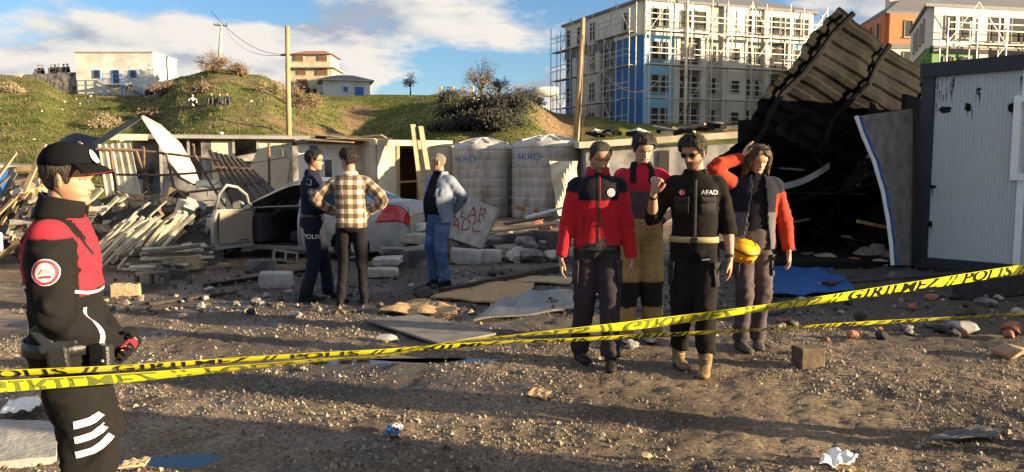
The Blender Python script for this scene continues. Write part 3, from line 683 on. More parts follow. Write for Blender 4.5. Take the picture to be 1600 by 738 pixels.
def block2(name, label, cpx, cpy, Y, angR, angL, LR, LL, top, low, lowL, floors, extra):
    c = D(cpx, cpy, Y); ez = c.z; c2 = Vector((c.x, c.y, 0)); u = Vector((math.cos(R(angR)), math.sin(R(angR)), 0)); v = Vector((-math.sin(R(angL)), math.cos(R(angL)), 0))
    n = Vector((u.y, -u.x, 0)); nv = Vector((-v.y, v.x, 0)); nv = nv if nv.x < 0 else -nv
    root = empty(name, (0, 0, 0), 0, label, 'building'); pts = [c2, c2+u*LR, c2+u*LR+v*LL, c2+v*LL]; fh = 3.05; z0 = ez-floors*fh
    MB().prism([Vector((p.x, p.y, -1)) for p in pts], (0, 0, ez+1-.02)).build('core_wall', 'render_white', root); hip(root, pts, ez+.25, .07, 2.0, 'roof_grey')
    F = floors
    facade(root, c2, u, LR, z0, F, fh, [(0, LR, F-1, F, top, .3)]+[(a, b, 0, F-1, m, pr) for a, b, m, pr in low], extra, n)
    facade(root, c2, v, LL, z0, F, fh, [(0, LL, F-1, F, top, .3)]+[(a, b, 0, F-1, m, pr) for a, b, m, pr in lowL], [(s, .9, 1.7, .75, range(0, F), .32) for s in (1.5, 3.6, 6.0, 8.2) if s < LL-.6], nv)
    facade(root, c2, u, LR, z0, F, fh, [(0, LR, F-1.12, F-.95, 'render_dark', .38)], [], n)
    for q in (.25, .7):
        k = c2+u*LR*q+v*LL*.5; MB().box((k.x, k.y, ez+2.1), (.9, .9, 1.5)).build('chimney', 'cream_wall', root)
    return root, c2, u, n, z0, fh, ez
R_ = range
block2('apartment_block', 'orange-topped white apartment block with dark windows in the background', 1388, 22, 78, 8, -6, 8.5, 9, 'render_orange', [(0, 8.5, 'render_white', .28)], [(0, 9, 'render_white', .28)], 5,
       [(2.0, .9, 1.7, .75, R_(0, 5), .31), (3.4, .9, 1.7, .75, R_(0, 5), .31), (5.8, .9, 1.7, .75, R_(0, 5), .31), (7.4, .9, 1.7, .75, R_(0, 5), .31)])
rt, c2, u, n, z0, fh, ez = block2('apartment_block', 'white and green apartment block with grey roof and scaffold poles', 1456, 12, 60, 12, -22, 17, 12, 'render_white',
       [(0, 4.0, 'render_green', .26), (4.0, 4.9, 'render_white', .4), (4.9, 8.6, 'render_dark', .05), (8.6, 9.4, 'render_white', .4), (9.4, 13, 'render_grey', .12), (13, 17, 'render_white', .3)], [(0, 12, 'render_green', .24)], 5,
       [(1.4, .95, 1.7, .75, R_(0, 5), .31), (2.9, .95, 1.7, .75, R_(0, 5), .31), (5.6, 1.3, 1.9, .6, (4,), .31), (7.6, 1.3, 1.9, .6, (4,), .31), (5.8, 1.2, 2.2, .3, R_(0, 4), .06), (7.6, 1.2, 2.2, .3, R_(0, 4), .06), (10.6, 1.0, 1.9, .6, R_(0, 5), .31), (12.2, 1.0, 1.9, .6, R_(0, 5), .31), (14.6, 1.1, 1.7, .75, R_(0, 5), .31)])
sc = empty('scaffolding', (0, 0, 0), 0, 'scaffold tubes on the white and green apartment block', 'scaffolding')
Z0s, Z0, FHs = Z0, z0, FH
scaffold(c2, u, n, 16, 2.6, ez-.6)
Z0 = Z0s
# ------------------------------------------------------------------ wrecked prefab cabins behind the yard
def panel(mb, p, q, z0, z1, t=.06, mi=0):          # upright slab between ground points p, q
    p, q = Vector((p[0], p[1], 0)), Vector((q[0], q[1], 0)); u = (q-p).normalized(); n = Vector((u.y, -u.x, 0))
    return quadbox(mb, p, u, n, (0, -t/2, z0), ((q-p).length, t/2, z1), mi)
def XP(px, Y): return (px-800)/1200*Y
mat('panel_spotted', (0.62, 0.53, 0.37), 0.6, var=0.1, vscale=2, col2=(0.05, 0.04, 0.03), c2lo=0.66, c2hi=0.70)
mat('panel_soot', (0.30, 0.29, 0.28), 0.7, var=0.35, vscale=1.2, col2=(0.04, 0.04, 0.04), c2lo=0.45, c2hi=0.65)
cab = empty('wrecked_cabin', (0, 0, 0), 0, 'long burnt-out cream prefab cabin with torn open front', 'cabin')
YB = 27.0; zt = 2.55
x0, x1 = XP(196, YB), XP(468, YB)
MB().b2((x0, YB+2.4, 0), (x1, YB+2.46, zt)).build('back_wall', 'panel_soot', cab)
MB().b2((x0-.1, YB-.3, zt), (x1+.3, YB+2.6, zt+.16)).build('roof', 'board_grey', cab)
MB().b2((x0-.15, YB-.36, zt-.06), (XP(245, YB), YB-.31, zt+.14)).build('roof_fascia', 'panel_cream', cab)
MB().b2((XP(262, YB), YB-.37, zt+.02), (x1+.3, YB-.31, zt+.13)).build('roof_fascia', 'steel', cab)
for a, b, m, zz in ((262, 298, 'panel_soot', 2.0), (318, 333, 'panel_soot', 2.5), (333, 366, 'panel_spotted', 2.5), (400, 440, 'panel_spotted', 2.5), (440, 455, 'panel_cream', 2.5)):
    MB().b2((XP(a, YB), YB, 0.05), (XP(b, YB)-.02, YB+.06, zz)).build('wall_panel', m, cab)
mb = MB(); A, B, Cc = D(385, 238, YB-.1), D(448, 252, YB-.1), D(440, 305, YB-.1); mb.prism([D(368, 300, YB-.1), D(402, 226, YB-.1), B, Cc], (0, .05, 0)); mb.build('loose_panel', 'panel_spotted', cab)
for px in (196, 260, 300, 366, 402, 466): MB().b2((XP(px, YB)-.04, YB-.08, 0), (XP(px, YB)+.04, YB-.01, zt-.005)).build('post', 'steel', cab)
f = MB().b2((XP(207, 29.3), 29.25, 1.2), (XP(236, 29.3), 29.36, 2.0)).build('window', 'black_frame', cab); MB().b2((XP(210, 29.3), 29.22, 1.27), (XP(221, 29.3), 29.3, 1.93)).build('pane', 'panel_white', f)
MB().b2((XP(206, 28), 27.7, 0), (XP(246, 28), 28.6, 1.15)).build('cupboard', 'panel_soot', cab)
def rot_about(o, c, deg):
    a = R(deg); c = Vector(c); o.rotation_euler = (0, 0, a); o.location = c-Matrix.Rotation(a, 3, 'Z') @ c
rot_about(cab, ((x0+x1)/2, YB, 0), 13)
# second cabin with door opening, behind the men
c2b = empty('prefab_cabin', (0, 0, 0), 0, 'cream prefab cabin with dark open doorway behind the bald man', 'cabin')
YC = 25.0; xa, xb = XP(590, YC), XP(708, YC); zc = 2.45
ya, yb_ = XP(622, YC), XP(655, YC)
MB().b2((xa, YC, .05), (ya, YC+.07, zc-.18)).build('wall_panel', 'panel_cream', c2b)
MB().b2((yb_, YC, .05), (xb, YC+.07, zc-.18)).build('wall_panel', 'panel_cream', c2b)
MB().b2((xa-.05, YC-.04, zc-.18), (xb+.05, YC+2.4, zc)).build('roof', 'panel_cream', c2b)
MB().b2((xa, YC+2.3, 0), (xb, YC+2.36, zc-.19)).build('back_wall', 'shutter_brown', c2b)
MB().b2((xa-.07, YC+.08, 0), (xa-.01, YC+2.3, zc-.19)).build('side_wall', 'panel_cream', c2b)
MB().b2((xb+.01, YC+.08, 0), (xb+.07, YC+2.3, zc-.19)).build('side_wall', 'panel_cream', c2b)
for q in (ya, yb_): MB().b2((q-.05, YC-.03, .05), (q+.05, YC+.1, zc-.185)).build('door_frame', 'wood', c2b)
MB().beam((ya-.1, YC-.2, 1.1), (yb_+.1, YC-.2, 1.15), .05, .06).build('bar', 'wood', c2b)
MB().b2((xb+.15, YC+.3, 0), (xb+1.4, YC+2.2, 2.3)).build('annex', 'panel_white', c2b)
rot_about(c2b, ((xa+xb)/2, YC, 0), 24)
for k, (px, dx) in enumerate(((650, 12), (662, 17))):
    mb = MB(); mb.beam(D(px-5, 195+3*k, YC-.7), D(px+dx, 330, YC-1.5), .16, .05); o = mb.build('plank', 'plank'); tag(o, ('taller' if k == 0 else 'shorter')+' bare plank of the pair leaning on the cream cabin front', 'plank')
# rear cabins between: white with blue frame door
c3 = empty('prefab_cabin', (0, 0, 0), 0, 'white prefab cabin with blue door seen between the two standing men', 'cabin')
YD = 26.0
MB().b2((XP(470, YD), YD, 0), (XP(590, YD), YD+2.4, 2.35)).build('wall', 'panel_white', c3)
MB().b2((XP(466, YD), YD-.2, 2.36), (XP(592, YD), YD+2.6, 2.5)).build('roof', 'board_grey', c3)
MB().b2((XP(487, YD), YD-.05, 0), (XP(499, YD), YD-.003, 2.3)).build('door', 'blue_paint', c3)
f = MB().b2((XP(507, YD), YD-.05, 1.1), (XP(522, YD), YD-.003, 1.9)).build('window', 'white_plastic', c3); MB().b2((XP(509, YD), YD-.06, 1.16), (XP(520, YD), YD-.02, 1.84)).build('pane', 'glass_dark', f)
MB().b2((XP(556, YD), YD-.06, 0), (XP(592, YD), YD-.01, 2.3)).build('wall_panel', 'panel_cream', c3)
for i in range(7):
    r1 = random.Random(i); p = D(520+i*11, 219-2*(i % 3), YD-.3+.3*(i % 3)); o = MB().box(p, (1.6, .9, .04), (r1.uniform(-.15, .15), r1.uniform(-.12, .12), r1.uniform(-.3, .3))).build('roof_sheet', ['plank', 'board_grey', 'wood_dark'][i % 3])
    tag(o, 'loose board lying on the roof of the white cabin', 'board', 'loose boards on the cabin roof')
rot_about(c3, (XP(530, YD), YD, 0), 14)
# low cabins on the right, behind the rescue group
c4 = empty('low_shed', (0, 0, 0), 0, 'low grey shed with cream roof edge and junk on top behind the rescuers', 'shed')
YE = 22.0; z4 = D(1000, 212, YE).z
MB().b2((XP(915, YE), YE, 0), (XP(1400, YE), YE+3, z4-.25)).build('wall', 'panel_soot', c4)
MB().prism([D(905, 222, YE-.3), D(1150, 206, YE-.3), D(1400, 198, YE-.3), D(1400, 207, YE-.3), D(1150, 216, YE-.3), D(905, 232, YE-.3)], (0, 3.4, .1)).build('roof', 'panel_cream', c4)
f = MB().b2((XP(932, YE), YE-.05, 1.3), (XP(950, YE), YE-.003, 2.0)).build('window', 'white_plastic', c4); MB().b2((XP(934, YE), YE-.06, 1.36), (XP(948, YE), YE-.02, 1.94)).build('pane', 'glass_dark', f)
MB().b2((XP(1028, YE), YE-.04, 1.2), (XP(1044, YE), YE-.003, 2.05)).build('window', 'void_dark', c4)
r1 = random.Random(77)
for i in range(26):
    px = r1.uniform(930, 1150); p = D(px, 214-(px-905)*.04-r1.uniform(0, 9), YE+r1.uniform(.2, 2)); s = r1.uniform(.2, .9)
    o = MB().box(p, (s, r1.uniform(.2, .5), r1.uniform(.05, .16)), (r1.uniform(-.3, .3), r1.uniform(-.25, .25), r1.uniform(0, 3))).build('roof_junk', r1.choice(['soot', 'plank', 'board_grey', 'panel_cream', 'soot']))
    tag(o, 'scrap of board and sheet piled on the low shed roof', 'scrap', 'scrap on the shed roof')

# twisted roof sheets: two curved corrugated pieces meeting in a peak
def ribbed(fn, nu, nv, amp, nrm, per):            # corrugated patch; ribs run along v
    mb = MB()
    def g(u, v):
        p = Vector(fn(u, v)); k = (u*per) % 1.0; h = amp*(1 if k < 0.18 else 0); return p+Vector(nrm)*h
    us = sorted(set([round(i/nu, 5) for i in range(nu+1)]+[round((k+q)/per, 5) for k in range(int(per)+1) for q in (0.0, .03, .17, .2) if (k+q)/per <= 1]))
    vs_ = [j/nv for j in range(nv+1)]; n = len(us)
    mb.add([g(u, v) for v in vs_ for u in us], [(j*n+i, j*n+i+1, (j+1)*n+i+1, (j+1)*n+i) for j in range(nv) for i in range(n-1)])
    return mb
def bil(a, b, c, d): return lambda u, v: (a*(1-u)+b*u)*(1-v)+(d*(1-u)+c*u)*v
YT = 20.0
def arcR(u, v):      # cream sheet sweeping from the peak down to the right
    a = D(222+u*8, 182-u*1, YT-.2); top = [(224, 181), (252, 196), (283, 225), (304, 262), (312, 285)]; low = [(222, 184), (240, 212), (262, 248), (284, 277), (302, 287)]
    def ev(tab, t):
        k = t*(len(tab)-1); i = min(int(k), len(tab)-2); f = k-i; return (tab[i][0]*(1-f)+tab[i+1][0]*f, tab[i][1]*(1-f)+tab[i+1][1]*f)
    tp, lw = ev(top, v), ev(low, v); P, Q = D(*tp, YT+.5), D(*lw, YT-.5); return P*(1-u)+Q*u
def arcL(u, v):
    top = [(223, 181), (200, 190), (170, 208), (146, 225)]; low = [(224, 185), (206, 197), (180, 213), (152, 232)]
    def ev(tab, t):
        k = t*(len(tab)-1); i = min(int(k), len(tab)-2); f = k-i; return (tab[i][0]*(1-f)+tab[i+1][0]*f, tab[i][1]*(1-f)+tab[i+1][1]*f)
    tp, lw = ev(top, v), ev(low, v); P, Q = D(*tp, YT+.5), D(*lw, YT-.6); return P*(1-u)+Q*u
rf = empty('twisted_roof_sheet', (0, 0, 0), 0, 'twisted cream roof sheet buckled into a peak over the wrecked cabin', 'metal sheet')
ribbed(arcR, 4, 24, .03, (0, -1, 0.3), 4).build('sheet', 'panel_spotted', rf, solid=.012)
ribbed(arcL, 4, 16, .03, (0, -1, 0.3), 3).build('sheet', 'board_grey', rf, solid=.012)
# standing corrugated wall left and leaning dark sheet right
wl_ = empty('corrugated_wall', (0, 0, 0), 0, 'cream ribbed metal wall section bent at its base behind the slats', 'metal sheet')
ribbed(bil(D(155, 226, 19.0), D(205, 224, 19.0), D(228, 330, 18.2), D(172, 335, 18.2)), 4, 8, .05, (0, -1, 0), 5).build('sheet', 'panel_cream', wl_, solid=.012)
for z in (233, 273): MB().beam(D(150, z, 18.85), D(212, z+2, 18.85), .05, .05).build('rail', 'rust', wl_)
ls = empty('fallen_sheet', (0, 0, 0), 0, 'dark ribbed metal sheet fallen at a slant beside the silver car', 'metal sheet')
ribbed(bil(D(322, 234, 18.4), D(378, 250, 18.4), D(432, 300, 16.6), D(365, 330, 16.6)), 6, 8, .05, (0, -.7, .7), 7).build('sheet', 'slat_dark', ls, solid=.012)
for k in (.3, .65): 
    f_ = bil(D(322, 234, 18.3), D(378, 250, 18.3), D(432, 300, 16.5), D(365, 330, 16.5)); MB().beam(f_(0, k), f_(1, k), .05, .05).build('rail', 'rust', ls)
gs = MB(); gs.prism([D(268, 262, 19.5), D(300, 290, 19.5), D(350, 300, 19.5), D(350, 335, 19.5), D(272, 335, 19.5)], (0, .05, 0)); tag(gs.build('grey_sheet', 'panel_soot'), 'grey scorched wall panel standing behind the bent frame', 'panel')
cr = MB(); cr.grid(lambda u, v: D(306+u*62, 282+14*v-8*math.sin(u*6)*v+10*u*v, 17.5-.5*v), 10, 5); tag(cr.build('crumpled_sheet', 'panel_cream', solid=.01), 'crumpled cream metal strip hanging from the bent frame', 'metal sheet')
# bent steel frame in front of the cabin
fm = empty('bent_steel_frame', (0, 0, 0), 0, 'bent rusty steel frame of thin rails standing before the cabin', 'frame')
for name, pts in (('rail', [(152, 232), (215, 235), (275, 242), (345, 251)]), ('rail', [(182, 273), (250, 274), (300, 271), (345, 266)]), ('rail', [(172, 314), (230, 311), (300, 300), (372, 292)]), ('rail', [(268, 336), (330, 332), (400, 324)]),
                  ('upright', [(213, 236), (226, 277), (238, 318), (244, 330)]), ('upright', [(224, 230), (226, 268), (231, 282)]), ('upright', [(260, 240), (271, 290), (292, 318), (316, 350)]), ('upright', [(305, 243), (322, 275), (345, 312), (352, 322)]), ('upright', [(302, 226), (303, 243)]), ('upright', [(350, 250), (372, 285), (392, 312)]), ('upright', [(172, 235), (178, 275), (184, 316)]), ('upright', [(420, 224), (421, 290)])):
    mb = MB(); mb.tube([D(x, y, 16.4+.3*math.sin(i)) for i, (x, y) in enumerate(pts)], .03, 6); mb.build(name, 'rust', fm)
tp = MB(); tp.grid(lambda u, v: D(64+u*95, 236-26*math.sin(u*2.2)*(1-v)+v*30+3*math.sin(9*u+4*v), 21-1.5*v), 18, 8); tag(tp.build('dark_tarpaulin', 'tarp_navy', solid=.02), 'dark navy tarpaulin heaped over wreckage behind the officer', 'tarpaulin')
# wreck at the far left: collapsed shed roof, blue tarpaulin
sh = empty('collapsed_shed', (0, 0, 0), 0, 'collapsed wooden lean-to with flat board roof at the yard edge', 'shed')
for i in range(6): MB().box(D(8+i*11, 257+1.2*i, 15+.5*(i % 2)), (1.5, .28, .03), (.12, .06, .25)).build('roof_board', ['board_grey', 'panel_cream', 'wood'][i % 3], sh)
MB().beam(D(57, 262, 14.6), D(60, 312, 14.6), .07, .07).build('post', 'wood', sh); MB().beam(D(-20, 268, 14.6), D(62, 262, 14.6), .06, .1).build('beam', 'wood', sh)
for i in range(6): MB().beam(D(22+6*i, 272, 16), D(26+6*i, 312, 15.8), .22, .03).build('wall_board', ['wood_dark', 'board_grey', 'wood'][i % 3], sh)
tp = MB(); tp.grid(lambda u, v: D(-30+u*46, 267+v*36, 14.2-.4*v)+Vector((0, .12*math.sin(9*u), 0)), 12, 6); tag(tp.build('blue_tarpaulin', 'tarp_blue', solid=.01), 'bright blue tarpaulin hanging from the collapsed lean-to', 'tarpaulin')

# ------------------------------------------------------------------ water tanks
def tank(name, label, px0, px1, ytop, Y, text, tx):
    cx = XP((px0+px1)/2, Y); r = (XP(px1, Y)-XP(px0, Y))/2; h = D(800, ytop, Y).z
    root = empty(name, (cx, Y+r, 0), 0, label, 'water tank', 'water tanks beside the cabin')
    prof = [(r*.97, 0), (r, .05)]; nb = 7; H1 = h-.42
    for i in range(nb):
        a, b = .08+(H1-.08)*i/nb, .08+(H1-.08)*(i+1)/nb
        prof += [(r, a+.02), (r, b-.05), (r*.982, b-.035), (r*.982, b-.015)]
    prof += [(r, H1+.02), (r*.985, H1+.1), (r*.9, H1+.19), (r*.5, H1+.32), (r*.22, H1+.36), (r*.2, h), (.02, h)]
    body = MB().lathe((0, 0, 0), prof, 56); bo = body.build('shell', 'tank', root, smooth=True)
    q = bo.modifiers.new('e', 'EDGE_SPLIT'); q.split_angle = R(40)
    for k in range(9):
        a = 2*math.pi*k/9+.2; mb = MB(); mb.beam((r*.25*math.cos(a), r*.25*math.sin(a), H1+.36), (r*.88*math.cos(a), r*.88*math.sin(a), H1+.2), .16, .09); mb.build('rib', 'tank', root)
    vs, fs = text_mesh(text, .33); out = []
    for v in vs:
        ang = -math.pi/2+tx+v.x/r; out.append((1.004*r*math.cos(ang), 1.004*r*math.sin(ang), H1-.3+v.y))
    MB().add(out, fs).build('lettering', 'tank_logo', root)
    return root
tank('water_tank', 'ribbed grey water tank with faint faded lettering', 703, 801, 213, 24.0, 'AKRO', -.62)
tank('water_tank', 'ribbed grey water tank with clear blue AKRO lettering', 800, 916, 208, 23.2, 'AKRO', -.62)
cl = MB(); cl.grid(lambda u, v: D(872+u*30-14*(1-v)*(1-u), 252+v*85, 19.6)+Vector((.02*math.sin(13*v+3*u), .10*math.sin(6*u+5*v)+.05*math.sin(15*v+4*u), 0)), 10, 20); tag(cl.build('hanging_sheet', 'panel_cream', solid=.015), 'crumpled cream plastic sheet beside the right water tank', 'sheet')

# ------------------------------------------------------------------ burnt corrugated roof, torn wall panel, container
A_ = D(1305, 10, 12.6); LLc = D(1088, 300, 12.0); Bc = D(1440, 100, 14.2)
eu = (LLc-A_); ev_ = (Bc-A_)
nb_ = eu.cross(ev_).normalized(); nb_ = nb_ if nb_.y < 0 else -nb_
def burnt(u, v):                                   # u along the long edge (down left), v along the ribs
    p = A_+eu*(u*1.13)+ev_*(v*1.55)
    sag = .35*math.sin(math.pi*min(1, v))*u + .20*nz3((u*4, v*4, 0), 1.0, 2)+.05*nz3((u*14, v*9, 0), 1.0, 5)+.06*math.sin(u*17+v*3)
    jag = .10*nz3((u*9, 0, 0), 1.0, 7)*(1-v)
    return p - nb_*sag + ev_.normalized()*jag
br = empty('burnt_roof', (0, 0, 0), 0, 'blackened corrugated roof torn loose and leaning up behind the container', 'metal roof')
mbn = MB(); per = 15; NU, NV = per*6, 26
def bg(u, v):
    k = (u*per) % 1.0; h = .04*max(0, min(1, (0.30-abs(k-.5))*9)); return burnt(u, v)+nb_*h
us = [i/NU for i in range(NU+1)]
mbn.add([bg(u, j/NV) for j in range(NV+1) for u in us], [(j*(NU+1)+i, j*(NU+1)+i+1, (j+1)*(NU+1)+i+1, (j+1)*(NU+1)+i) for j in range(NV) for i in range(NU)])
mbn.build('sheet', 'burnt_metal', br, solid=.01)
for v in (.06, .42, .78, 1.12, 1.45):
    mb = MB(); mb.tube([burnt(u/10, v)+nb_*.12 for u in range(11)], .05, 6); mb.build('purlin', 'soot', br)
for k, (u, v, s, m) in enumerate(((.34, .55, .6, 'burnt_metal'), (.62, .5, .9, 'burnt_metal'), (.5, .18, .5, 'soot'), (.75, .25, .8, 'burnt_metal'))):
    mb = MB(); c = burnt(u, v)+nb_*.22; a = eu.normalized(); b = ev_.normalized(); mb.grid(lambda p, q: c+a*(p-.5)*s*1.1+b*(q-.5)*s+nb_*(.10*math.sin(4*p+k)+.06*math.sin(7*q)), 8, 6); mb.build('hanging_scrap', m, br, solid=.01)
# burnt interior behind it
bi = empty('burnt_cabin', (0, 0, 0), 0, 'gutted black cabin interior between the leaning roof and the container', 'cabin')
p1, p2 = (XP(1150, 15.5), 15.5), (XP(1460, 14.5), 14.5)
mb = MB(); panel(mb, p1, p2, 0, 2.5); mb.build('back_wall', 'soot', bi)
mb = MB(); panel(mb, (XP(1405, 12.2), 12.2), p2, 0, 2.7); mb.build('side_wall', 'soot', bi)
MB().b2((XP(1180, 12.6), 11.6, 0), (XP(1400, 12.6), 15, .12)).build('floor', 'soot', bi)
r1 = random.Random(9)
for i in range(16):
    a = D(r1.uniform(1190, 1370), r1.uniform(250, 390), r1.uniform(12.4, 14)); d = Vector((r1.uniform(-1, 1), r1.uniform(-.4, .4), r1.uniform(-.5, .5)))*r1.uniform(.5, 1.0)
    o = MB().beam(a-d, a+d, r1.uniform(.05, .3), .03).build('charred_beam', r1.choice(['soot', 'burnt_metal', 'charcoal', 'panel_soot'])); tag(o, 'charred strip of metal or timber hanging in the gutted cabin', 'beam', 'charred strips in the gutted cabin')
o = MB().beam(D(1340, 346, 11.9), D(1392, 357, 11.9), .09, .05).build('timber', 'wood'); tag(o, 'short pale timber lying in front of the torn grey panel', 'timber')
mb = MB(); mb.grid(lambda u, v: D(1222+78*u, 287-34*u+10*v+6*math.sin(3*u), 11.7)+Vector((0, .1*u, 0)), 8, 2); tag(mb.build('metal_strip', 'panel_soot', solid=.01), 'curved pale metal strip hanging below the burnt roof', 'metal strip')
tpn = empty('torn_wall_panel', (0, 0, 0), 0, 'grey sandwich wall panel peeled away with blue and white torn edge', 'panel')
edge = [(1338, 182), (1350, 215), (1366, 252), (1380, 300), (1388, 345), (1393, 385), (1395, 414)]
def pn(u, v):
    k = v*(len(edge)-1); i = min(int(k), len(edge)-2); f = k-i; ex = edge[i][0]*(1-f)+edge[i+1][0]*f; ey = edge[i][1]*(1-f)+edge[i+1][1]*f
    a = D(ex, ey, 11.15); b = D(1424, 170+v*246, 11.55); return a*(1-u)+b*u
mb = MB(); mb.grid(pn, 8, 24); mb.build('face', 'board_grey', tpn, solid=.05)
mb = MB(); mb.tube([pn(0, k/24)+Vector((-.012, -.02, 0)) for k in range(25)], .03, 6); mb.build('torn_edge', 'white_plastic', tpn)
mb = MB(); mb.tube([pn(0, k/24)+Vector((.03+.012*math.sin(k*1.7), -.045, 0)) for k in range(25)], [(.012+.012*abs(math.sin(k*2.3))) for k in range(25)], 5); mb.build('torn_film', 'tarp_blue', tpn)

ct = empty('office_container', (0, 0, 0), 0, 'white panelled office container with black frame and scorch marks', 'container')
Pc = G(1427, 424); u = Vector((.66, -.75, 0)).normalized(); n = Vector((u.y, -u.x, 0)); n = n if n.x < 0 else -n
Pc.z = 0; Hc = D(1430, 100, Pc.y).z; LC, WC = 8.5, 2.5; inw = -n
mat('container_panel', (0.43, 0.465, 0.48), 0.5, var=0.05, vscale=1.0)
def ctb(name, lo, hi, m, parent=ct): 
    mb = MB(); quadbox(mb, Pc, u, inw, lo, hi); return mb.build(name, m, parent)
ctb('corner_post', (0, 0, .05), (.17, .17, Hc-.2), 'black_frame'); ctb('corner_post', (LC-.17, 0, .05), (LC, .17, Hc-.2), 'black_frame')
ctb('top_rail', (-.02, -.03, Hc-.2), (LC, WC, Hc), 'black_frame'); ctb('bottom_rail', (.171, .01, .08), (LC-.17, .2, .22), 'black_frame')
ctb('end_wall', (.03, .18, .1), (.1, WC, Hc-.21), 'board_grey'); ctb('far_wall', (LC-.1, .18, .1), (LC-.03, WC, Hc-.21), 'container_panel'); ctb('back_wall', (.1, WC-.08, .1), (LC-.1, WC-.01, Hc-.21), 'container_panel')
pw = 1.15; s = .172; k = 0
while s < LC-.2:
    e_ = min(s+pw, LC-.172); mb = MB(); quadbox(mb, Pc, u, inw, (s, .045, .221), (e_-.004, .10, Hc-.201))
    nr = int((e_-s)/.05)
    for j in range(nr): quadbox(mb, Pc, u, inw, (s+j*.05+.012, .039, .23), (s+j*.05+.036, .0455, Hc-.21))
    mb.build('wall_panel', 'container_panel', ct)
    ctb('panel_trim', (e_-.045, .02, .222), (e_+.045, .044, Hc-.202), 'white_plastic'); s = e_; k += 1
def cs(px):                                        # distance along the container face under an image column
    d = ray(px, 300); # intersect Pc + u s
    t = (Pc.x*u.y-Pc.y*u.x)/(d.x*u.y-d.y*u.x); return (Vector((d.x*t, d.y*t, 0))-Pc).dot(u)
def cz(px, py): d = ray(px, py); t = (Pc.x*u.y-Pc.y*u.x)/(d.x*u.y-d.y*u.x); return CAM_H+d.z*t
s0 = cs(1577); s1 = s0+1.1; za, zb_ = cz(1580, 282), cz(1580, 150)
wf = ctb('window', (s0, -.02, za), (s0+.09, .043, zb_), 'white_plastic'); ctb('sash', (s0+.091, -.02, zb_-.09), (s1, .043, zb_), 'white_plastic', wf); ctb('sash', (s0+.091, -.02, za), (s1, .043, za+.09), 'white_plastic', wf); ctb('sash', (s1-.09, -.021, za+.091), (s1, .042, zb_-.091), 'white_plastic', wf)
ctb('pane', (s0+.09, .02, za+.09), (s1-.09, .035, zb_-.09), 'glass_dark', wf)
def scorch(px, py, w, h, drip, seed):              # soot mark: irregular thin patch on the panel
    r2 = random.Random(seed); s_, z_ = cs(px), cz(px, py); n_ = 22; mb = MB()
    mb.add([Pc+u*(s_+w*math.cos(a)*r2.uniform(.65, 1.1))-inw*(-.037)+Vector((0, 0, z_+h*math.sin(a)*r2.uniform(.65, 1.1))) for a in [6.283*i/n_ for i in range(n_)]], [tuple(range(n_))])
    for _ in range(drip):
        a = s_+r2.uniform(-w*1.3, w*1.3); t = z_+r2.uniform(-.05, .55 if seed == 1 else .05); l = r2.uniform(.05, .22); ww = r2.uniform(.003, .008)
        mb.add([Pc+u*(a-ww)+inw*.0372+Vector((0, 0, t)), Pc+u*(a+ww)+inw*.0372+Vector((0, 0, t)), Pc+u*(a+ww*.3)+inw*.0372+Vector((0, 0, t-l))], [(0, 1, 2)])
    mb.build('scorch_mark', 'soot', ct)
scorch(1469, 172, .10, .06, 20, 1); scorch(1504, 168, .05, .07, 2, 2); scorch(1572, 168, .05, .07, 3, 3); scorch(1456, 292, .05, .03, 6, 4); scorch(1454, 350, .03, .05, 5, 5); scorch(1520, 140, .03, .02, 7, 6); scorch(1588, 122, .03, .02, 4, 7)
ctb('plinth', (.0, .02, -.05), (LC, WC, .08), 'charcoal')
# ------------------------------------------------------------------ silver saloon car with its driver's door open
def smooth_tab(tab, x): return lerp_lin(tab, x)
def lerp_lin(tab, x):
    if x <= tab[0][0]: return tab[0][1]
    for (a, va), (b, vb) in zip(tab, tab[1:]):
        if x <= b: return va+(vb-va)*(x-a)/(b-a)
    return tab[-1][1]
def cr_tab(tab, x):                                # smooth (Catmull-Rom) table lookup
    n = len(tab)
    if x <= tab[0][0]: return tab[0][1]
    if x >= tab[-1][0]: return tab[-1][1]
    for i in range(n-1):
        if x <= tab[i+1][0]:
            x0, y0 = tab[i]; x1, y1 = tab[i+1]; h = x1-x0; t = (x-x0)/h
            m0 = (y1-tab[i-1][1])/(x1-tab[i-1][0]) if i > 0 else (y1-y0)/h
            m1 = (tab[i+2][1]-y0)/(tab[i+2][0]-x0) if i < n-2 else (y1-y0)/h
            return (2*t**3-3*t*t+1)*y0+(t**3-2*t*t+t)*h*m0+(-2*t**3+3*t*t)*y1+(t**3-t*t)*h*m1
mat('car_paint', (0.33, 0.33, 0.325), 0.42, metal=0.4, var=0.16, vscale=1.8, col2=(0.19, 0.175, 0.155), c2lo=0.5, c2hi=0.8)
mat('car_glass', (0.02, 0.025, 0.028), 0.06, spec=0.7)
mat('car_inside', (0.03, 0.03, 0.032), 0.85, var=0.3)
mat('car_trim', (0.27, 0.22, 0.16), 0.75, var=0.1)
mat('tail_red', (0.42, 0.015, 0.015), 0.15, spec=0.7)
mat('alloy', (0.36, 0.36, 0.37), 0.4, metal=0.6)
mat('plate_white', (0.75, 0.75, 0.73), 0.4)
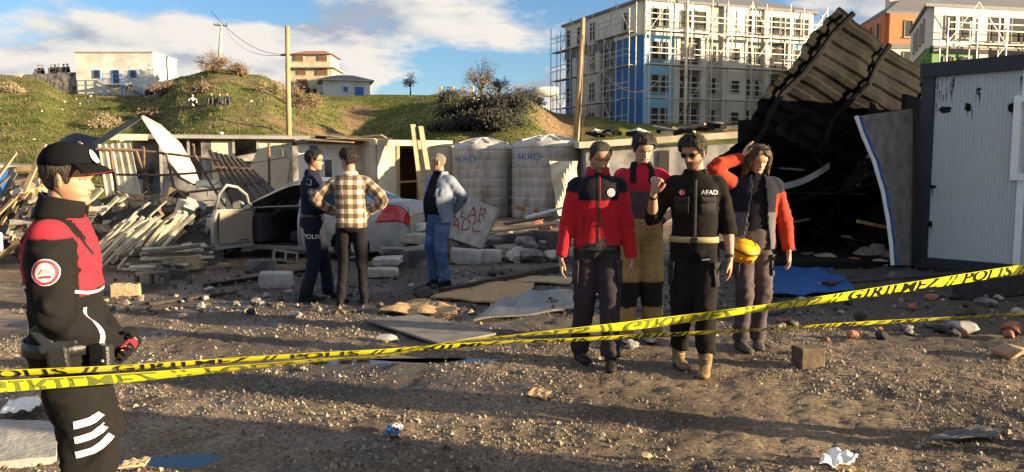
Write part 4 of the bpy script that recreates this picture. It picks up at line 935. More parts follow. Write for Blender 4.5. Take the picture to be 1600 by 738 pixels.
# local frame: x = 0 front bumper .. 4.26 rear bumper, y = -.84 (side towards the camera) .. .84, z up
ZB = [(0, .42), (.08, .62), (.25, .72), (.6, .80), (1.0, .87), (1.25, .91), (3.2, .97), (3.6, 1.0), (4.05, 1.0), (4.2, .93), (4.26, .80)]       # bonnet / belt / boot line
ZR = [(1.10, .90), (1.55, 1.20), (1.95, 1.39), (2.3, 1.44), (2.8, 1.43), (3.15, 1.36), (3.5, 1.17), (3.72, 1.02)]      # roof line
WB = [(0, .52), (.1, .68), (.3, .78), (.7, .82), (2.0, .845), (3.5, .83), (4.0, .77), (4.2, .68), (4.26, .56)]
car = empty('parked_car', (0, 0, 0), 0, 'dusty silver saloon car with its driver door wide open', 'car')
def roofz(x): return max(cr_tab(ZB, x), cr_tab(ZR, x)) if 1.10 < x < 3.72 else cr_tab(ZB, x)
VS = []                                            # cross-section parameter: 0 sill .. 1 belt, 1..2 glasshouse side, 2..3 roof to centre
def csec(x, t, sgn):
    w = cr_tab(WB, x); zb = cr_tab(ZB, x); zr = roofz(x); g = max(0, zr-zb)
    zs = .20+ (0.10*(max(0, .5-x)/.5)**2) + .12*(max(0, x-3.6)/.66)**2
    if t <= 1:
        z = zs+(zb-zs)*t; bulge = math.sin(math.pi*min(1, .12+.80*t))**.5
        y = w*(.90+.10*bulge)-.045*max(0, t-.72)/.28*1.0
        if .70 < t < .74: y -= 0.006
    elif t <= 2:
        f = t-1; z = zb+(g-.06*min(1, g/.3))*f if g > .02 else zb+.005*f
        y = (w-.045)-(0.24*min(1, g/.45)+.01)*f**1.15-(0.10*f if g <= .02 else 0)
    else:
        f = t-2; y0 = csec(x, 2, 1)[1]; z0 = csec(x, 2, 1)[2]; y = y0*(1-f)
        crown = (zr-z0) if g > .02 else .045*min(1, (x+.05)/.3)*min(1, (4.3-x)/.2)
        z = z0+crown*(1-(1-f)**2.2)
    return (x, -y*sgn if sgn > 0 else y, z)
NX = 150; xs_c = [4.26*i/NX for i in range(NX+1)]
ts = [i/26 for i in range(27)]+[1+i/18 for i in range(1, 19)]+[2+i/10 for i in range(1, 11)]
wheels_x = (.78, 3.25); WR = .30
def region(x, t, sgn):
    p = csec(x, t, sgn); z = p[2]
    for wx in wheels_x:
        if t < 1 and math.hypot(x-wx, z-.30) < .355: return 'hole'
    if sgn > 0:                                    # near side: door opening of the driver's door
        if 1.34 < x < 2.28 and t <= 1 and z > .27: return 'hole'
    zr, zb = roofz(x), cr_tab(ZB, x); g = zr-zb
    if 1 < t < 2 and g > .10:
        f = t-1
        if .06 < f < .90:
            if sgn > 0 and 1.34 < x < 2.28: return 'hole'
            if 1.50 < x < 2.22: return 'win_front'
            if 2.33 < x < 2.98: return 'win_rear'
            if 3.03 < x < 3.25: return 'win_quarter'
    if t >= 2 or (t > 1 and g > .02):
        if 1.16 < x < 1.86 and t > 2.06: return 'windscreen'
        if 3.20 < x < 3.66 and t > 2.08: return 'backlight'
    return 'paint'
parts = {}
for sgn in (1, -1):
    P = [[csec(x, t, sgn) for t in ts] for x in xs_c]
    for i in range(NX):
        for j in range(len(ts)-1):
            k = region((xs_c[i]+xs_c[i+1])/2, (ts[j]+ts[j+1])/2, sgn)
            if k == 'hole': continue
            if k.startswith('win_'): k += '+' if sgn > 0 else '-'
            q = [P[i][j], P[i+1][j], P[i+1][j+1], P[i][j+1]]
            parts.setdefault(k, MB()).add(q if sgn < 0 else q[::-1], [(0, 1, 2, 3)])
def weld(o, d=.0008):
    bm = bmesh.new(); bm.from_mesh(o.data); bmesh.ops.remove_doubles(bm, verts=bm.verts, dist=d); bmesh.ops.recalc_face_normals(bm, faces=bm.faces); bm.to_mesh(o.data); bm.free()
    o.data.polygons.foreach_set('use_smooth', [True]*len(o.data.polygons))
for k, mb in parts.items():
    if k == 'paint':
        # close front and rear ends
        for x in (0, 4.26):
            ring = [csec(x, t, 1) for t in ts]+[csec(x, t, -1) for t in ts[::-1]]; mb.add(ring, [tuple(range(len(ring)))])
        o = mb.build('body', 'car_paint', car); weld(o); o.modifiers.new('s', 'SOLIDIFY').thickness = .012
        es = o.modifiers.new('es', 'EDGE_SPLIT'); es.split_angle = R(42)
    else:
        nm = {'windscreen': 'windscreen', 'backlight': 'rear_window'}.get(k, 'window'); o = mb.build(nm, 'car_glass', car); weld(o)
# floor, interior
MB().b2((.5, -.70, .18), (4.0, .70, .25)).build('floor_pan', 'car_inside', car)
MB().b2((1.2, -.74, .3), (1.5, .74, .82)).build('dashboard', 'car_inside', car, bevel=.05)
for y in (-.38, .38):
    s_ = empty('seat', (0, 0, 0)); s_.parent = car
    MB().box((2.25, y, .42), (.5, .5, .18)).build('cushion', 'car_inside', s_, bevel=.05); MB().box((2.52, y, .75), (.16, .48, .62), (0, .25, 0)).build('backrest', 'car_inside', s_, bevel=.05); MB().box((2.62, y, 1.14), (.1, .26, .18), (0, .2, 0)).build('headrest', 'car_inside', s_, bevel=.04)
MB().b2((2.95, -.66, .3), (3.15, .66, .95)).build('rear_bench', 'car_inside', car, bevel=.05)
mb = MB(); mb.tube([(1.72+.06*math.cos(a)*1.0, -.38+.18*math.sin(a), .88+.17*math.cos(a)) for a in [6.283*i/24 for i in range(25)]], .016, 6, caps=False); sw = mb.build('steering_wheel', 'black_rubber', car, smooth=True)
MB().beam((1.5, -.38, .78), (1.72, -.38, .88), .05, .05).build('column', 'car_inside', sw)
for wx in wheels_x:
    for sg in (-1, 1):
        w_ = empty('wheel', (wx, sg*.72, .285)); w_.parent = car
        mb = MB(); prof = [(.20, -.09), (.27, -.10), (.298, -.07), (.30, 0), (.298, .07), (.27, .10), (.20, .09)]
        mb.rings([[(r*math.cos(a), y, r*math.sin(a)) for a in [6.283*i/32 for i in range(32)]] for r, y in prof]); mb.build('tyre', 'black_rubber', w_, smooth=True)
        mb = MB(); yo = sg*.085; mb.rings([[(r*math.cos(a), y, r*math.sin(a)) for a in [6.283*i/32 for i in range(32)]] for r, y in ((.205, yo*.6), (.205, yo*1.12), (.18, yo*1.12), (.175, yo*.5))], caps=False)
        for q in range(7):
            a = 6.283*q/7; mb.beam((.04*math.cos(a), yo*.9, .04*math.sin(a)), (.19*math.cos(a), yo*.95, .19*math.sin(a)), .045, .03, up=(0, 1, 0))
        mb.tube([(0, yo*.5, 0), (0, yo*1.1, 0)], .05, 12); mb.build('rim', 'alloy', w_)
        MB().tube([(0, yo*.1, 0), (0, yo*.45, 0)], .2, 20).build('brake_disc', 'void_dark', w_)
# tail lamps, lids and seams follow the body surface
def patch(name, x0, x1, t0, t1, sgn, off, m, skew=0.0, n=10):
    mb = MB()
    def g(a, b):
        t = t0+(t1-t0)*b; x = x0+(x1-x0)*a+skew*b*(1-a); p = Vector(csec(min(x, 4.26), t, sgn)); return p+Vector((off*.5 if x > 4.0 else 0, -off*sgn, 0))
    mb.grid(g, n, n); o = mb.build(name, m, car, smooth=True); return o
for sg in (1, -1):
    tl = patch('tail_light', 3.72, 4.258, .62, .97, sg, .016, 'tail_red', .18); tl.modifiers.new('s', 'SOLIDIFY').thickness = .02
    patch('seam', 2.31, 2.325, .12, 1.0, sg, .004, 'void_dark'); patch('seam', 3.03, 3.045, .45, 1.0, sg, .004, 'void_dark'); patch('seam', 1.27, 1.285, .12, .95, sg, .004, 'void_dark')
    patch('door_handle', 2.84, 3.0, .76, .82, sg, .03, 'car_paint')
    patch('side_strip', 2.36, 3.0, .40, .44, sg, .012, 'car_paint')
    patch('sill', 1.15, 2.95, .0, .10, sg, .012, 'car_paint')
    patch('headlight', .03, .42, .62, .92, sg, .012, 'car_glass', .0)
mb = MB(); mb.grid(lambda a, b: (4.262+.006*math.sin(3*a), -.52+1.04*a, .50+.30*b), 8, 6); lid = mb.build('boot_lid', 'car_paint', car)
for a_, b_ in (((4.272, -.55, .48), (4.272, .55, .48)), ((4.266, -.55, .48), (4.24, -.58, .96)), ((4.266, .55, .48), (4.24, .58, .96))): MB().beam(a_, b_, .012, .012).build('seam', 'void_dark', car)
pl = MB().b2((4.27, -.26, .52), (4.29, .26, .64)).build('number_plate', 'plate_white', car)
vs, fs = text_mesh('55 D', .11); MB().add([(4.2935, -.10+v.x, .58+v.y) for v in vs], fs).build('plate_text', 'tape_black', pl)
MB().b2((4.2905, -.258, .523), (4.2925, -.225, .637)).build('plate_band', 'blue_paint', pl)
# open door: outer skin copied from the body section, trim, glass frame, mirror
dr = empty('door', (1.34, -.80, 0)); dr.parent = car; dr.rotation_euler = (0, 0, R(-100))
def dsk(x, t, off=0): p = Vector(csec(x, t, 1)); return Vector((p.x-1.34, p.y+.80+off, p.z))
mb = MB(); tz = [.09+.91*i/14 for i in range(15)]; dx_ = [1.34+.94*i/16 for i in range(17)]
for off in (0.0, .07):
    k = len(mb.v); mb.add([dsk(x, t, off) for t in tz for x in dx_], [(j*17+i, j*17+i+1, (j+1)*17+i+1, (j+1)*17+i) for j in range(14) for i in range(16)])
n_ = 17*15
rim_ = [i for i in range(17)]+[j*17+16 for j in range(1, 15)]+[14*17+i for i in range(15, -1, -1)]+[j*17 for j in range(13, 0, -1)]
mb.f += [(rim_[i], rim_[(i+1) % len(rim_)], rim_[(i+1) % len(rim_)]+n_, rim_[i]+n_) for i in range(len(rim_))]; mb.m += [0]*len(rim_)
mb.build('skin', 'car_paint', dr)
MB().prism([dsk(1.42, .2, .075), dsk(2.2, .2, .075), dsk(2.22, .93, .075), dsk(1.42, .93, .075)], (0, .03, 0)).build('trim', 'car_trim', dr, bevel=.015)
MB().prism([dsk(1.55, .55, .106), dsk(2.0, .55, .106), dsk(2.03, .72, .106), dsk(1.55, .72, .106)], (0, .03, 0)).build('armrest', 'car_trim', dr, bevel=.012)
MB().prism([dsk(1.5, .25, .106), dsk(1.75, .25, .106), dsk(1.75, .42, .106), dsk(1.5, .42, .106)], (0, .01, 0)).build('speaker', 'car_inside', dr)
def top(x, f): p = Vector(csec(x, 1+f, 1)); return Vector((p.x-1.34, p.y+.80+.03, p.z))
mb = MB(); mb.tube([dsk(1.36, 1, .03), top(1.50, .5), top(1.66, .88), top(1.95, .93), top(2.2, .93), top(2.27, .6), dsk(2.28, 1, .03)], .026, 8); mb.build('window_frame', 'car_paint', dr, smooth=True)
mr = MB(); mr.ell((.12, -.14, .98), (.06, .11, .075), 14, 8); mo = mr.build('mirror', 'car_paint', dr, smooth=True); MB().box((.185, -.14, .98), (.012, .17, .11)).build('mirror_glass', 'car_glass', mo)
CAR_Y = 13.05
car.location = (XP(352, CAR_Y)-.78, CAR_Y+.84, -.03); car.rotation_euler = (0, 0, R(-3))
car.rotation_euler.z = R(-12); car.scale = (.95, .95, .97); car.location = (-5.55, 14.1, -.03)
# another vehicle just entering the left edge of the picture
vn = empty('parked_van', (0, 0, 0), 0, 'pale van with red tail lamp at the yard edge beside the officer', 'van')
mb = MB(); prof = [(0, .30), (.04, .75), (.10, 1.15), (.22, 1.62), (.42, 1.78), (2.6, 1.80), (3.3, 1.25), (4.1, 1.0), (4.15, .3)]
mb.prism([(-x, -.85, z) for x, z in prof], (0, 1.7, 0)); mb.build('body', 'car_paint', vn, bevel=.06)
mb = MB(); mb.prism([(-.02+.02, -.87, .80), (.01, -.87, 1.12), (-.10, -.87, 1.40), (-.2, -.87, 1.40), (-.12, -.87, .80)], (0, .12, 0)); mb.build('tail_light', 'tail_red', vn)
mb = MB(); mb.b2((-.14, .74, .80), (.035, .858, 1.3)); mb.build('tail_light', 'tail_red', vn, bevel=.02)
MB().b2((-.10, -.86, .28), (.06, .86, .58)).build('bumper', 'white_plastic', vn, bevel=.04)
MB().prism([(-.34, -.86, 1.2), (-1.6, -.86, 1.2), (-1.55, -.86, 1.65), (-.46, -.86, 1.65)], (0, .008, 0)).build('window', 'car_glass', vn)
for x in (-.75, -3.2):
    w_ = empty('wheel', (x, -.78, .31)); w_.parent = vn; MB().tube([(0, -.09, 0), (0, .12, 0)], .31, 28).build('tyre', 'black_rubber', w_); MB().tube([(0, -.1, 0), (0, .05, 0)], .19, 20).build('rim', 'alloy', w_)
vn.location = (XP(-4, 11.6), 9.9+.85, 0)
# ------------------------------------------------------------------ people
def cloth_mat(name, rough=0.9, attr='Col', bump=.10, bs=420, sheen=.02):
    m = mat(name, (1, 1, 1), rough, attr=attr, bump=bump, bscale=bs, var=.10, vscale=9, sheen=sheen, spec=.10); return m
cloth_mat('cloth'); cloth_mat('fleece', .95, bump=.22, bs=380, sheen=.1); cloth_mat('leather', .55, bump=.2, bs=120, sheen=0)
mat('skin', (1, 1, 1), .5, attr='Col', bump=.12, bscale=260, spec=.35); MATS['skin'].node_tree.nodes['Principled BSDF'].inputs['Subsurface Weight'].default_value = .08
MATS['skin'].node_tree.nodes['Principled BSDF'].inputs['Subsurface Radius'].default_value = (.01, .004, .002)
mat('hair', (1, 1, 1), .6, attr='Col', bump=.8, bscale=90, stretch=(3, 3, .6), var=.35, vscale=30, spec=.4)
mat('reflective', (.62, .63, .66), .35, metal=.3); mat('red_glove', (.42, .02, .03), .8, var=.15, vscale=20); mat('patch_white', (.72, .68, .66), .7)
mat('patch_red', (.42, .03, .05), .7); mat('patch_grey', (.30, .33, .33), .7); mat('strap_tan', (.33, .27, .12), .8, var=.15, vscale=30); mat('white_print', (.70, .70, .68), .7); mat('glass_lens', (.01, .01, .012), .06, spec=.8)
mat('metal_stud', (.6, .58, .52), .3, metal=.8); mat('black_leather', (.012, .012, .013), .42, bump=.2, bscale=120); mat('navy_cloth', (.006, .0065, .009), .95, spec=.08, bump=.1, bscale=300); mat('red_trim', (.25, .015, .02), .8)
def remesh(mb, voxel, it=4):
    me = mb.mesh('tmp', []); ob = bpy.data.objects.new('tmp', me); C.objects.link(ob)
    q = ob.modifiers.new('r', 'REMESH'); q.mode = 'VOXEL'; q.voxel_size = voxel
    if it: s_ = ob.modifiers.new('s', 'SMOOTH'); s_.factor = .5; s_.iterations = it
    dg = bpy.context.evaluated_depsgraph_get(); ev = ob.evaluated_get(dg); m2 = bpy.data.meshes.new_from_object(ev)
    vs = [v.co.copy() for v in m2.vertices]; ns = [v.normal.copy() for v in m2.vertices]; fs = [tuple(p.vertices) for p in m2.polygons]
    bpy.data.objects.remove(ob); bpy.data.meshes.remove(me); bpy.data.meshes.remove(m2); return vs, ns, fs
def cmesh(name, vs, fs, cols, matn, parent):
    me = bpy.data.meshes.new(name); me.from_pydata(vs, [], fs); me.polygons.foreach_set('use_smooth', [True]*len(fs))
    at = me.color_attributes.new('Col', 'FLOAT_COLOR', 'POINT'); at.data.foreach_set('color', [c for q in cols for c in (q[0], q[1], q[2], 1.0)])
    me.materials.append(M(matn)); o = bpy.data.objects.new(name, me); C.objects.link(o); o.parent = parent; return o
def ik(a, b, l1, l2, pole):
    d = b-a; L = min(d.length, (l1+l2)*.999); u = d.normalized(); b2 = a+u*L
    x = (l1*l1-l2*l2+L*L)/(2*L); h = math.sqrt(max(0, l1*l1-x*x)); p = Vector(pole); p = (p-u*p.dot(u)).normalized()
    return a+u*x+p*h, b2
def path(pts, rads, n=5):                           # smooth a limb polyline
    out, rr = [], []; k = len(pts)
    for i in range(k-1):
        p0, p1, p2, p3 = pts[max(i-1, 0)], pts[i], pts[i+1], pts[min(i+2, k-1)]
        for j in range(n):
            t = j/n; a = .5*((2*p1)+(p2-p0)*t+(2*p0-5*p1+4*p2-p3)*t*t+(3*p1-p0-3*p2+p3)*t**3); lin = p1*(1-t)+p2*t
            out.append(a*.5+lin*.5); rr.append(rads[i]*(1-t)+rads[i+1]*t)
    return out+[pts[-1]], rr+[rads[-1]]
def segdist(p, a, b):
    d = b-a; t = max(0, min(1, (p-a).dot(d)/d.length_squared)); return (p-(a+d*t)).length, t
def hand(mb, wr, f, w, pn, curl=.5, spread=.02, k=1.0, thumb=.6):
    f = f.normalized(); w = (w-f*w.dot(f)).normalized(); pn = (pn-f*pn.dot(f)-w*pn.dot(w)).normalized()
    mb.rings([[wr+f*(s*k)+w*(math.cos(a)*rw*k)+pn*(math.sin(a)*rt*k) for a in [6.283*i/12 for i in range(12)]] for s, rw, rt in ((-.03, .027, .021), (0, .028, .02), (.03, .036, .019), (.065, .041, .017), (.09, .040, .014), (.10, .036, .010))])
    for i, (L_, off) in enumerate(((.074, .030), (.084, .010), (.078, -.011), (.060, -.030))):
        b = wr+f*(.088*k)+w*(off*k); ang = curl*.35; pts = [b-f*.02*k, b]; 
        for q, s in enumerate((.45, .30, .25)):
            dv = f*math.cos(ang)+pn*math.sin(ang)+w*(spread*(1.5-i)*.8); pts.append(pts[-1]+dv.normalized()*(L_*s*k)); ang += curl*(.9 if q == 0 else .8)
        mb.tube(pts, [.0095*k, .0098*k, .0092*k, .0085*k, .006*k], 7)
    b = wr+f*(.022*k)+w*(.026*k); d1 = (f*.65+w*.65+pn*.35).normalized(); d2 = (f*.9+w*(.3-.3*thumb)+pn*.4*thumb).normalized()
    mb.tube([b-d1*.01, b+d1*.035*k, b+d1*.05*k+d2*.022*k, b+d1*.05*k+d2*.05*k], [.014*k, .0125*k, .011*k, .007*k], 7)
HW = [(0, .026), (.04, .040), (.12, .050), (.25, .0605), (.4, .068), (.5, .0715), (.62, .0755), (.75, .074), (.87, .060), (.95, .038), (1, .006)]
HF = [(0, .062), (.04, .080), (.11, .087), (.17, .0815), (.22, .0855), (.27, .0855), (.32, .081), (.42, .081), (.50, .079), (.57, .0885), (.68, .089), (.80, .076), (.9, .052), (.96, .028), (1, .0)]
HB = [(0, -.035), (.06, -.01), (.14, .012), (.25, .05), (.36, .082), (.5, .098), (.65, .103), (.78, .095), (.88, .074), (.95, .044), (1, .0)]
HH = .228
def head_pt(t, a, off=0.0):                         # a = 0 front, +-pi back
    w = cr_tab(HW, t)+off; fr = cr_tab(HF, t)+off; bk = cr_tab(HB, t)+off; c, s = math.cos(a), math.sin(a)
    e = .86 if c > 0 else .95
    x = w*math.copysign(abs(s)**e, s); y = (fr if c > 0 else bk)*math.copysign(abs(c)**(.9 if c > 0 else 1.0), c)
    return Vector((x, y, t*HH+off*max(0, (t-.8)/.2)))
def mixc(a, b, f): f = max(0, min(1, f)); return tuple(p*(1-f)+q*f for p, q in zip(a, b))
def g2(x, s): return math.exp(-(x/s)**2)
def head_geo(skin, haircol, beard, lips=(.36, .13, .10), lids=0.0, fem=False):
    vs, cols = [], []; NT, NA = 56, 60
    angs = [math.pi*math.copysign(abs(q)**1.25, q) for q in [-1+2*i/NA for i in range(NA)]]
    for i in range(NT+1):
        t = i/NT
        for a in angs:
            p = head_pt(t, a); fr = math.cos(a) > .25; x = p.x; c = skin
            if fr:
                nose = (.024 if t < .355 else .024*(1-(t-.355)/.2)) if .29 < t < .555 else 0
                if t < .33 and t > .29: nose *= (t-.29)/.04
                p.y += max(0, nose)*g2(x, .0135+.006*g2(t-.335, .03))
                for sx in (-1, 1):
                    p.y -= .0105*g2(x-sx*.031, .015)*g2(t-.495, .042); p.y += .004*g2(x-sx*.045, .02)*g2(t-.40, .05)
                    p.y += .005*g2(x-sx*.03, .02)*g2(t-.565, .02)
                p.y += .0045*g2(x, .02)*(g2(t-.252, .012)+g2(t-.215, .014))-.004*g2(x, .022)*g2(t-.234, .008)
                lipm = g2(x, .019)**2*max(g2(t-.25, .014), g2(t-.217, .014)); c = mixc(c, lips, lipm*.85)
                c = mixc(c, tuple(q*.35 for q in lips), g2(x, .02)*g2(t-.234, .006)*.9)
                for sx in (-1, 1):
                    dx = (x-sx*.033)
                    c = mixc(c, haircol, 1.1*g2(dx, .017)**1.5*g2(t-.575-.012*g2(dx, .01), .013)*(.8 if fem else 1))
                    c = mixc(c, tuple(q*.55 for q in skin), .5*g2(dx, .018)*g2(t-.51, .02))
                c = mixc(c, (.55*skin[0]+.10, skin[1]*.72, skin[2]*.7), .25*g2(t-.38, .07)*g2(abs(x)-.04, .02))
            if beard and t < .36:
                m_ = max(0, min(1, (.34-t)/.05))*(1 if math.cos(a) > -.25 else 0); m_ *= 1-.8*g2(x, .02)*g2(t-.235, .03)*(1 if fr else 0)
                if fr and t > .27: m_ *= max(g2(abs(x)-.055, .02), g2(t-.285, .02)*g2(x, .03))
                c = mixc(c, haircol, beard*m_*(.85+.3*nz3(p, 160)))
            vs.append(p); cols.append(c)
    fs = [(i*NA+j, i*NA+(j+1) % NA, (i+1)*NA+(j+1) % NA, (i+1)*NA+j) for i in range(NT) for j in range(NA)]
    fs += [tuple(range(NA-1, -1, -1)), tuple(range(NT*NA, NT*NA+NA))]
    mb = MB(); mb.v = [tuple(v) for v in vs]; mb.f = fs
    def addc(fn, col):
        k = len(mb.v); fn(); cols.extend([col]*(len(mb.v)-k))
    for sx in (-1, 1):
        addc(lambda: mb.ell((sx*.032, .0635, .497*HH), (.0125, .0125, .0105 if lids < .5 else .007), 10, 8), (.62, .58, .55) if lids < .5 else tuple(q*.7 for q in skin))
        if lids < .5: addc(lambda: mb.ell((sx*.0315, .0745, .497*HH), (.0055, .0028, .0055), 10, 6), (.02, .012, .008))
        addc(lambda: mb.ell((sx*.036, .0645, .512*HH), (.0155, .0125, .0065), 10, 6), tuple(q*.8 for q in skin))
        Rm = Euler((0, sx*.12, sx*-.45)).to_matrix()
        addc(lambda: mb.ell((sx*.0765, -.008, .455*HH), (.0085, .019, .031), 12, 8, 0, Rm), tuple(q*.95 for q in skin))
        addc(lambda: mb.ell((sx*.0825, -.004, .46*HH), (.0045, .009, .016), 8, 6, 0, Rm), tuple(q*.6 for q in skin))
    return mb, cols
def hairline(a, style):                             # lowest t covered by hair at angle a
    b = abs(a)/math.pi                              # 0 front .. 1 back
    tab = {'short': [(0, .80), (.16, .80), (.27, .74), (.36, .60), (.44, .42), (.50, .56), (.56, .50), (.64, .30), (.75, .17), (1, .14)],
           'balding': [(0, .97), (.2, .95), (.33, .80), (.40, .60), (.45, .46), (.5, .57), (.56, .50), (.64, .30), (1, .16)],
           'crop': [(0, .84), (.12, .83), (.2, .87), (.28, .76), (.36, .62), (.44, .46), (.50, .57), (.56, .50), (.64, .32), (1, .17)],
           'long': [(0, .86), (.10, .82), (.22, .72), (.30, .50), (.40, .32), (.5, .15), (1, .02)],
           'cap': [(0, .80), (.33, .66), (.40, .40), (.44, .40), (.50, .56), (.56, .50), (.64, .30), (1, .15)]}[style]
    return lerp_lin(tab, b)
def hair_geo(style, thick, seed):
    NT, NA = 44, 72; vs, fs = [], []; idx = {}
    for i in range(NT+1):
        for j in range(NA):
            a = -math.pi+2*math.pi*j/NA; h0 = hairline(a, style); t = h0+(1-h0)*(i/NT)
            edge = min(1, i/5); vol = thick*(.45+.55*min(1, max(0, (t-.45)/.35)))*edge+.0015
            if style == 'short': vol *= (1+.5*max(0, math.cos(a))*min(1, max(0, (t-.75)/.1)))
            p = head_pt(t, a, vol+.55*thick*edge*(nz3((math.sin(a)*6, math.cos(a)*6, t*4), 1.6, seed)+.5*nz3((math.sin(a)*14, math.cos(a)*14, t*7), 1.8, seed+3)))
            vs.append(p)
    fs = [(i*NA+j, i*NA+(j+1) % NA, (i+1)*NA+(j+1) % NA, (i+1)*NA+j) for i in range(NT) for j in range(NA)]
    fs.append(tuple(range(NT*NA, NT*NA+NA))); return vs, fs

def cargo(P, matn, sides=(1, -1), front=True):
    for q in sides:
        c = P.hip[q]*.52+P.knee[q]*.48+Vector((q*.05, 0, 0)); kk = P.k
        for nm, dz, hh, of in (('cargo_pocket', 0, .16, .010), ('pocket_flap', .075, .05, .017)): P.strip(nm, [(-.06, 0), (.06, 0)], hh*kk, c+Vector((0, 0, dz*kk)), (Vector((-1, .0, 0)) if front else FW), Vector((0, 0, 1)), (Vector((-q*.75, -1, 0)) if front else Vector((-1, 0, 0))), matn, bvh=P.legbvh, off=of, thick=.006)
class Person:
    def __init__(s, name, label, loc, yaw, H, group=None):
        s.k = H/1.75; s.root = empty(name, loc, R(yaw), label, 'person', group); s.parts = {}; s.top_bulk = 1.0
    def joints(s, feet, hands, lean=(0, 0), hip=(0, 0), poles=None, head=(0, 0, 0), kneepole=None, shr=0.0):
        k = s.k; V = Vector; s.feet = feet; s.head_r = head
        s.pel = V((hip[0], hip[1], .94*k)); s.lean = V((lean[0], lean[1], 0)); s.lean.x += hip[0]; s.lean.y += hip[1]
        s.hip = {q: s.pel+V((q*.088*k, 0, -.02)) for q in (1, -1)}; s.ank = {}; s.knee = {}
        for q in (1, -1):
            fx, fy, fa = feet[q]; s.ank[q] = V((fx, fy, .085*k)); kp = (kneepole or {}).get(q, (math.sin(R(-fa))*.6, 1, 0))
            s.knee[q], s.ank[q] = ik(s.hip[q], s.ank[q], .4245*k, .4245*k, kp)
        s.sh = {}; s.el = {}; s.wr = {}; s.hd = {}
        for q in (1, -1):
            s.sh[q] = V((q*.168*k*math.cos(R(shr)), q*.168*k*math.sin(R(shr)), 1.388*k))+s.lean
            hnd = V(hands[q][:3])*1.0; hnd = V((hnd.x, hnd.y, hnd.z)); s.el[q], s.wr[q] = ik(s.sh[q], hnd, .295*k, .265*k, (poles or {}).get(q, (q*.25, -1, -.15)))
        s.nb = V((0, -.005, 1.475*k))+s.lean*1.05; s.hc = V((0, .028, 1.522*k))+s.lean*1.12
        return s
    def cen(s, z): f = max(0, min(1.1, (z/s.k-.94)/(1.42-.94))); return Vector((s.pel.x, s.pel.y, 0))+(s.lean-Vector((s.pel.x, s.pel.y, 0)))*f
    def ring(s, z, rx, ry, n=28, sq=.85, yo=0.0, shr=0.0):
        c = s.cen(z); out = []
        for i in range(n):
            a = 6.2832*i/n; ca, sa = math.cos(a), math.sin(a); x = rx*math.copysign(abs(ca)**sq, ca); y = ry*math.copysign(abs(sa)**sq, sa)+yo
            out.append(Vector((c.x+x, c.y+y, z)))
        return out
    def armparam(s, p):
        best = None
        for q in (1, -1):
            d1, t1 = segdist(p, s.sh[q], s.el[q]); d2, t2 = segdist(p, s.el[q], s.wr[q])
            d, t = (d1, t1*.5) if d1 < d2 else (d2, .5+t2*.5)
            if best is None or d < best[0]: best = (d, t, q)
        return best
    def isarm(s, p, lim=.105):
        d, t, q = s.armparam(p)
        if t > .06 and d < lim*s.k*s.top_bulk and (abs(p.x-s.cen(p.z).x) > .155*s.k or t > .5 or abs(p.y-s.cen(p.z).y) > .145*s.k): return q, t
        return None
    def wrinkle(s, vs, ns, amp, seed, joints, zst=1.7):
        out = []
        for p, n in zip(vs, ns):
            j = 1+1.6*max([math.exp(-((p-q).length/(.11*s.k))**2) for q in joints] or [0])
            d = amp*(.6+.6*(j-1))*(nz3((p.x*9+p.z*3, p.y*9, p.z*6), 1.0, seed)+.5*nz3((p.x*17+p.z*9, p.y*17-p.z*7, p.z*11), 1.0, seed+5))
            r_ = 1-abs(nz3((p.x*7+p.z*6, p.y*7-p.z*5, p.z*7*zst), 1.0, seed+9))*3.0
            out.append(p+n*(d+amp*(.4+.7*(j-1))*max(0, r_)))
        return out
    def top(s, name, colfn, matn='cloth', hem=.90, bulk=1.0, voxel=.013, sleeve=1.0, cuff=(.046, .046), amp=.006, collar=None, belly=0.0, sleeve_r=(.062, .054, .048, .044), flare=0.0, seed=1, attrs=None, chest=1.0):
        k = s.k; b = bulk; mb = MB(); s.top_bulk = b
        tab = [(hem, .165+flare, .118+flare), (hem+.05, .166+flare*.6, .120+flare*.6), (1.0, .160, .116+belly*.6), (1.08, .157, .116+belly), (1.2, .166, .122+belly*.6), (1.32, .176*chest, .126), (1.375, .168*chest, .116), (1.415, .148*chest, .101), (1.445, .118, .088), (1.472, .086, .076), (1.495, .070, .068)]
        mb.rings([s.ring(z*k, rx*k*b, ry*k*b, yo=belly*.5*k if .98 < z < 1.25 else 0) for z, rx, ry in tab if z >= hem-.001])
        for q in (1, -1):
            a, e, w = s.sh[q], s.el[q], s.wr[q]; inner = a+Vector((-q*.06*k, 0, .012*k)); pts = [inner, a, e, w]; rr = [x*k*b for x in (.056, *sleeve_r[:3])]; rr = [rr[0], sleeve_r[0]*k*b, sleeve_r[1]*k*b, sleeve_r[3]*k*b]
            if sleeve < 1:                         # rolled or short sleeve
                f = (sleeve-.5)/.5; w = e+(w-e)*max(.05, f); pts = [inner, a, e, w]; rr[3] = (sleeve_r[1]*(1-f)+sleeve_r[3]*f)*k*b*1.03
            P_, r_ = path(pts, rr, 6); mb.tube(P_, r_, 16)
        vs, ns, fs = remesh(mb, voxel); vs = s.wrinkle(vs, ns, amp, seed, [s.el[1], s.el[-1]]+[s.sh[q]+Vector((0, 0, -.08)) for q in (1, -1)])
        cols = [colfn(p, s.isarm(p), n) for p, n in zip(vs, ns)]
        o = cmesh(name, vs, fs, cols, matn, s.root); s.parts[name] = o; s.topv = (vs, fs)
        s.bvh = BVHTree.FromPolygons([tuple(v) for v in vs], fs); return o
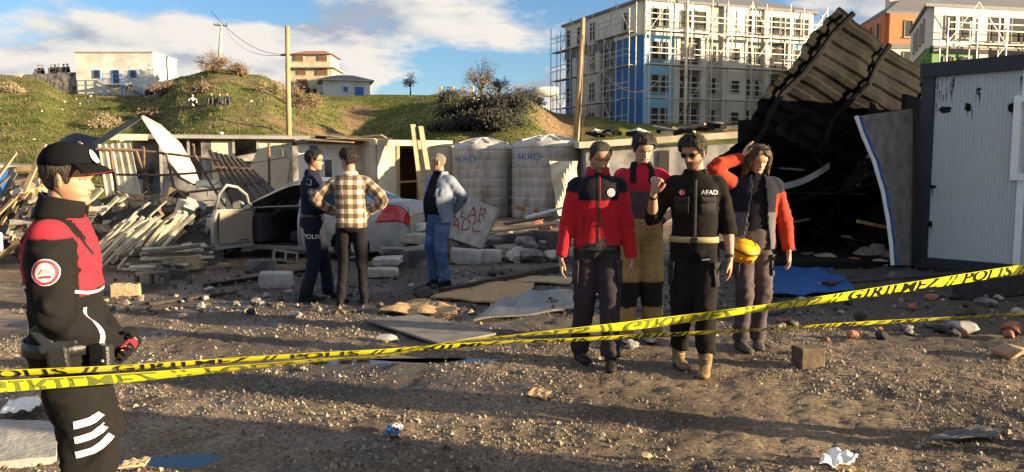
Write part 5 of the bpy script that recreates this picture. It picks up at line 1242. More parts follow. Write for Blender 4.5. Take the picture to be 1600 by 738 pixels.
    def collar(s, name, col, h=.05, r=.075, tilt=.02, open_=0.0, matn='cloth', base=1.472, parent=None):
        k = s.k; mb = MB(); n = 30; a0 = open_
        c0 = s.nb+Vector((0, 0, (base-1.475)*k)); c1 = c0+Vector((0, tilt*.6, h*k))
        def g(u, v):
            a = math.pi/2+a0+(2*math.pi-2*a0)*u; rr = (r+.012*(1-v)+.004*math.sin(u*19+2))*k; c = c0*(1-v)+c1*v; dip = -.5*tilt*math.sin(a)*v
            return Vector((c.x+rr*math.cos(a)*1.05, c.y+rr*math.sin(a)*.98, c.z+dip))
        mb.grid(g, n, 5); o = cmesh(name, [Vector(v) for v in mb.v], mb.f, [col]*len(mb.v), matn, parent or s.root); q = o.modifiers.new('s', 'SOLIDIFY'); q.thickness = .010; q.offset = 0
        return o
    def trousers(s, name, colfn, bulk=1.0, voxel=.014, waist=1.03, amp=.008, rad=(.092, .066, .056, .060), bottom=.075, matn='cloth', seed=2):
        k = s.k; mb = MB()
        mb.rings([s.ring(z*k, rx*k*bulk, ry*k*bulk) for z, rx, ry in ((.835, .10, .09), (.86, .155, .115), (.92, .170, .124), (.97, .166, .120), (waist, .152, .110))])
        for q in (1, -1):
            h, kn, an = s.hip[q], s.knee[q], s.ank[q]; bt = an+Vector((0, -.012, (bottom-.085)*k))
            P_, r_ = path([h+Vector((0, 0, -.0)), h*.5+kn*.5, kn, kn*.45+an*.55, bt], [x*k*bulk for x in (.088, rad[0]*.93, rad[1], rad[2], rad[3])], 5); mb.tube(P_, r_, 18)
        vs, ns, fs = remesh(mb, voxel); vs = s.wrinkle(vs, ns, amp, seed, [s.knee[1], s.knee[-1], s.ank[1]+Vector((0, 0, .06)), s.ank[-1]+Vector((0, 0, .06)), s.pel+Vector((0, .08, -.08))], 2.0)
        cols = [colfn(p, n) for p, n in zip(vs, ns)]; o = cmesh(name, vs, fs, cols, matn, s.root); s.parts[name] = o; s.legbvh = BVHTree.FromPolygons([tuple(v) for v in vs], fs); return o
    def shoes(s, col, boot=False, solecol=(.02, .02, .02), name=None, shaft=.20):
        k = s.k
        for q in (1, -1):
            fx, fy, fa = s.feet[q]; A = R(-fa); d = Vector((math.sin(A), math.cos(A), 0)); w = Vector((d.y, -d.x, 0)); o0 = Vector((s.ank[q].x, s.ank[q].y, 0)); mb = MB(); cols = []
            prof = [(-.085, .022, .05, .0), (-.075, .033, .085, 0), (-.04, .037, .10, 0), (.0, .038, .105, 0), (.05, .040, .082, 0), (.10, .046, .064, 0), (.15, .047, .052, 0), (.185, .038, .044, .004), (.205, .018, .032, .008)]
            n = 14; rg = []
            for y, hw, h, z0 in prof:
                ring = []
                for i in range(n):
                    a = 6.283*i/n; ca, sa = math.cos(a), math.sin(a); zz = (z0+.022)+(h-.022-z0)*max(0, sa) if sa > 0 else z0+.022+(.022)*sa
                    ring.append(o0+d*(y*k)+w*(hw*k*math.copysign(abs(ca)**.7, ca)*(1.04 if sa < 0 else 1))+Vector((0, 0, zz*k)))
                rg.append(ring)
            mb.rings(rg)
            if boot: mb.tube([o0+Vector((0, 0, .05*k)), o0+d*(-.008*k)+Vector((0, 0, .12*k)), o0*.93+Vector((s.knee[q].x, s.knee[q].y, 0))*.07+d*(-.008)+Vector((0, 0, shaft*k))], [.046*k, .052*k, .060*k], 14)
            vs, ns, fs = remesh(mb, .008, 2); vs = [p+n_*(.0035*nz3(p, 40, 3) if p.z > .03 else 0) for p, n_ in zip(vs, ns)]
            cols = [solecol if p.z < .024*k else mixc(col, tuple(c*.6 for c in col), .5+.9*nz3(p, 25, 1)) for p in vs]; ob = cmesh(name or ('boot' if boot else 'shoe'), vs, fs, cols, 'leather', s.root)
            if boot:
                lm = MB()
                for i in range(6):
                    z = .075+.021*i; yy = .055-.011*i; c = o0+d*(yy*k)+Vector((0, 0, (z+.012)*k)); lm.beam(c-w*.026*k, c+w*.026*k+Vector((0, 0, .006)), .006, .006)
                lm.build('laces', 'stone_d', ob)
    def headgear(s, skin, haircol, style='short', thick=.016, beard=0.0, lids=0.0, seed=1, fem=False, scale=1.0):
        k = s.k*scale; hy, hp_, hr = s.head_r; Rm = Euler((R(-hp_), R(hr), R(hy)), 'XYZ').to_matrix(); Rm = Matrix.Rotation(R(hy), 3, 'Z') @ Matrix.Rotation(R(-hp_), 3, 'X') @ Matrix.Rotation(R(hr), 3, 'Y')
        piv = Vector((0, -.02, .05)); s.skin = skin
        s.HM = lambda p: s.hc+Vector((0, 0, 0))+Rm @ ((Vector(p)-piv)*k)+piv*k
        s.Hrot = Rm
        mb, cols = head_geo(skin, haircol, beard, lids=lids, fem=fem); V = [s.HM(p) for p in mb.v]; s.headv, s.headf, s.headc = V, mb.f, cols
        hv, hf = hair_geo(style, thick, seed); hcol = [mixc(haircol, tuple(c*1.6 for c in haircol), .5+nz3(p, 60, seed)) for p in hv]
        s.hair = cmesh('hair', [s.HM(p) for p in hv], hf, hcol, 'hair', s.root)
        if style in ('short', 'crop', 'balding', 'cap'):       # short locks that break the outline
            rr = random.Random(seed); tv, tf, tcx = [], [], []; L0 = {'short': .015, 'crop': .008, 'balding': .010, 'cap': .012}[style]
            for _ in range(1500 if style == 'short' else 700):
                i_ = rr.randrange(len(hv)-72); p = hv[i_]; rad_ = Vector((p.x, p.y*.9, (p.z-.12)*1.0)).normalized(); comb = Vector((rr.gauss(0, .4), -.8 if p.z > .16 else -.3, .35 if p.z > .16 else -.9)); d = (rad_*.55+comb*.7).normalized(); w = d.cross(rad_).normalized()*(.0022+.002*rr.random()); l = L0*rr.uniform(.5, 1.2); n_ = len(tv)
                if style == 'cap' and p.z > .15: continue
                tv += [s.HM(p-w-rad_*.003), s.HM(p+w-rad_*.003), s.HM(p+d*l)]; tf.append((n_, n_+1, n_+2)); c = mixc(haircol, tuple(q*2.2 for q in haircol), rr.random()); tcx += [c]*3
            cmesh('hair_locks', tv, tf, tcx, 'hair', s.hair)
    def body(s, hands, voxel=.0055, forearm=True):
        """one continuous body: head, neck, torso, arms with hands, legs"""
        k = s.k; sk = s.skin; mb = MB(); mb.v = [tuple(v) for v in s.headv]; mb.f = list(s.headf); cols = list(s.headc)
        nk = MB(); top_ = s.HM((0, -.018, .075)); nk.tube([s.nb+Vector((0, -.005, -.09*k)), s.nb+Vector((0, -.004, -.01)), (s.nb+top_)/2+Vector((0, .004, 0)), top_], [(.10*k, .07*k), (.066*k, .060*k), .056*k, .054*k], 20)
        nk.rings([s.ring(z*k, rx*k, ry*k) for z, rx, ry in ((.86, .12, .09), (.95, .14, .10), (1.1, .13, .095), (1.3, .15, .10), (1.40, .14, .085), (1.44, .09, .07))])
        for q in (1, -1):
            nk.tube([s.hip[q], s.knee[q], s.ank[q]], [.07*k, .05*k, .035*k], 10); nk.tube([s.sh[q], s.el[q]], [.045*k, .038*k], 10)
        mb.add(nk.v, nk.f); cols += [mixc(sk, tuple(c*.85 for c in sk), .3)]*len(nk.v)
        for q in (1, -1):
            f, w, pn, curl, th = hands[q]; hm = MB(); wr = s.wr[q]; P_, r_ = path([s.el[q], s.el[q]*.6+wr*.4, wr], [.040*k, .041*k, .026*k], 4); hm.tube(P_, r_, 14)
            hand(hm, wr+(wr-s.el[q]).normalized()*.012, Vector(f), Vector(w), Vector(pn), curl, .02, k*.98, th)
            vs, ns, fs = remesh(hm, voxel, 2); mb.add(vs, fs); kn = wr+Vector(f).normalized()*.1*k
            cols += [mixc(sk, (sk[0]*.82, sk[1]*.66, sk[2]*.62), .45*math.exp(-((p-kn).length/.03)**2)+.3*nz3(p, 45, 2)) for p in vs]
        o = cmesh('body', [Vector(v) for v in mb.v], mb.f, cols, 'skin', s.root); s.parts['body'] = o; return o
    # flat trims laid on the clothes
    def decal(s, name, vs, fs, org, right, up, dirv, matn, bvh=None, off=.003, parent=None, thick=0):
        bvh = bvh or s.bvh; dirv = Vector(dirv).normalized(); out = []; right, up, org = Vector(right), Vector(up), Vector(org); last = None
        for v in vs:
            p = org+right*v[0]+up*v[1]; h = bvh.ray_cast(p-dirv*.35, dirv, .9)
            out.append((h[0]-dirv*off) if h[0] is not None else None)
        miss = [o is None for o in out]; ok = [o for o in out if o is not None]
        if not ok: return None
        dm = sum(o.dot(dirv) for o in ok)/len(ok)
        for i, v in enumerate(vs):
            if out[i] is None: p = org+right*v[0]+up*v[1]; out[i] = p+dirv*(dm-p.dot(dirv))
        dep = [q.dot(dirv) for q in out]; fs = [f for f in fs if not any(miss[i] for i in f) and max(dep[i] for i in f)-min(dep[i] for i in f) < .045]
        if not fs: return None
        mb = MB(); mb.add(out, fs); o = mb.build(name, matn, parent or s.root, smooth=True)
        if thick: q = o.modifiers.new('s', 'SOLIDIFY'); q.thickness = thick; q.offset = 1 if True else 0
        return o
    def disc(s, name, r, org, right, up, dirv, matn, **kw):
        vs = [(0, 0)]; fs = []; n = 24
        for ri in (r*.5, r): vs += [(ri*math.cos(6.283*i/n), ri*math.sin(6.283*i/n)) for i in range(n)]
        fs = [(0, 1+i, 1+(i+1) % n) for i in range(n)]+[(1+i, 1+n+i, 1+n+(i+1) % n, 1+(i+1) % n) for i in range(n)]
        return s.decal(name, vs, fs, org, right, up, dirv, matn, **kw)
    def ringd(s, name, r0, r1, org, right, up, dirv, matn, **kw):
        n = 28; vs = [(r*math.cos(6.283*i/n), r*math.sin(6.283*i/n)) for r in (r0, r1) for i in range(n)]; return s.decal(name, vs, [(i, n+i, n+(i+1) % n, (i+1) % n) for i in range(n)], org, right, up, dirv, matn, **kw)
    def strip(s, name, pts, w, org, right, up, dirv, matn, n=14, **kw):
        vs, fs = [], []; P_ = []
        for i in range(n+1):
            t = i/n*(len(pts)-1); j = min(int(t), len(pts)-2); f = t-j; P_.append(Vector(pts[j]).lerp(Vector(pts[j+1]), f))
        for i, p in enumerate(P_):
            d = (P_[min(i+1, n)]-P_[max(i-1, 0)]).normalized(); m = Vector((-d.y, d.x))*(w/2); vs += [p+m, p-m]
        fs = [(2*i, 2*i+1, 2*i+3, 2*i+2) for i in range(n)]; return s.decal(name, vs, fs, org, right, up, dirv, matn, **kw)
    def text(s, name, txt, size, org, right, up, dirv, matn, **kw):
        vs, fs = text_mesh(txt, size); return s.decal(name, vs, fs, org, right, up, dirv, matn, **kw)
    def belt(s, z, m, w=.04, r=1.06, name='belt', bulk=1.0):
        k = s.k; mb = MB(); a = s.ring(z*k-w/2, .164*k*r*bulk, .121*k*r*bulk, 40); b = s.ring(z*k+w/2, .162*k*r*bulk, .119*k*r*bulk, 40); mb.rings([a, b], caps=False); o = mb.build(name, m, s.root, smooth=True); q = o.modifiers.new('s', 'SOLIDIFY'); q.thickness = .006; return o
    def glasses(s, t=.50, col='glass_lens', dz=0.0, dy=0.0, big=1.0, clear=False):
        mb = MB()
        for sx in (-1, 1):
            n = 14; mb.add([s.HM((sx*.033+.024*big*math.cos(a), .094+dy-.010*abs(math.cos(a))*(1 if math.cos(a)*sx > 0 else 0), t*HH+dz+.018*big*math.sin(a))) for a in [6.283*i/n for i in range(n)]], [tuple(range(n))]) if not clear else mb.tube([s.HM((sx*.033+.022*math.cos(a), .093-.010*abs(math.cos(a))*(1 if math.cos(a)*sx > 0 else 0), t*HH+.014*math.sin(a))) for a in [6.283*i/n for i in range(n+1)]], .0018, 5, caps=False)
            mb.tube([s.HM((sx*.056, .088+dy, t*HH+.006+dz)), s.HM((sx*.078, .045+dy, t*HH+.006+dz)), s.HM((sx*.080, -.01+dy, t*HH+.004+dz))], .0028, 5)
        mb.tube([s.HM((-.012, .097+dy, t*HH+.006+dz)), s.HM((.012, .097+dy, t*HH+.006+dz))], .0028, 5); return mb.build('sunglasses', col, s.root)
def const(c): return lambda *a: c
DN = Vector((0, 0, -1)); FW = Vector((0, 1, 0))
def hang(q, fwd=.15): return ((0, fwd, -1), (0, 1, 0), (-q, 0, 0), .45, .5)     # relaxed hand beside the thigh
SK1, SK2, SK3, SK4 = (.43, .235, .15), (.38, .205, .13), (.46, .265, .18), (.40, .22, .145)
BLK, BRN = (.010, .009, .009), (.045, .026, .016)

# --- officer in the foreground
Y0 = 2.9; P = Person('person', 'officer in black cap and black and red jacket standing with hands clasped', (XP(94, Y0), Y0, 0), -74, 1.60)
P.joints({1: (.11, .02, 10), -1: (-.11, .0, -10)}, {1: (.06, .165, .875), -1: (-.04, .155, .865)}, lean=(0, .0), head=(-8, 4, 0), poles={1: (1, -.9, -.2), -1: (-1, -.9, -.2)})
RED, CB = (.29, .022, .036), (.010, .0095, .010)
k = P.k
def offc(p, arm, n):
    z = p.z/k
    if arm or (abs(p.x) > .148*k and z < 1.405): return CB
    if z < (1.165 if p.y > .05 else 1.20) + .02*math.cos(p.x*14): return CB
    if abs(abs(p.x)-.112*k) < .022*k and z > 1.38: return CB
    return RED
P.top('jacket', offc, 'cloth', hem=.90, bulk=1.10, voxel=.0095, amp=.012, sleeve_r=(.068, .062, .056, .047), flare=-.012, seed=4)
P.collar('collar', CB, h=.085, r=.084, tilt=.035, open_=.25)
P.trousers('trousers', const((.011, .0105, .010)), bulk=1.15, voxel=.0105, amp=.018, rad=(.094, .080, .072, .078))
P.shoes((.012, .012, .012), True); P.headgear(SK1, (.025, .017, .013), 'cap', .009, beard=.25, seed=3)
P.body({1: ((-.75, .45, -.45), (0, .6, .6), (-.4, -.9, 0), .9, .8), -1: ((.75, .5, -.4), (0, .6, .6), (.4, -.9, 0), .9, .8)}, .005)
for q in (1, -1):                                   # padded gloves
    mb = MB(); f, w, pn = ((-.75, .45, -.45), (0, .6, .6), (-.4, -.9, 0)) if q == 1 else ((.75, .5, -.4), (0, .6, .6), (.4, -.9, 0)); hand(mb, P.wr[q]+(P.wr[q]-P.el[q]).normalized()*.012, Vector(f), Vector(w), Vector(pn), .9, .02, P.k*1.13, .8)
    wr = P.wr[q]; mb.tube([wr-(wr-P.el[q]).normalized()*.05, wr+(wr-P.el[q]).normalized()*.02], [.040*k, .036*k], 14)
    vs, ns, fs = remesh(mb, .005, 2); kn = wr+Vector(f).normalized()*.085*k; out = -Vector(pn).normalized()
    cmesh('glove', vs, fs, [(.40, .02, .035) if (n.dot(out) > .35 and (p-kn).length < .045) else CB for p, n in zip(vs, ns)], 'cloth', P.root)
rt, up, dv = FW, Vector((0, 0, 1)), Vector((-1, 0, 0))            # seen from his right side
o_ = (P.sh[1]*.62+P.el[1]*.38)
pt = P.disc('sleeve_patch', .047, o_, rt, up, dv, 'patch_white', off=.004)
P.ringd('patch_ring', .034, .044, o_, rt, up, dv, 'patch_red', off=.006, parent=pt); P.decal('patch_emblem', [(-.02, -.008), (.022, -.004), (.014, .016), (-.006, .012)], [(0, 1, 2, 3)], o_, rt, up, dv, 'patch_grey', off=.006, parent=pt); P.decal('patch_bar', [(-.022, -.022), (.022, -.02), (.018, -.011), (-.016, -.012)], [(0, 1, 2, 3)], o_, rt, up, dv, 'patch_red', off=.006, parent=pt)
dF, rF, dB, rB = Vector((-.45, -.89, 0)), Vector((-.89, .45, 0)), Vector((-.55, .83, 0)), Vector((.83, .55, 0))
P.strip('piping', [(-.10, .016), (-.05, .004), (.03, 0), (.10, .004)], .011, Vector((.03, .05, 1.168*k)), rF, up, dF, 'reflective', n=20)
P.strip('piping', [(-.10, .004), (0, -.004), (.07, .006)], .011, Vector((.03, -.05, 1.203*k)), rB, up, dB, 'reflective', n=20)
P.strip('reflective_strip', [(-.055, -.05), (-.06, -.10), (-.05, -.15), (-.045, -.20)], .018, Vector((.03, .05, 1.168*k)), rF, up, dF, 'reflective')
P.strip('reflective_strip', [(.0, -.04), (.015, -.10), (.03, -.15), (.032, -.22)], .017, Vector((.03, -.05, 1.203*k)), rB, up, dB, 'reflective')
P.strip('shoulder_zip', [(-.03, .03), (.02, -.03)], .012, Vector((.06, .05, 1.36*k)), rF, up, dF, 'black_leather')
for i in range(3):                                  # knee bands
    z = .615-.058*i
    P.strip('knee_band', [(-.035, -.012), (.02, -.005), (.05, .012), (.085, .045)], .026, Vector((P.knee[1].x, P.knee[1].y+.005, z*k/.93)), rt, up, dv, 'reflective', bvh=P.legbvh)
P.belt(.955, 'black_leather', .05, 1.16, 'duty_belt', 1.10)
mb = MB(); b = Vector((.198*k, .02, .90*k)); mb.box(b, (.045, .075, .15), (.12, 0, 0)); ho = mb.build('holster', 'black_leather', P.root, bevel=.012)
mb = MB(); mb.box(b+Vector((.005, -.045, .10)), (.03, .045, .11), (.6, 0, 0)); mb.box(b+Vector((.005, .0, .075)), (.032, .13, .035), (.25, 0, 0)); mb.build('pistol_grip', 'black_frame', ho, bevel=.008)
for y, m in ((.15, 'black_leather'),):
    po = MB().box(Vector((.165*k if y > 0 else .15*k, y, .915*k)), (.05, .085, .10), (0, 0, -.5 if y > 0 else .5)).build('belt_pouch', m, P.root, bevel=.014); MB().ell(Vector((.198*k if y > 0 else .178*k, y+.01, .905*k)), (.008, .008, .008), 8, 6).build('stud', 'metal_stud', po)
# cap
cp_ = empty('cap', (0, 0, 0)); cp_.parent = P.root; mb = MB(); NA = 40; rg = []
for t, off in ((.665, .010), (.70, .014), (.76, .017), (.82, .020), (.89, .024), (.94, .026), (.98, .026), (1.0, .024)):
    rg.append([P.HM(head_pt(t+.055*(math.cos(a) > 0)*math.cos(a)*(1-t)*1.5, a, off)+Vector((0, 0, .012+.012*max(0, math.cos(a))*(t < .97)))) for a in [-math.pi+2*math.pi*j/NA for j in range(NA)]])
mb.rings(rg); mb.build('crown', 'navy_cloth', cp_, smooth=True)
def brim(u, v):
    a = -1.15+2.3*u; base = head_pt(.70+.025*math.cos(a), a, .012); ext = .072*v*math.cos(a*.78)**.6; return P.HM(base+Vector((math.sin(a)*ext*.35, math.cos(a*.5)*ext, .014-.020*v*v*1.2-.016*abs(math.sin(a))*v)))
mb = MB(); mb.grid(brim, 20, 8); bo = mb.build('brim', 'navy_cloth', cp_, smooth=True, solid=.004)
mb = MB(); mb.tube([brim(i/20, 1.0) for i in range(21)], .001, 5); mb.build('brim_edge', 'red_trim', bo)
mb = MB(); mb.add([P.HM(head_pt(.80+.09*math.sin(b), .0+.30*math.cos(b), .0245)+Vector((0, .003, .024))) for b in [6.283*i/14 for i in range(14)]], [tuple(range(14))]); mb.build('cap_badge', 'patch_white', cp_)
mb = MB(); mb.ell(P.HM(head_pt(1.0, 0, .026)+Vector((0, 0, .012))), (.008, .008, .005), 8, 5); mb.build('button', 'navy_cloth', cp_)

# --- policeman in navy
Y0 = 8.9; P = Person('person', 'policeman in dark navy uniform and glasses standing by the car', (XP(487, Y0), Y0, 0), -84, 1.745); k = P.k
P.joints({1: (.10, -.07, 8), -1: (-.13, .16, -15)}, {1: (.02, .27, 1.05), -1: (-.06, .24, 1.02)}, lean=(0, .01), head=(-6, 4, 0), poles={1: (1, -.8, -.5), -1: (-1, -.8, -.5)})
NV = (.011, .014, .030); P.top('jacket', const(NV), 'cloth', hem=.93, bulk=1.05, amp=.006, seed=11); P.collar('collar', NV, .05, .074, .015); P.trousers('trousers', const((.012, .014, .026)), bulk=1.05, rad=(.092, .076, .068, .07), amp=.010, seed=12)
P.shoes((.012, .012, .012), True); P.headgear(SK2, BLK, 'short', .016, beard=.15, seed=6); P.glasses(clear=True); P.belt(.99, 'black_leather', .045, 1.08)
P.body({1: ((-.7, .5, -.2), (0, .3, 1), (-.3, -1, 0), .8, .6), -1: ((.7, .5, -.2), (0, .3, 1), (.3, -1, 0), .8, .6)}, .007)
o_ = P.sh[1]*.6+P.el[1]*.4; P.ringd('sleeve_patch', .026, .038, o_, FW, up, dv, 'patch_grey', off=.005); P.disc('patch_star', .014, o_, FW, up, dv, 'patch_white', off=.005)
P.decal('shoulder_mark', [(-.03, -.03), (.025, -.045), (.03, .02), (-.02, .035)], [(0, 1, 2, 3)], P.sh[1]+Vector((.02, 0, .0)), FW, up, dv, 'patch_grey', off=.006)
P.text('leg_lettering', 'POLIS', .075, P.hip[1]*.62+P.knee[1]*.38, FW, up, dv, 'white_print', bvh=P.legbvh, off=.005)

# --- man in checked shirt, back to us
mp_ = bpy.data.materials.new('plaid'); mp_.use_nodes = True; MATS['plaid'] = mp_
def plaid_nodes():
    t = mp_.node_tree; L = t.links.new; b = t.nodes['Principled BSDF']; b.inputs['Roughness'].default_value = .95; b.inputs['Sheen Weight'].default_value = .2
    a = t.nodes.new('ShaderNodeAttribute'); a.attribute_name = 'Col'; sp = t.nodes.new('ShaderNodeSeparateColor'); L(a.outputs['Color'], sp.inputs[0])
    def band(s, per, duty):
        d = t.nodes.new('ShaderNodeMath'); d.operation = 'DIVIDE'; L(s, d.inputs[0]); d.inputs[1].default_value = per
        f = t.nodes.new('ShaderNodeMath'); f.operation = 'FRACT'; L(d.outputs[0], f.inputs[0]); c = t.nodes.new('ShaderNodeMath'); c.operation = 'LESS_THAN'; L(f.outputs[0], c.inputs[0]); c.inputs[1].default_value = duty; return c.outputs[0]
    u_, v_ = band(sp.outputs[0], .105, .5), band(sp.outputs[1], .105, .5); ad = t.nodes.new('ShaderNodeMath'); ad.operation = 'ADD'; L(u_, ad.inputs[0]); L(v_, ad.inputs[1])
    hf = t.nodes.new('ShaderNodeMath'); hf.operation = 'MULTIPLY'; L(ad.outputs[0], hf.inputs[0]); hf.inputs[1].default_value = .5
    r = t.nodes.new('ShaderNodeValToRGB'); r.color_ramp.interpolation = 'CONSTANT'; e = r.color_ramp.elements; e.new(.5)
    for el, (p, c) in zip(e, ((0, (.62, .54, .43)), (.25, (.25, .165, .105)), (.75, (.075, .048, .032)))): el.position = p; el.color = (*c, 1)
    L(hf.outputs[0], r.inputs[0]); L(r.outputs[0], b.inputs['Base Color'])
    n = t.nodes.new('ShaderNodeTexNoise'); n.inputs['Scale'].default_value = 180; bp = t.nodes.new('ShaderNodeBump'); bp.inputs['Strength'].default_value = .3; bp.inputs['Distance'].default_value = .01; L(n.outputs[0], bp.inputs['Height']); L(bp.outputs[0], b.inputs['Normal'])
plaid_nodes()
Y0 = 8.57; P = Person('person', 'man in brown and white checked shirt with hands on hips, back turned', (XP(548, Y0), Y0, 0), 4, 1.745); k = P.k
P.joints({1: (.13, 0, 12), -1: (-.13, .02, -12)}, {1: (.19, .06, 1.04), -1: (-.20, .09, 1.05)}, lean=(0, .0), head=(48, 6, 0), poles={1: (1, -.5, .1), -1: (-1, -.35, 0)})
def pcol(p, arm, n):
    if arm: q, t = arm; return (5+.06*math.atan2(n.x*q, n.y)+.02, 5+t*.56, 0)
    return (5+p.x*1.05 if abs(n.y) > .35 else 5+p.x+p.y*.8, 5+p.z, 0)
P.top('shirt', pcol, 'plaid', hem=.88, bulk=1.04, amp=.007, flare=.008, seed=21); P.collar('collar', (5.02, 5.02, 0), .032, .072, .0, matn='plaid')
P.trousers('trousers', const((.012, .012, .015)), bulk=1.0, rad=(.092, .066, .052, .050), amp=.008, seed=22, bottom=.065); P.shoes((.014, .013, .013)); P.headgear(SK2, (.016, .011, .009), 'short', .017, beard=.1, seed=8)
P.body({1: ((-.3, .6, -.8), (0, 1, .3), (-1, 0, 0), .5, .5), -1: ((.3, .6, -.8), (0, 1, .3), (1, 0, 0), .5, .5)}, .007)

# --- balding man in denim overshirt
Y0 = 10.03; P = Person('person', 'balding man in pale denim overshirt and blue jeans, hands behind back', (XP(687, Y0), Y0, 0), 142, 1.73); k = P.k
P.joints({1: (.11, .0, 14), -1: (-.12, .03, -14)}, {1: (.06, -.20, .95), -1: (-.05, -.20, .97)}, lean=(0, -.02), hip=(0, .01), head=(-42, 2, 0), poles={1: (1, -.6, 0), -1: (-1, -.6, 0)})
def sweat(p, arm, n): return (.010, .011, .016)
P.top('sweater', sweat, 'cloth', hem=.90, bulk=1.06, belly=.045, amp=.004, sleeve=.62, sleeve_r=(.06, .052, .046, .04), seed=30); P.collar('roll_neck', (.010, .011, .016), .055, .066, .01)
def strip_open(P, name, colfn, **kw):               # open-fronted garment: remove a wedge of the front
    o = P.top(name, colfn, **kw); bm = bmesh.new(); bm.from_mesh(o.data); kk = P.k
    dele = [f for f in bm.faces if f.calc_center_median().y-P.cen(f.calc_center_median().z).y > .02 and (lambda c: abs(c.x-P.cen(c.z).x) < (.055+.05*max(0, (1.38-c.z/kk))/.4)*kk*kw.get('openw', 1.0) and c.z > .8*kk and P.isarm(c) is None)(f.calc_center_median())]
    low = [f for f in bm.faces if f.normal.z < -.7 and f.calc_center_median().z < (kw.get('hem', .9)+.03)*kk and P.isarm(f.calc_center_median()) is None]
    bmesh.ops.delete(bm, geom=list(set(dele+low)), context='FACES'); bm.to_mesh(o.data); bm.free(); q = o.modifiers.new('s', 'SOLIDIFY'); q.thickness = .008; q.offset = 0; return o
_top = Person.top
def top_kw(s, name, colfn, *a, **kw): kw.pop("openw", None); return _top(s, name, colfn, *a, **kw)
Person.top = top_kw
DEN = (.17, .20, .27)
strip_open(P, 'overshirt', const(DEN), matn='cloth', hem=.84, bulk=1.17, belly=.045, amp=.008, flare=.018, seed=31, openw=1.25); P.collar('collar', DEN, .04, .088, -.01, open_=.75)
mat('denim_pocket', DEN, .9, var=.15, vscale=30); P.strip('pocket', [(-.05, 0), (.05, 0)], .10, Vector((-.13, .1, 1.24*k)), Vector((-1, 0, 0)), up, -FW, 'denim_pocket', off=.006, thick=.005)
P.trousers('jeans', lambda p, n: mixc((.035, .075, .19), (.10, .16, .29), .4+.9*nz3(p, 7, 3)), bulk=1.08, rad=(.096, .074, .064, .066), amp=.010, seed=32); P.shoes((.010, .010, .010)); P.headgear(SK1, (.16, .14, .12), 'balding', .006, beard=.3, seed=9); P.belt(1.0, 'black_leather', .035, 1.05, bulk=1.08)
P.body({1: ((-.8, -.3, -.4), (0, .2, 1), (0, 1, 0), .6, .5), -1: ((.8, -.3, -.4), (0, .2, 1), (0, 1, 0), .6, .5)}, .008)

# --- rescuer in red fleece
Y0 = 6.03; P = Person('person', 'man in red fleece with black shoulders looking down, arms hanging', (XP(933, Y0), Y0, 0), 178, 1.755); k = P.k
P.joints({1: (.125, -.05, 16), -1: (-.10, .20, -4)}, {1: (.285, .07, .80), -1: (-.275, .06, .80)}, lean=(0, .02), head=(16, 27, 0), poles={1: (.5, -1, 0), -1: (-.5, -1, 0)})
RD = (.42, .016, .024); BK = (.010, .010, .014)
def redc(p, arm, n):
    z = p.z/k
    if arm: return BK if arm[1] < .09 else RD
    return BK if z > 1.285 else RD
P.top('fleece_jacket', redc, 'fleece', hem=.905, bulk=1.12, voxel=.011, amp=.006, seed=41, flare=-.004); P.collar('collar', (.34, .016, .022), .062, .080, .02, open_=.35, matn='fleece')
P.trousers('trousers', const((.035, .028, .034)), bulk=1.07, rad=(.096, .078, .068, .070), amp=.010, seed=42); P.shoes((.03, .028, .027), True); P.headgear(SK2, (.020, .015, .013), 'crop', .005, beard=.45, lids=1, seed=10)
P.body({1: hang(1), -1: hang(-1)}, .006)
mat('trouser_plum', (.035, .028, .034), .9, bump=.2, bscale=200); cargo(P, 'trouser_plum')
f_, r_x, dn = Vector((0, 1, 0)), Vector((-1, 0, 0)), Vector((0, -1, 0))    # front decals: viewer's right is his -x
P.strip('zip', [(0, .30), (0, -.27)], .012, Vector((P.cen(1.2).x, .1, 1.18*k)), r_x, up, dn, 'black_leather', n=30); P.strip('zip_edge', [(.013, .30), (.013, -.27)], .007, Vector((P.cen(1.2).x, .1, 1.18*k)), r_x, up, dn, 'red_trim', n=30)
o_ = Vector((-.095, .1, 1.345*k)); em = P.disc('chest_emblem', .033, o_, r_x, up, dn, 'patch_red', off=.004); P.ringd('emblem_ring', .024, .029, o_, r_x, up, dn, 'patch_white', off=.006, parent=em); P.ringd('emblem_crescent', .008, .016, o_, r_x, up, dn, 'patch_white', off=.006, parent=em)
P.strip('pocket_zip', [(-.11, .05), (-.113, -.09)], .010, Vector((0, .1, 1.12*k)), r_x, up, dn, 'black_leather'); P.belt(.905, 'black_leather', .035, 1.07, 'hem_band', 1.07)

# --- rescuer behind, tan trousers
Y0 = 6.8; P = Person('person', 'young man in red and black shirt with tan trousers, head bowed', (XP(1001, Y0), Y0, 0), 176, 1.84); k = P.k
P.joints({1: (.14, .06, 12), -1: (-.12, .0, -10)}, {1: (.27, .02, .86), -1: (-.17, .12, 1.08)}, lean=(0, .02), head=(12, 24, 0), poles={1: (.6, -1, 0), -1: (-1, -.4, 0)})
def r2c(p, arm, n):
    z = p.z/k
    if arm: return (.42, .02, .04) if arm[1] > .02 else (.02, .018, .02)
    if abs(abs(p.x)-.075*k) < .028*k and z > 1.33: return (.014, .013, .015)
    return (.42, .02, .04) if z > 1.27 else (.085, .055, .065)
P.top('shirt', r2c, hem=.97, bulk=1.04, amp=.006, sleeve=.62, seed=51); P.collar('collar', (.014, .013, .015), .04, .078, -.005, open_=.5)
TAN = (.36, .25, .10)
P.trousers('work_trousers', lambda p, n: (.022, .02, .022) if (.30 < p.z/k < .52 and n.y > -.2) else mixc(TAN, (.24, .16, .07), .3+nz3(p, 8, 4)), bulk=1.12, rad=(.1, .084, .076, .08), amp=.010, seed=52, waist=1.05)
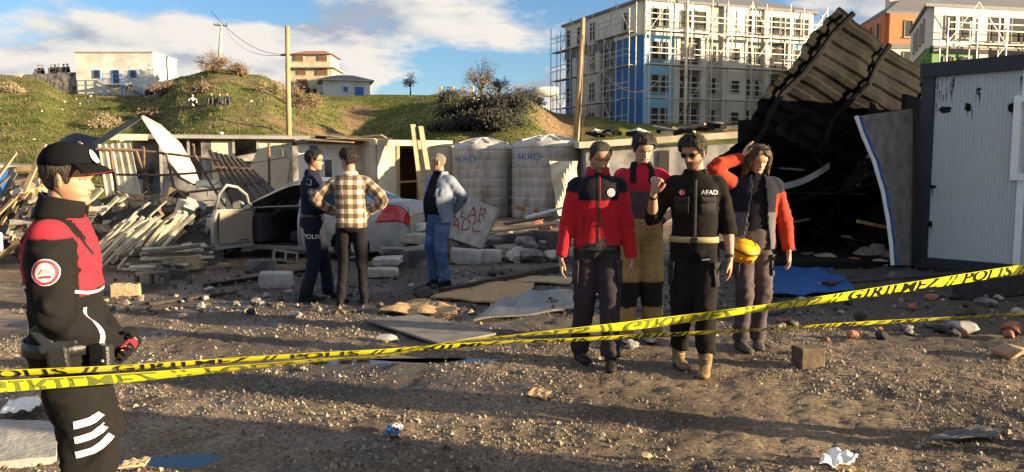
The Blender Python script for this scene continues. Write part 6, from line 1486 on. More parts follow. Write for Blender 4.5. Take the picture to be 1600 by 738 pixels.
P.shoes((.45, .43, .40), True); P.headgear(SK3, (.018, .013, .010), 'short', .020, beard=.15, lids=1, seed=12)
P.body({1: hang(1), -1: ((.8, .5, -.3), (0, .5, .8), (0, -1, 0), .4, .4)}, .007); mb = MB(); w_ = P.wr[-1]; mb.tube([w_-(w_-P.el[-1]).normalized()*.025, w_+(w_-P.el[-1]).normalized()*.01], .034, 14); mb.build('wristband', 'black_rubber', P.root)
o_ = Vector((-.10, .1, 1.36*k)); P.disc('chest_emblem', .033, o_, r_x, up, dn, 'patch_white', off=.004); P.ringd('emblem_ring', .018, .026, o_, r_x, up, dn, 'patch_red', off=.006)

# --- rescuer in black shirt, raised fist
Y0 = 5.85; P = Person('person', 'bearded man in black AFAD shirt and sunglasses raising his fist', (XP(1086, Y0), Y0, 0), 166, 1.775); k = P.k
P.joints({1: (.10, -.02, 18), -1: (-.10, .19, -4)}, {1: (.30, .24, 1.34), -1: (-.265, .05, .86)}, lean=(.0, .01), head=(-28, 17, 0), poles={1: (.45, -.1, -1), -1: (-.5, -1, 0)})
SB = (.011, .009, .0085); mat('shirt_black', (.012, .010, .0095), .9, bump=.2, bscale=200); P.top('shirt', const(SB), 'cloth', hem=.965, bulk=1.05, voxel=.011, amp=.007, sleeve=.66, sleeve_r=(.062, .055, .050, .047), seed=61, chest=1.05)
P.collar('collar', SB, .030, .078, -.015, open_=.7); P.trousers('trousers', const((.011, .0095, .009)), bulk=1.07, rad=(.096, .078, .068, .066), amp=.011, seed=62, bottom=.15, waist=1.02)
P.shoes((.25, .17, .09), True, (.10, .07, .045), shaft=.21); P.headgear(SK2, (.016, .012, .010), 'short', .021, beard=.85, seed=14); P.glasses(.515, big=1.05)
P.body({1: ((-.25, .25, 1), (-.6, .6, .2), (-.7, -.7, 0), 1.5, 1.0), -1: hang(-1, .1)}, .006)
cargo(P, 'shirt_black'); P.belt(.985, 'strap_tan', .045, 1.09, bulk=1.05); MB().box(Vector((0, .135*k*1.05+.012, .985*k)), (.055, .014, .045)).build('buckle', 'black_frame', P.root, bevel=.004)
for q in (1, -1):
    mb = MB(); w_ = P.wr[q]; d_ = (w_-P.el[q]).normalized(); mb.tube([w_-d_*.028, w_-d_*.004], .0335*k, 16); wo = mb.build('wristwatch', 'black_rubber', P.root)
P.text('chest_lettering', 'AFAD', .048, Vector((-.105, .1, 1.335*k)), r_x, up, dn, 'white_print', off=.005); o_ = Vector((.095, .1, 1.335*k)); em = P.disc('flag_patch', .024, o_, r_x, up, dn, 'patch_red', off=.005)
n_ = 18; P.decal('crescent', [(.014*math.cos(a)-.003, .014*math.sin(a)) for a in [.7+4.9*i/n_ for i in range(n_+1)]]+[(.0105*math.cos(a)+.0005, .0105*math.sin(a)) for a in [.9+4.5*i/n_ for i in range(n_, -1, -1)]], [(i, i+1, 2*n_-i, 2*n_+1-i) for i in range(n_)], o_, r_x, up, dn, 'white_print', off=.008, parent=em)
P.disc('star', .004, o_+Vector((-.011, 0, 0)), r_x, up, dn, 'white_print', off=.008, parent=em)
P.strip('placket', [(0, .22), (0, -.2)], .030, Vector((0, .1, 1.21*k)), r_x, up, dn, 'shirt_black', n=24, off=.003, thick=.004)
for i in range(5): P.disc('button', .006, Vector((.0, .1, (1.40-.088*i)*k)), r_x, up, dn, 'metal_stud', off=.005)
for sx in (-1, 1): P.strip('pocket_flap', [(-.055, 0), (0, -.006), (.055, 0)], .045, Vector((sx*.095, .1, 1.285*k)), r_x, up, dn, 'shirt_black', off=.004, thick=.005); P.strip('pocket', [(-.052, 0), (.052, 0)], .10, Vector((sx*.095, .1, 1.225*k)), r_x, up, dn, 'shirt_black', off=.002, thick=.003)
P.decal('leg_label', [(-.03, -.006), (.03, 0), (.03, .012), (-.03, .006)], [(0, 1, 2, 3)], P.hip[-1]*.8+P.knee[-1]*.2, r_x, up, dn, 'white_print', bvh=P.legbvh, off=.005)

# --- woman with orange-sleeved jacket
Y0 = 6.5; P = Person('person', 'long-haired woman in dark jacket with orange sleeves touching her hair', (XP(1178, Y0), Y0, 0), 178, 1.745); k = P.k
P.joints({1: (.10, .08, 10), -1: (-.07, -.02, -8)}, {1: (.135, .07, 1.615), -1: (-.275, .08, .85)}, lean=(0, .015), head=(8, 27, 0), poles={1: (1, .25, -.55), -1: (-.6, -1, 0)})
P.top('sweater', const((.011, .011, .016)), hem=.90, bulk=.95, amp=.004, sleeve=.6, sleeve_r=(.055, .048, .042, .038), seed=70); P.collar('roll_neck', (.011, .011, .016), .045, .062, .01)
P.text('chest_lettering', 'AF', .045, Vector((-.085, .1, 1.315*k)), r_x, up, dn, 'white_print', off=.005)
def womc(p, arm, n):
    if arm: return (.38, .042, .022) if arm[1] > .10 else (.016, .018, .026)
    return (.016, .018, .026) if p.z/k > 1.17 or n.y < .3 else (.10, .105, .12)
strip_open(P, 'jacket', womc, matn='cloth', hem=.86, bulk=1.10, amp=.008, flare=.012, seed=71, openw=.95); P.collar('hood', (.016, .018, .026), .05, .095, -.03, open_=.9)
P.trousers('trousers', lambda p, n: mixc((.055, .045, .052), (.085, .07, .075), .5+nz3(p, 9, 2)), bulk=1.0, rad=(.094, .074, .064, .066), amp=.011, seed=72); P.shoes((.10, .095, .085), True, (.05, .05, .045)); P.headgear(SK3, (.060, .033, .019), 'long', .016, lids=1, seed=15, fem=True, scale=.97)
P.body({1: ((-.35, .05, .9), (0, 1, .2), (-1, 0, -.3), .35, .4), -1: hang(-1, .2)}, .006)
r9 = random.Random(4); mb = MB()
for i in range(150):                                # long loose hair
    sx = r9.choice((-1, 1)); a = sx*r9.uniform(.30, .95)*math.pi; t0 = r9.uniform(.45, .86); p0_ = head_pt(t0, a, .012); L_ = r9.uniform(.20, .34); wv = r9.uniform(0, 6)
    x1 = p0_.x*1.15+sx*.012; pts = []
    for j in range(7):
        f = j/6; pts.append(P.HM(Vector((p0_.x*(1-f)+(sx*.078+p0_.x*.35)*f+.010*math.sin(wv+f*9), p0_.y*(1-f)+(p0_.y*.4+.010)*f+.010*math.cos(wv+f*8), p0_.z-L_*f*(.3+.7*f)+.02*math.sin(f*3)))))
    mb.tube(pts, [.006, .009, .010, .010, .009, .007, .002], 5)
cmesh('hair_strands', [Vector(v) for v in mb.v], mb.f, [mixc((.045, .024, .013), (.16, .088, .042), .5+1.2*nz3(v, 22, 2)) for v in mb.v], 'hair', P.hair)
P.glasses(.93, big=1.05, dz=.012, dy=-.035)
WOM = P; mat('trouser_mauve', (.06, .05, .056), .9, bump=.2, bscale=200); cargo(P, 'trouser_mauve')
# orange helmet hanging at her hip
hm = empty('rescue_helmet', (0, 0, 0), 0, 'orange rescue helmet with black straps hanging at the woman\'s hip', 'helmet'); Wm = P.root
mw = Matrix.Translation(Wm.location) @ Matrix.Rotation(Wm.rotation_euler.z, 4, 'Z'); hc_ = D(1161, 394, 6.3)
mb = MB(); Rh = Euler((R(200), R(12), R(0))).to_matrix()
prof = [(.118, -.02), (.120, .0), (.119, .03), (.112, .065), (.095, .095), (.066, .115), (.03, .124), (.004, .126)]
mb.rings([[hc_+Rh @ Vector((r*1.0*math.cos(a), r*1.22*math.sin(a), z-.05)) for a in [6.283*i/36 for i in range(36)]] for r, z in prof]); so = mb.build('shell', 'helmet_orange', hm, smooth=True)
for i in range(3):
    mb = MB(); pts = []
    for j in range(9):
        a = -1.2+2.4*j/8; pts.append(hc_+Rh @ Vector(((-.05+.05*i), .150*math.sin(a), .130*math.cos(a)-.052)))
    mb.tube(pts, [(.012, .004)]*9, 6); mb.build('ridge', 'helmet_orange', so, smooth=True)
mb = MB(); mb.tube([hc_+Rh @ Vector((.123*math.cos(a), .150*math.sin(a), -.045)) for a in [6.283*i/30 for i in range(31)]], .007, 6, caps=False); mb.build('head_band', 'black_rubber', hm)
top_p = hc_+Vector((.02, .02, .14))
for dx, dy in ((-.10, -.02), (.10, -.02), (0, .1)): MB().tube([hc_+Vector((dx, dy, .05)), hc_+Vector((dx*.8, dy, .09)), top_p], .006, 5).build('chin_strap', 'black_rubber', hm)
MB().tube([top_p, top_p+Vector((.02, .02, .05)), top_p+Vector((.06, .10, .12))], .006, 5).build('cord', 'black_rubber', hm)

# --- onlookers beyond the right edge of the picture (their long shadows cross the foreground)
for i, (x, y, yaw, H, lab, c1, c2) in enumerate(((4.35, 3.72, 120, 1.76, 'onlooker in grey coat standing right of the taped yard', (.06, .06, .065), (.02, .02, .025)), (4.9, 2.55, 100, 1.80, 'onlooker in brown jacket beside the grey-coated one', (.10, .06, .035), (.02, .022, .035)), (5.6, 2.10, 80, 1.72, 'onlooker in navy jacket behind the brown-jacketed one', (.02, .025, .05), (.03, .03, .03)))):
    P = Person('person', lab, (x, y, 0), yaw, H, None); P.joints({1: (.12, 0, 10), -1: (-.12, .03, -10)}, {1: (.26, .06, .82), -1: (-.26, .05, .82)}, head=(0, 3, 0), poles={1: (.5, -1, 0), -1: (-.5, -1, 0)})
    P.top('jacket', const(c1), hem=.86, bulk=1.12, voxel=.02, seed=80+i); P.collar('collar', c1, .05, .08); P.trousers('trousers', const(c2), voxel=.02, seed=90+i); P.shoes((.02, .02, .02)); P.headgear(SK1, BLK, 'short', .015, seed=20+i); P.body({1: hang(1), -1: hang(-1)}, .01)

# --- people sitting far up on the hill
def sitter_mesh(seed, cols):
    r = random.Random(seed); mb = MB(); mb.tube([(0, 0, .05), (0, .02, .3), (0, .06, .55), (0, .07, .62)], [(.19, .16), (.2, .15), (.2, .13), (.08, .08)], 10, 0)
    for q in (1, -1):
        mb.tube([(q*.1, 0, .1), (q*.13, .38, .42), (q*.14, .45, .02)], [.09, .075, .06], 8, 1); mb.box((q*.14, .5, .03), (.09, .24, .07), None, 1); mb.tube([(q*.2, .05, .52), (q*.27, .18, .28), (q*.10, .36, .42)], [.06, .05, .04], 8, 0)
    mb.ell((0, .10, .76), (.085, .1, .12), 10, 8, 2); mb.ell((0, .085, .80), (.092, .105, .10), 10, 8, 3); return mb.mesh('person', cols, True)
mat('coat_dark', (.018, .018, .02), .9); mat('coat_white', (.55, .53, .50), .9); mat('coat_grey', (.06, .06, .065), .9); mat('far_skin', (.42, .25, .17), .7); mat('far_hair', (.02, .015, .012), .8)
SM = [sitter_mesh(1, ['coat_dark', 'coat_grey', 'far_skin', 'far_hair']), sitter_mesh(2, ['coat_grey', 'coat_dark', 'far_skin', 'far_hair']), sitter_mesh(3, ['coat_white', 'coat_dark', 'far_skin', 'far_hair'])]
TOPZ = D(80, 115, 75.6).z
for px, py, Y, m, lab, grp in ((73, 0, 75.7, 0, 0, 1), (78, 0, 75.9, 1, 0, 1), (92, 0, 75.7, 0, 0, 1), (97, 0, 75.9, 0, 0, 1), (103, 0, 75.6, 1, 0, 1), (111, 0, 75.8, 0, 0, 1), (117, 0, 75.7, 1, 0, 1)):
    z = wa.z+(wb.z-wa.z)*(px-36)/83; o = inst(SM[m], 'person', None, (XP(px, Y), Y, z), (0, 0, R(180+(px*37) % 60-30)), (1, 1, 1)); tag(o, 'far figure in dark clothes sitting on top of the retaining wall', 'person', 'people sitting on the retaining wall')
for px, py, m, lab in ((301, 166, 2, 'far figure in white sitting on the hillside path'), (331, 165, 0, 'far dark figure on the path nearest the one in white'), (345, 165.5, 1, 'far dark figure in the middle of the path group'), (355, 164, 0, 'far dark figure at the right end of the path group'), (205, 143, 0, 'far dark figure sitting on the pump house stairs'), (232, 150, 1, 'far figure crouching at the foot of the pump house stairs'), (238, 150, 0, 'far figure seated beside the stairs end at the pump house corner'), (482, 154, 0, 'far figure by the cream house door'), (492, 154, 1, 'far figure between the cream house and the small white house')):
    Y = 73.0 if px < 300 else (67.0 if px < 400 else 84.0); p = D(px, py, Y); z = p.z if px < 300 else hill_z(p.x, Y)
    if 300 < px < 400:
        best = min((abs(D(px, py, yy).z-hill_z(D(px, py, yy).x, yy)), yy) for yy in [50+.5*i for i in range(48)]); Y = best[1]; p = D(px, py, Y); z = hill_z(p.x, Y)
    o = inst(SM[m], 'person', None, (p.x, Y, z), (0, 0, R(180+(px*53) % 70-35))); tag(o, lab, 'person', 'people watching from the hill')
# ------------------------------------------------------------------ rubble and debris
def put(o, label, cat, group=None): return tag(o, label, cat, group)
# pile of bent cream metal slats
def slat(pts, w, t, m, roll=0.0):
    mb = MB(); pts = [Vector(p) for p in pts]; rg = []
    for i, p in enumerate(pts):
        d = (pts[min(i+1, len(pts)-1)]-pts[max(i-1, 0)]).normalized(); x = d.cross(Vector((math.sin(roll), -math.cos(roll)*.8, .6))).normalized(); y = d.cross(x)
        rg.append([p+x*w/2+y*t/2, p-x*w/2+y*t/2, p-x*w/2-y*t/2, p+x*w/2-y*t/2])
    mb.rings(rg); return mb.build('metal_profile', m)
r = random.Random(21); LS = ('bent cream metal slat leaning steeply in the heap beside the officer', 'leaning slats of the metal heap'); LH = ('straight cream metal slat lying flat at the foot of the heap', 'flat slats of the metal heap'); LK = ('dark scorched metal slat mixed into the heap', 'dark slats of the metal heap'); LW = ('splintered wooden strip in the tangle behind the officer', 'wooden strips behind the officer')
for i in range(64):
    a = r.uniform(0, 1); x0, y0 = 138+95*a+r.uniform(-8, 8), 418-6*a+r.uniform(-22, 6); L_ = r.uniform(70, 125); sl = r.uniform(.75, 1.15); Y = 11.2+r.uniform(0, 1.6)
    x1, y1 = x0+L_*.62, y0-L_*.62*sl; bend = r.uniform(-9, 3); pts = [D(x0, y0, Y), D((x0*2+x1)/3, (y0*2+y1)/3+bend*.7, Y+.1), D((x0+x1*2)/3, (y0+y1*2)/3+bend, Y+.25), D(x1, y1, Y+.35)]
    dk = r.random() < .22; put(slat(pts, r.uniform(.03, .06), .02, 'slat_dark' if dk else 'slat_cream', r.uniform(-.5, .5)), *( (LK[0], 'metal slat', LK[1]) if dk else (LS[0], 'metal slat', LS[1])))
for i in range(46):
    x0 = 205+r.uniform(-25, 30); y0 = 388+r.uniform(0, 36); L_ = r.uniform(70, 120); Y = 11.0+r.uniform(0, 1.0); pts = [D(x0, y0, Y), D(x0+L_*.5, y0-r.uniform(0, 5), Y+.1), D(x0+L_, y0-r.uniform(2, 14), Y+.2)]
    dk = r.random() < .3; put(slat(pts, r.uniform(.025, .055), .02, 'slat_dark' if dk else 'slat_cream', r.uniform(-.5, .5)), *((LK[0], 'metal slat', LK[1]) if dk else (LH[0], 'metal slat', LH[1])))
for i in range(16):
    x0 = r.uniform(245, 300); y0 = r.uniform(352, 385); L_ = r.uniform(40, 75); Y = 13.4+r.uniform(0, .8); put(slat([D(x0, y0, Y), D(x0+L_*.5, y0-r.uniform(3, 9), Y), D(x0+L_, y0-r.uniform(8, 22), Y+.2)], .07, .03, r.choice(['slat_cream', 'wood', 'board_grey'])), 'short pale slat stacked between the heap and the car', 'metal slat', 'slats beside the car')
for i in range(64):
    x0 = r.uniform(-40, 90); y0 = r.uniform(285, 425); L_ = r.uniform(35, 95); an = r.choice([r.uniform(-.6, .5), r.uniform(.6, 1.2)]); Y = 12.2+r.uniform(0, 2.0); d = Vector((math.cos(an), -math.sin(an)))*L_
    put(slat([D(x0, y0, Y), D(x0+d.x*.5, y0+d.y*.5+r.uniform(-4, 4), Y+.1), D(x0+d.x, y0+d.y, Y+.15)], r.uniform(.05, .12), .03, r.choice(['plank', 'slat_cream', 'wood', 'board_grey', 'wood_dark'])), LW[0], 'wood strip', LW[1])
for i in range(26):
    x0 = r.uniform(120, 190); y0 = r.uniform(320, 372); an = r.uniform(-.4, 1.3); L_ = r.uniform(25, 55); Y = 13.5+r.uniform(0, 1); put(slat([D(x0, y0, Y), D(x0+math.cos(an)*L_, y0-math.sin(an)*L_, Y+.1)], .07, .035, r.choice(['panel_white', 'slat_cream', 'board_grey'])), 'short pale frame piece tangled on top of the slat heap', 'frame piece', 'pale frame pieces on the heap')
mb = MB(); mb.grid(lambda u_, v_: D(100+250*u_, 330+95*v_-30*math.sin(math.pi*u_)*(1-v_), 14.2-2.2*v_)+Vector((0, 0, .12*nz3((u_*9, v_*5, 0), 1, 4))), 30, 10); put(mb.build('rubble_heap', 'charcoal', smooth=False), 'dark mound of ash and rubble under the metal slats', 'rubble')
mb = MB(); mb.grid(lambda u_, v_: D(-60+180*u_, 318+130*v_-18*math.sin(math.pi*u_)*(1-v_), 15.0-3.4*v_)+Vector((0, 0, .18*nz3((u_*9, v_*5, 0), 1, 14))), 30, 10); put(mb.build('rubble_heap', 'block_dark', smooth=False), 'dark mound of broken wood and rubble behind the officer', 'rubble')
mb = MB(); mb.grid(lambda u_, v_: D(285+52*u_, 336+9*v_-4*math.sin(7*u_), 15-.6*v_)+Vector((0, 0, .06*math.sin(11*u_+4*v_))), 14, 5); put(mb.build('white_sheet', 'paper', solid=.01), 'crumpled white sheet lying on the wreckage beside the car bonnet', 'sheet')
r = random.Random(88)
for i in range(22):                                 # buckled sheets and panel scraps in the left wreckage
    px, py = r.choice([(r.uniform(-20, 70), r.uniform(280, 420)), (r.uniform(120, 330), r.uniform(305, 385))]); Y = 13.3+r.uniform(0, 1.6); w, h = r.uniform(25, 70), r.uniform(14, 40); an = r.uniform(-.8, .8); f1, f2 = r.uniform(2, 6), r.uniform(2, 6); m = r.choice(['board_grey', 'panel_soot', 'rust', 'wood_dark', 'panel_cream', 'slat_dark'])
    mb = MB(); mb.grid(lambda u_, v_: D(px+(u_-.5)*w*math.cos(an)-(v_-.5)*h*math.sin(an), py+(u_-.5)*w*math.sin(an)+(v_-.5)*h*math.cos(an), Y+.22*math.sin(f1*u_+i)+.15*math.sin(f2*v_+2*i)+.5*(.5-v_)), 8, 6)
    put(mb.build('buckled_sheet', m, solid=.012), {'board_grey': 'grey', 'panel_soot': 'sooty', 'rust': 'rusty brown', 'wood_dark': 'dark brown', 'panel_cream': 'cream', 'slat_dark': 'blackened'}[m]+' buckled sheet scrap tangled in the wreckage between officer and car', 'metal sheet', 'buckled scraps in the wreckage: '+m)
for i in range(14):
    x0, y0 = r.choice([(r.uniform(-10, 60), r.uniform(290, 380)), (r.uniform(130, 330), r.uniform(300, 380))]); Y = 12.8+r.uniform(0, 1.5); pts = [D(x0, y0, Y)]
    for j in range(6): pts.append(pts[-1]+Vector((r.uniform(-.05, .35), r.uniform(-.1, .1), r.uniform(-.25, .2))))
    mb = MB(); P_, r_ = path(pts, [.009]*7, 4); mb.tube(P_, r_, 5); put(mb.build('loose_wire', 'black_rubber' if i % 2 else 'rust'), ('black' if i % 2 else 'rusty')+' loose wire curling out of the wreckage', 'wire', 'loose wires in the wreckage: '+('black' if i % 2 else 'rusty'))
# blocks and chunks
def rough_box(c, size, rot, m, seed, name='concrete_slab'):
    bm = bmesh.new(); bmesh.ops.create_cube(bm, size=1.0); bmesh.ops.subdivide_edges(bm, edges=bm.edges[:], cuts=4, use_grid_fill=True)
    for v in bm.verts:
        e = sum(1 for q in v.co if abs(q) > .499); n = nz3(v.co, 3.1, seed*3.7)+.5*nz3(v.co, 8, seed); k_ = 1-.045*(e-1)*(1+n)-.05*max(0, n)
        v.co = Vector((v.co.x*size[0], v.co.y*size[1], v.co.z*size[2]))*k_
    me = bpy.data.meshes.new(name); bm.to_mesh(me); bm.free(); me.materials.append(M(m)); return inst(me, name, None, c, rot)
def block_mesh(m):
    mb = MB(); mb.b2((-.195, -.095, -.095), (.195, -.065, .095)); mb.b2((-.195, .065, -.095), (.195, .095, .095))
    for x in (-.18, 0, .18): mb.b2((x-.015, -.0649, -.0945), (x+.015, .0649, .0945))
    return mb.mesh('concrete_block', m)
BMS = {m: block_mesh(m) for m in ('block_tan', 'block_dark', 'concrete', 'concrete_sooty')}
def chunk_mesh(seed, m, sx=1, sy=1, sz=1):
    rr = random.Random(seed); bm = bmesh.new(); bmesh.ops.create_icosphere(bm, subdivisions=2, radius=.5)
    for _ in range(7):
        n = Vector((rr.gauss(0, 1), rr.gauss(0, 1), rr.gauss(0, 1))).normalized(); d = rr.uniform(.25, .4)
        for v in bm.verts:
            e = v.co.dot(n)-d
            if e > 0: v.co -= n*e
    for v in bm.verts: v.co = Vector((v.co.x*sx, v.co.y*sy, v.co.z*sz))*(1+.10*nz3(v.co, 4, seed))
    me = bpy.data.meshes.new('chunk'); bm.to_mesh(me); bm.free(); me.materials.append(M(m)); return me
CH = {m: [chunk_mesh(i*7+j, m, 1.2, 1, .8) for i in range(4)] for j, m in enumerate(('concrete', 'concrete_sooty', 'brick_red', 'charcoal', 'block_tan'))}
def blk(px, py, m, rz, label, tilt=(0, 0), s=1.0, z=0.0, group=None):
    g = G(px, py); o = inst(BMS[m], 'concrete_block', None, (g.x, g.y, gz(g.x, g.y)+.09*s+z), (tilt[0], tilt[1], rz), (s, s, s)); return put(o, label, 'block', group)
def chk(px, py, m, s, rz, label, cat='rubble', sc=(1, 1, 1), z=0.0, group=None, i=0):
    g = G(px, py); o = inst(CH[m][i % 4], 'rubble_chunk', None, (g.x, g.y, gz(g.x, g.y)+.28*s*sc[2]+z), (0, 0, rz), (s*sc[0], s*sc[1], s*sc[2])); return put(o, label, cat, group)
blk(238, 448, 'block_dark', .3, 'dark hollow block lying in front of the slat heap', (1.57, 0)); blk(268, 436, 'block_dark', .9, 'dark hollow block tilted against the slat heap', (.4, .2)); blk(293, 425, 'block_tan', .15, 'tan hollow block at the foot of the slat heap', (0, 0), 1.0, .05)
blk(198, 462, 'block_tan', .2, 'tan block end peeping out beside the officer sleeve', (0, 0), .8)
blk(410, 425, 'concrete_sooty', .1, 'sooty hollow block lying under the car sill'); blk(445, 412, 'concrete_sooty', .4, 'sooty block upright beside the policeman leg', (1.2, .2))
o = rough_box(G(432, 449)+Vector((0, 0, .10)), (.42, .22, .20), (0.05, .03, .12), 'concrete', 5, 'aerated_block'); put(o, 'large pale aerated block lying left of the policeman feet', 'block')
r = random.Random(33)
for i, (px, py, w, d, h, z, rz, m, lab) in enumerate(((598, 432, .45, .3, .12, 0, .2, 'concrete', 'lowest broken slab piece behind the checked man'), (606, 425, .42, .3, .10, .12, -.1, 'concrete', 'middle broken slab piece behind the checked man'), (612, 420, .36, .28, .10, .22, .3, 'concrete_sooty', 'top broken slab piece behind the checked man'),
    (640, 418, .55, .4, .30, 0, .1, 'concrete_sooty', 'rough grey slab below the number plate'), (655, 408, .6, .3, .16, .30, -.15, 'concrete', 'flat slab resting on the rough one below the plate'), (728, 412, .5, .3, .24, 0, .1, 'concrete', 'pale concrete block in the kerb row right of the jeans'), (762, 411, .45, .3, .22, 0, -.1, 'concrete', 'second pale block in the kerb row right of the jeans'), (745, 400, .9, .35, .10, .22, .05, 'concrete_sooty', 'long slab bedded on the kerb row blocks'),
    (715, 400, .42, .35, .32, .0, .5, 'concrete', 'tilted concrete cube beside the bald man knee'), (795, 396, .9, .2, .18, .18, .06, 'concrete_sooty', 'grey hollow beam lying on the rubble wall'), (850, 392, .6, .2, .18, .2, -.1, 'block_dark', 'dark block lying on the rubble wall end'))):
    g = G(px, py); o = rough_box((g.x, g.y, z+h/2), (w, d, h), (r.uniform(-.12, .12), r.uniform(-.1, .1), rz), m, i); put(o, lab, 'slab')
for i, (px, py, m, s) in enumerate([(805, 410, 'concrete', .4), (832, 410, 'concrete_sooty', .42), (858, 409, 'concrete', .34), (885, 410, 'concrete_sooty', .4), (780, 407, 'concrete_sooty', .3), (910, 408, 'charcoal', .4), (820, 398, 'concrete_sooty', .5), (870, 396, 'charcoal', .5)]):
    chk(px, py, m, s, i*.9, {'concrete': 'pale', 'concrete_sooty': 'sooty grey', 'charcoal': 'charred black'}[m]+' rough stone in the low rubble wall before the tanks', 'stone', group='stones of the low rubble wall: '+m, i=i)
for i in range(60):
    px, py = r.uniform(575, 900), r.uniform(345, 408); m = r.choice(['brick_red', 'charcoal', 'concrete_sooty', 'charcoal', 'block_tan', 'concrete'])
    chk(px, py, m, r.uniform(.12, .34), r.uniform(0, 6), {'brick_red': 'broken red brick', 'charcoal': 'charred lump', 'concrete_sooty': 'sooty concrete lump', 'block_tan': 'tan block fragment', 'concrete': 'pale concrete lump'}[m]+' strewn between the car and the tanks', 'rubble', group='rubble before the tanks: '+m, i=i)
for i in range(12):
    px, py = r.uniform(805, 850), r.uniform(335, 345); o = MB().box(G(px, py)+Vector((0, 0, .15+.5*r.random())), (.3, .16, .09), (r.uniform(-.3, .3), r.uniform(-.3, .3), r.uniform(0, 3))).build('brick', 'brick_red'); put(o, 'red brick in the small stack at the foot of the right tank', 'brick', 'bricks at the foot of the tank')
for i, (a, b, w, m, lab) in enumerate((((770, 362), (868, 350), .25, 'wood', 'broad brown board lying on the rubble'), ((822, 340), (890, 322), .06, 'panel_white', 'white pipe leaning across the rubble'), ((790, 350), (860, 338), .2, 'wood_dark', 'dark board lying behind the brown one'), ((850, 372), (905, 360), .3, 'board_grey', 'grey board beside the red-jacketed man elbow'))):
    o = MB().beam(D(*a, 14.5+.3*i), D(*b, 15+.3*i), w, .04).build('board', m); put(o, lab, 'board')
# graffiti slab
gsb = empty('graffiti_slab', (0, 0, 0), 0, 'tilted concrete panel with red painted letters leaning in the rubble', 'panel')
q4 = [D(692, 372, 13.2), D(728, 384, 13.0), D(780, 330, 13.2), D(716, 303, 13.4)]; 
ga, gb = q4[3], q4[0]; q4 = [D(690, 368, 13.2), D(752, 389, 13.0), D(779, 327, 13.2), D(719, 303, 13.4)]
nn = (q4[1]-q4[0]).cross(q4[3]-q4[0]).normalized(); nn = nn if nn.y < 0 else -nn
MB().prism(q4, -nn*.14).build('slab', 'concrete', gsb, bevel=.01)
ex, ey = (q4[2]-q4[3]), (q4[0]-q4[3])
for txt, su, sv, sz in (('LAR', .50, .30, .32), ('ADC', .45, .60, .29)):
    vs, fs = text_mesh(txt, sz); o0 = q4[3]+ex*su+ey*sv; exn = (ex.normalized()+Vector((0, 0, .25))).normalized(); exn = (exn-nn*exn.dot(nn)).normalized(); eyn = nn.cross(exn); eyn = eyn if eyn.z > 0 else -eyn
    MB().add([o0+exn*v.x*.85+eyn*v.y*1.1+nn*.006 for v in vs], fs).build('painted_letters', 'graffiti', gsb)
# things lying on the ground
def sheet_on(name, corners, m, label, cat, z=.02, amp=.0, th=.02, n=12):
    P4 = [G(*c) for c in corners]; mb = MB(); mb.grid(lambda u_, v_: (P4[0]*(1-u_)+P4[1]*u_)*(1-v_)+(P4[3]*(1-u_)+P4[2]*u_)*v_+Vector((0, 0, z+amp*(nz3((u_*4, v_*4, 0), 1, len(label))+.6*abs(math.sin(u_*7+v_*3))))), n, n)
    return put(mb.build(name, m, solid=th), label, cat)
sheet_on('brown_cloth', ((590, 492), (715, 500), (712, 480), (640, 474)), 'cloth_brown', 'crumpled brown cloth lying before the dark boards', 'cloth', .03, .04, .012, 20)
sheet_on('board', ((570, 506), (690, 545), (775, 528), (655, 498)), 'board_grey', 'grey board lying on the gravel beside the brown cloth', 'board', .035)
sheet_on('board', ((672, 470), (820, 482), (835, 448), (740, 442)), 'cloth_brown', 'large brown sheet flat on the yard before the bald man', 'sheet', .03, .02)
sheet_on('wet_sheet', ((740, 505), (905, 488), (905, 458), (800, 462)), 'wet_board', 'dark wet sheet with puddled water behind the red-jacketed man', 'sheet', .03, .02)
sheet_on('board', ((905, 470), (1010, 462), (1000, 440), (900, 448)), 'wet_board', 'wet dark board lying between the rescuers', 'board', .03, .015)
sheet_on('board', ((770, 442), (890, 446), (900, 436), (800, 434)), 'plank', 'thin sunlit board lying behind the red-jacketed man', 'board', .02, .01)
sheet_on('blue_sheet', ((1190, 468), (1335, 462), (1300, 424), (1195, 424)), 'tarp_blue', 'blue plastic sheet on the ground beside the woman', 'sheet', .04, .05, .012, 20)
sheet_on('dirty_board', ((1330, 462), (1470, 448), (1420, 424), (1290, 428)), 'wet_board', 'dirty dark board lying at the container foot', 'board', .05, .02)
sheet_on('concrete_apron', ((-60, 738), (88, 724), (92, 668), (-40, 664)), 'concrete', 'wet pale concrete slab edge beside the officer', 'slab', .012, .004, .05)
sheet_on('torn_paper', ((0, 662), (52, 658), (72, 640), (20, 638)), 'paper', 'torn white paper lying on the concrete slab edge', 'paper', .055, .03, .003)
sheet_on('cardboard', ((20, 648), (70, 640), (66, 630), (28, 634)), 'cloth_brown', 'brown cardboard scrap behind the torn white paper', 'cardboard', .04, .02, .006)
sheet_on('cardboard', ((185, 742), (228, 736), (236, 725), (200, 728)), 'plank', 'tan board corner at the officer boot', 'board', .03, .01, .01)
sheet_on('wrapper', ((601, 684), (622, 688), (628, 677), (606, 671)), 'tarp_blue', 'small blue wrapper lying on the gravel', 'wrapper', .02, .02, .003, 6)
sheet_on('wrapper', ((612, 678), (628, 682), (630, 675), (616, 672)), 'paper', 'white scrap tucked against the blue wrapper', 'wrapper', .035, .015, .003, 6)
sheet_on('plastic_bag', ((1280, 738), (1335, 738), (1340, 722), (1290, 716)), 'white_plastic', 'crumpled white and blue plastic bag on the gravel', 'bag', .03, .04, .004, 16)
sheet_on('flat_metal', ((1440, 700), (1560, 690), (1545, 676), (1490, 680)), 'wet_board', 'flat dark metal scrap on the gravel', 'scrap', .03, .02, .006)
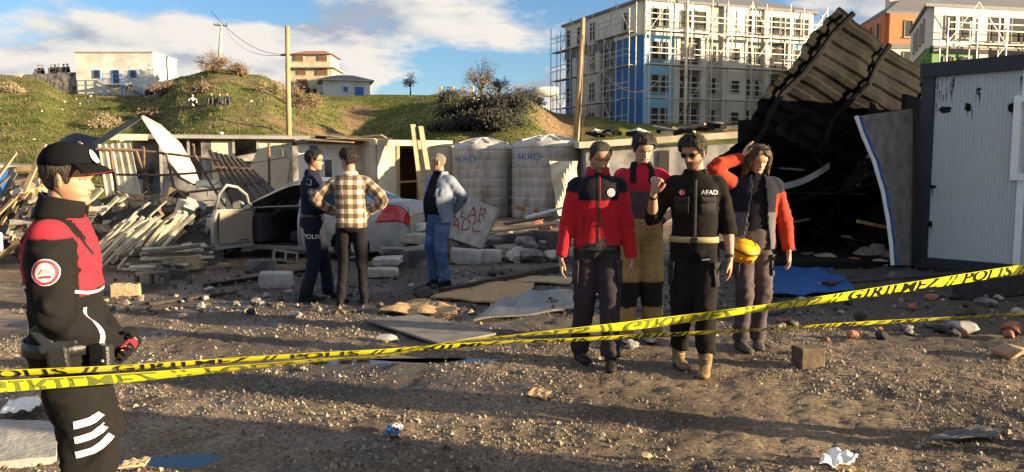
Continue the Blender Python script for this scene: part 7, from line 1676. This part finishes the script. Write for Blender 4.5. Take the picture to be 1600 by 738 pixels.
sheet_on('paper_scrap', ((820, 622), (850, 628), (862, 616), (835, 610)), 'cloth_brown', 'small brown scrap pressed into the gravel', 'scrap', .015, .01, .004, 6)
g = G(604, 533); put(inst(CH['concrete'][1], 'plaster_lump', None, (g.x, g.y, .03), (0, 0, .4), (.20, .12, .09)), 'small white plaster lump beside the grey board', 'lump')
g = G(1262, 574); cbx = MB(); cbx.box((0, 0, .08), (.20, .16, .16), (0, 0, .15)); o = cbx.build('charred_block', 'wood_dark', loc=(g.x, g.y, gz(g.x, g.y)), bevel=.012); put(o, 'dark charred wooden block standing alone on the gravel', 'block')
for i, (a, b, w, h, m, lab) in enumerate((((1290, 452), (1510, 436), .16, .08, 'charcoal', 'long charred beam lying before the container'), ((690, 462), (880, 424), .08, .08, 'charcoal', 'charred beam lying across the brown sheet'), ((230, 478), (350, 462), .12, .03, 'charcoal', 'charred strip on the ground below the slat heap'), ((330, 450), (480, 428), .06, .05, 'soot', 'black bar lying in front of the car'), ((1500, 470), (1640, 455), .2, .25, 'charcoal', 'charred timber stack end below the container window'))):
    p, q = G(*a), G(*b); o = MB().beam(p+Vector((0, 0, h/2+.01)), q+Vector((0, 0, h/2+.02)), w, h).build('charred_beam', m); put(o, lab, 'beam')
for i, (px, py, m, s, lab) in enumerate(((1362, 408, 'concrete', .55, 'large pale concrete chunk at the torn panel foot'), (1388, 412, 'concrete_sooty', .45, 'sooty chunk between the pale one and the torn panel'), (1290, 412, 'concrete', .36, 'grey chunk behind the blue sheet'), (1262, 408, 'concrete_sooty', .35, 'dark chunk behind the blue sheet near the woman'), (1335, 416, 'brick_red', .25, 'red brick lump before the large pale chunk'), (1375, 420, 'concrete', .28, 'flat pale chunk under the large one'), (1502, 520, 'concrete', .26, 'pale stone under the lower tape before the container'), (1470, 512, 'concrete_sooty', .22, 'grey stone beside the pale one under the tape'), (1582, 522, 'brick_red', .22, 'red tile piece lying below the container window'), (1575, 558, 'block_tan', .24, 'tan stone in the sunlight near the shade edge'), (1455, 470, 'brick_red', .14, 'small red fragment in the container shade'), (1540, 478, 'concrete_sooty', .2, 'upright dark fragment in the container shade'), (1262, 478, 'brick_red', .10, 'tiny red fragment before the blue sheet'), (1180, 462, 'concrete_sooty', .4, 'grey block beside the woman knees'), (350, 418, 'block_tan', .18, 'tan stone by the front wheel'), (660, 468, 'charcoal', .22, 'black lump at the brown sheet corner'), (770, 432, 'charcoal', .16, 'black lump near the bald man shoes'), (1010, 715, 'block_tan', .06, 'small tan stone in the sunlit gravel'), (990, 545, 'concrete', .12, 'small white stone behind the tan boots'))):
    chk(px, py, m, s, i*1.3, lab, 'stone', (1.2, 1, .8), i=i)
for i in range(70):
    px, py = r.uniform(1190, 1600), r.uniform(432, 535); m = r.choice(['charcoal', 'concrete_sooty', 'brick_red', 'charcoal', 'concrete']); chk(px, py, m, r.uniform(.04, .13), r.uniform(0, 6), {'charcoal': 'charred lump', 'concrete_sooty': 'sooty lump', 'brick_red': 'red brick fragment', 'concrete': 'pale fragment'}[m]+' on the shaded ground before the container', 'rubble', group='fragments before the container: '+m, i=i)
for i in range(60):
    px, py = r.uniform(210, 900), r.uniform(425, 500); m = r.choice(['charcoal', 'concrete_sooty', 'charcoal', 'concrete']); chk(px, py, m, r.uniform(.03, .12), r.uniform(0, 6), {'charcoal': 'charred lump', 'concrete_sooty': 'sooty lump', 'concrete': 'pale fragment'}[m]+' on the ground around the standing men', 'rubble', group='fragments around the men: '+m, i=i)
bt = G(1241, 402); mb = MB(); mb.lathe((bt.x, bt.y, .0), [(.03, 0), (.034, .02), (.034, .13), (.012, .17), (.012, .20)], 12); put(mb.build('plastic_bottle', 'white_plastic', smooth=True), 'white plastic bottle standing among the rubble by the woman', 'bottle')

# ------------------------------------------------------------------ police tape
def crv(tab):
    xs_ = [t[0] for t in tab]
    def f(px):
        return D(px, cr_tab([(t[0], t[1]) for t in tab], px), cr_tab([(t[0], t[2]) for t in tab], px))
    return f
def tape(name, label, tab, width, ang, words, flip_until, matl, wscale):
    root = empty(name, (0, 0, 0), 0, label, 'barrier tape', 'strands of police tape'); f = crv(tab); N = 260; x0, x1 = tab[0][0], tab[-1][0]
    pts = [f(x0+(x1-x0)*i/N) for i in range(N+1)]; L_ = [0]
    for a, b in zip(pts, pts[1:]): L_.append(L_[-1]+(b-a).length)
    def frame(i):
        d = (pts[min(i+1, N)]-pts[max(i-1, 0)]).normalized(); n0 = d.cross(Vector((0, 0, 1))).normalized(); n0 = n0 if n0.y < 0 else -n0; u0 = n0.cross(d); u0 = u0 if u0.z > 0 else -u0
        a = ang(x0+(x1-x0)*i/N); return d, u0*math.cos(a)+n0*math.sin(a), n0*math.cos(a)-u0*math.sin(a)
    FR = [frame(i) for i in range(N+1)]
    def at(s, v, off):
        lo = max(0, min(N-1, int(np.searchsorted(L_, s))-1)); t = (s-L_[lo])/max(1e-6, L_[lo+1]-L_[lo]); p = pts[lo].lerp(pts[lo+1], t); u_ = FR[lo][1].lerp(FR[lo+1][1], t); n_ = FR[lo][2].lerp(FR[lo+1][2], t)
        return p+u_*v+n_*(off-.15*v*v/width*1.0)
    mb = MB(); nv = 6; mb.add([at(L_[i], width*(j/nv-.5), 0) for i in range(N+1) for j in range(nv+1)], [(i*(nv+1)+j, i*(nv+1)+j+1, (i+1)*(nv+1)+j+1, (i+1)*(nv+1)+j) for i in range(N) for j in range(nv)])
    mb.build('strip', 'tape_yellow', root, smooth=True)
    s = .05; wi = 0
    while s < L_[-1]-.02:
        wd = words[wi % len(words)]; wi += 1; vs, fs = text_mesh(wd, width*1.5, .018); xs_ = [v.x for v in vs]; w_ = (max(xs_)-min(xs_))*wscale; m = matl(s/L_[-1]); fl = -1 if s/L_[-1] < flip_until else 1
        sub = []
        for v in vs:
            ss = s+(v.x-min(xs_))*wscale; sub.append(at(min(ss, L_[-1]-.002), max(-width*.49, min(width*.49, v.y*fl*1.08)), .0022) if ss < L_[-1] else at(L_[-1]-.002, 0, .0022))
        MB().add(sub, fs).build('lettering', m, root); s += w_+.045
    return root
def angt(tab): return lambda px: lerp_lin(tab, px)
tape('police_tape', 'wide yellow police tape strand rising towards the container, olive lettering', [(-60, 609, 2.55), (0, 605, 2.6), (200, 591, 2.72), (400, 573, 2.85), (500, 564, 2.91), (600, 557, 2.98), (700, 537, 3.05), (800, 526, 3.12), (900, 517, 3.2), (1000, 508, 3.28), (1200, 481, 3.5), (1400, 452, 3.75), (1600, 421, 4.0), (1700, 406, 4.15)], .060,
     angt([(-60, .55), (0, .58), (200, .75), (400, 1.05), (600, 1.2), (800, 1.18), (900, .95), (1000, .62), (1200, .82), (1400, .5), (1700, .3)]), ['GİRİLMEZ', '//', 'POLİS', '//'], .62, lambda t: 'tape_olive' if t < .62 else 'tape_black', 1.35)
tape('police_tape', 'narrow twisted yellow and black police tape strand sagging below the wide one', [(-60, 588, 2.50), (0, 585, 2.54), (200, 575, 2.66), (400, 561, 2.82), (500, 555, 2.9), (600, 549.5, 2.98), (700, 542, 3.08), (800, 535, 3.2), (900, 531.5, 3.3), (1000, 526, 3.4), (1200, 515, 3.65), (1400, 503, 3.95), (1600, 491, 4.2), (1700, 486, 4.3)], .050,
     angt([(-60, .8), (0, .85), (200, .95), (400, 1.0), (700, .98), (800, 1.1), (1000, .95), (1200, 1.08), (1350, .9), (1500, 1.05), (1700, 1.0)]), ['POLİS', '//', 'GİRİLMEZ', '//'], -1, lambda t: 'tape_black', 1.3)
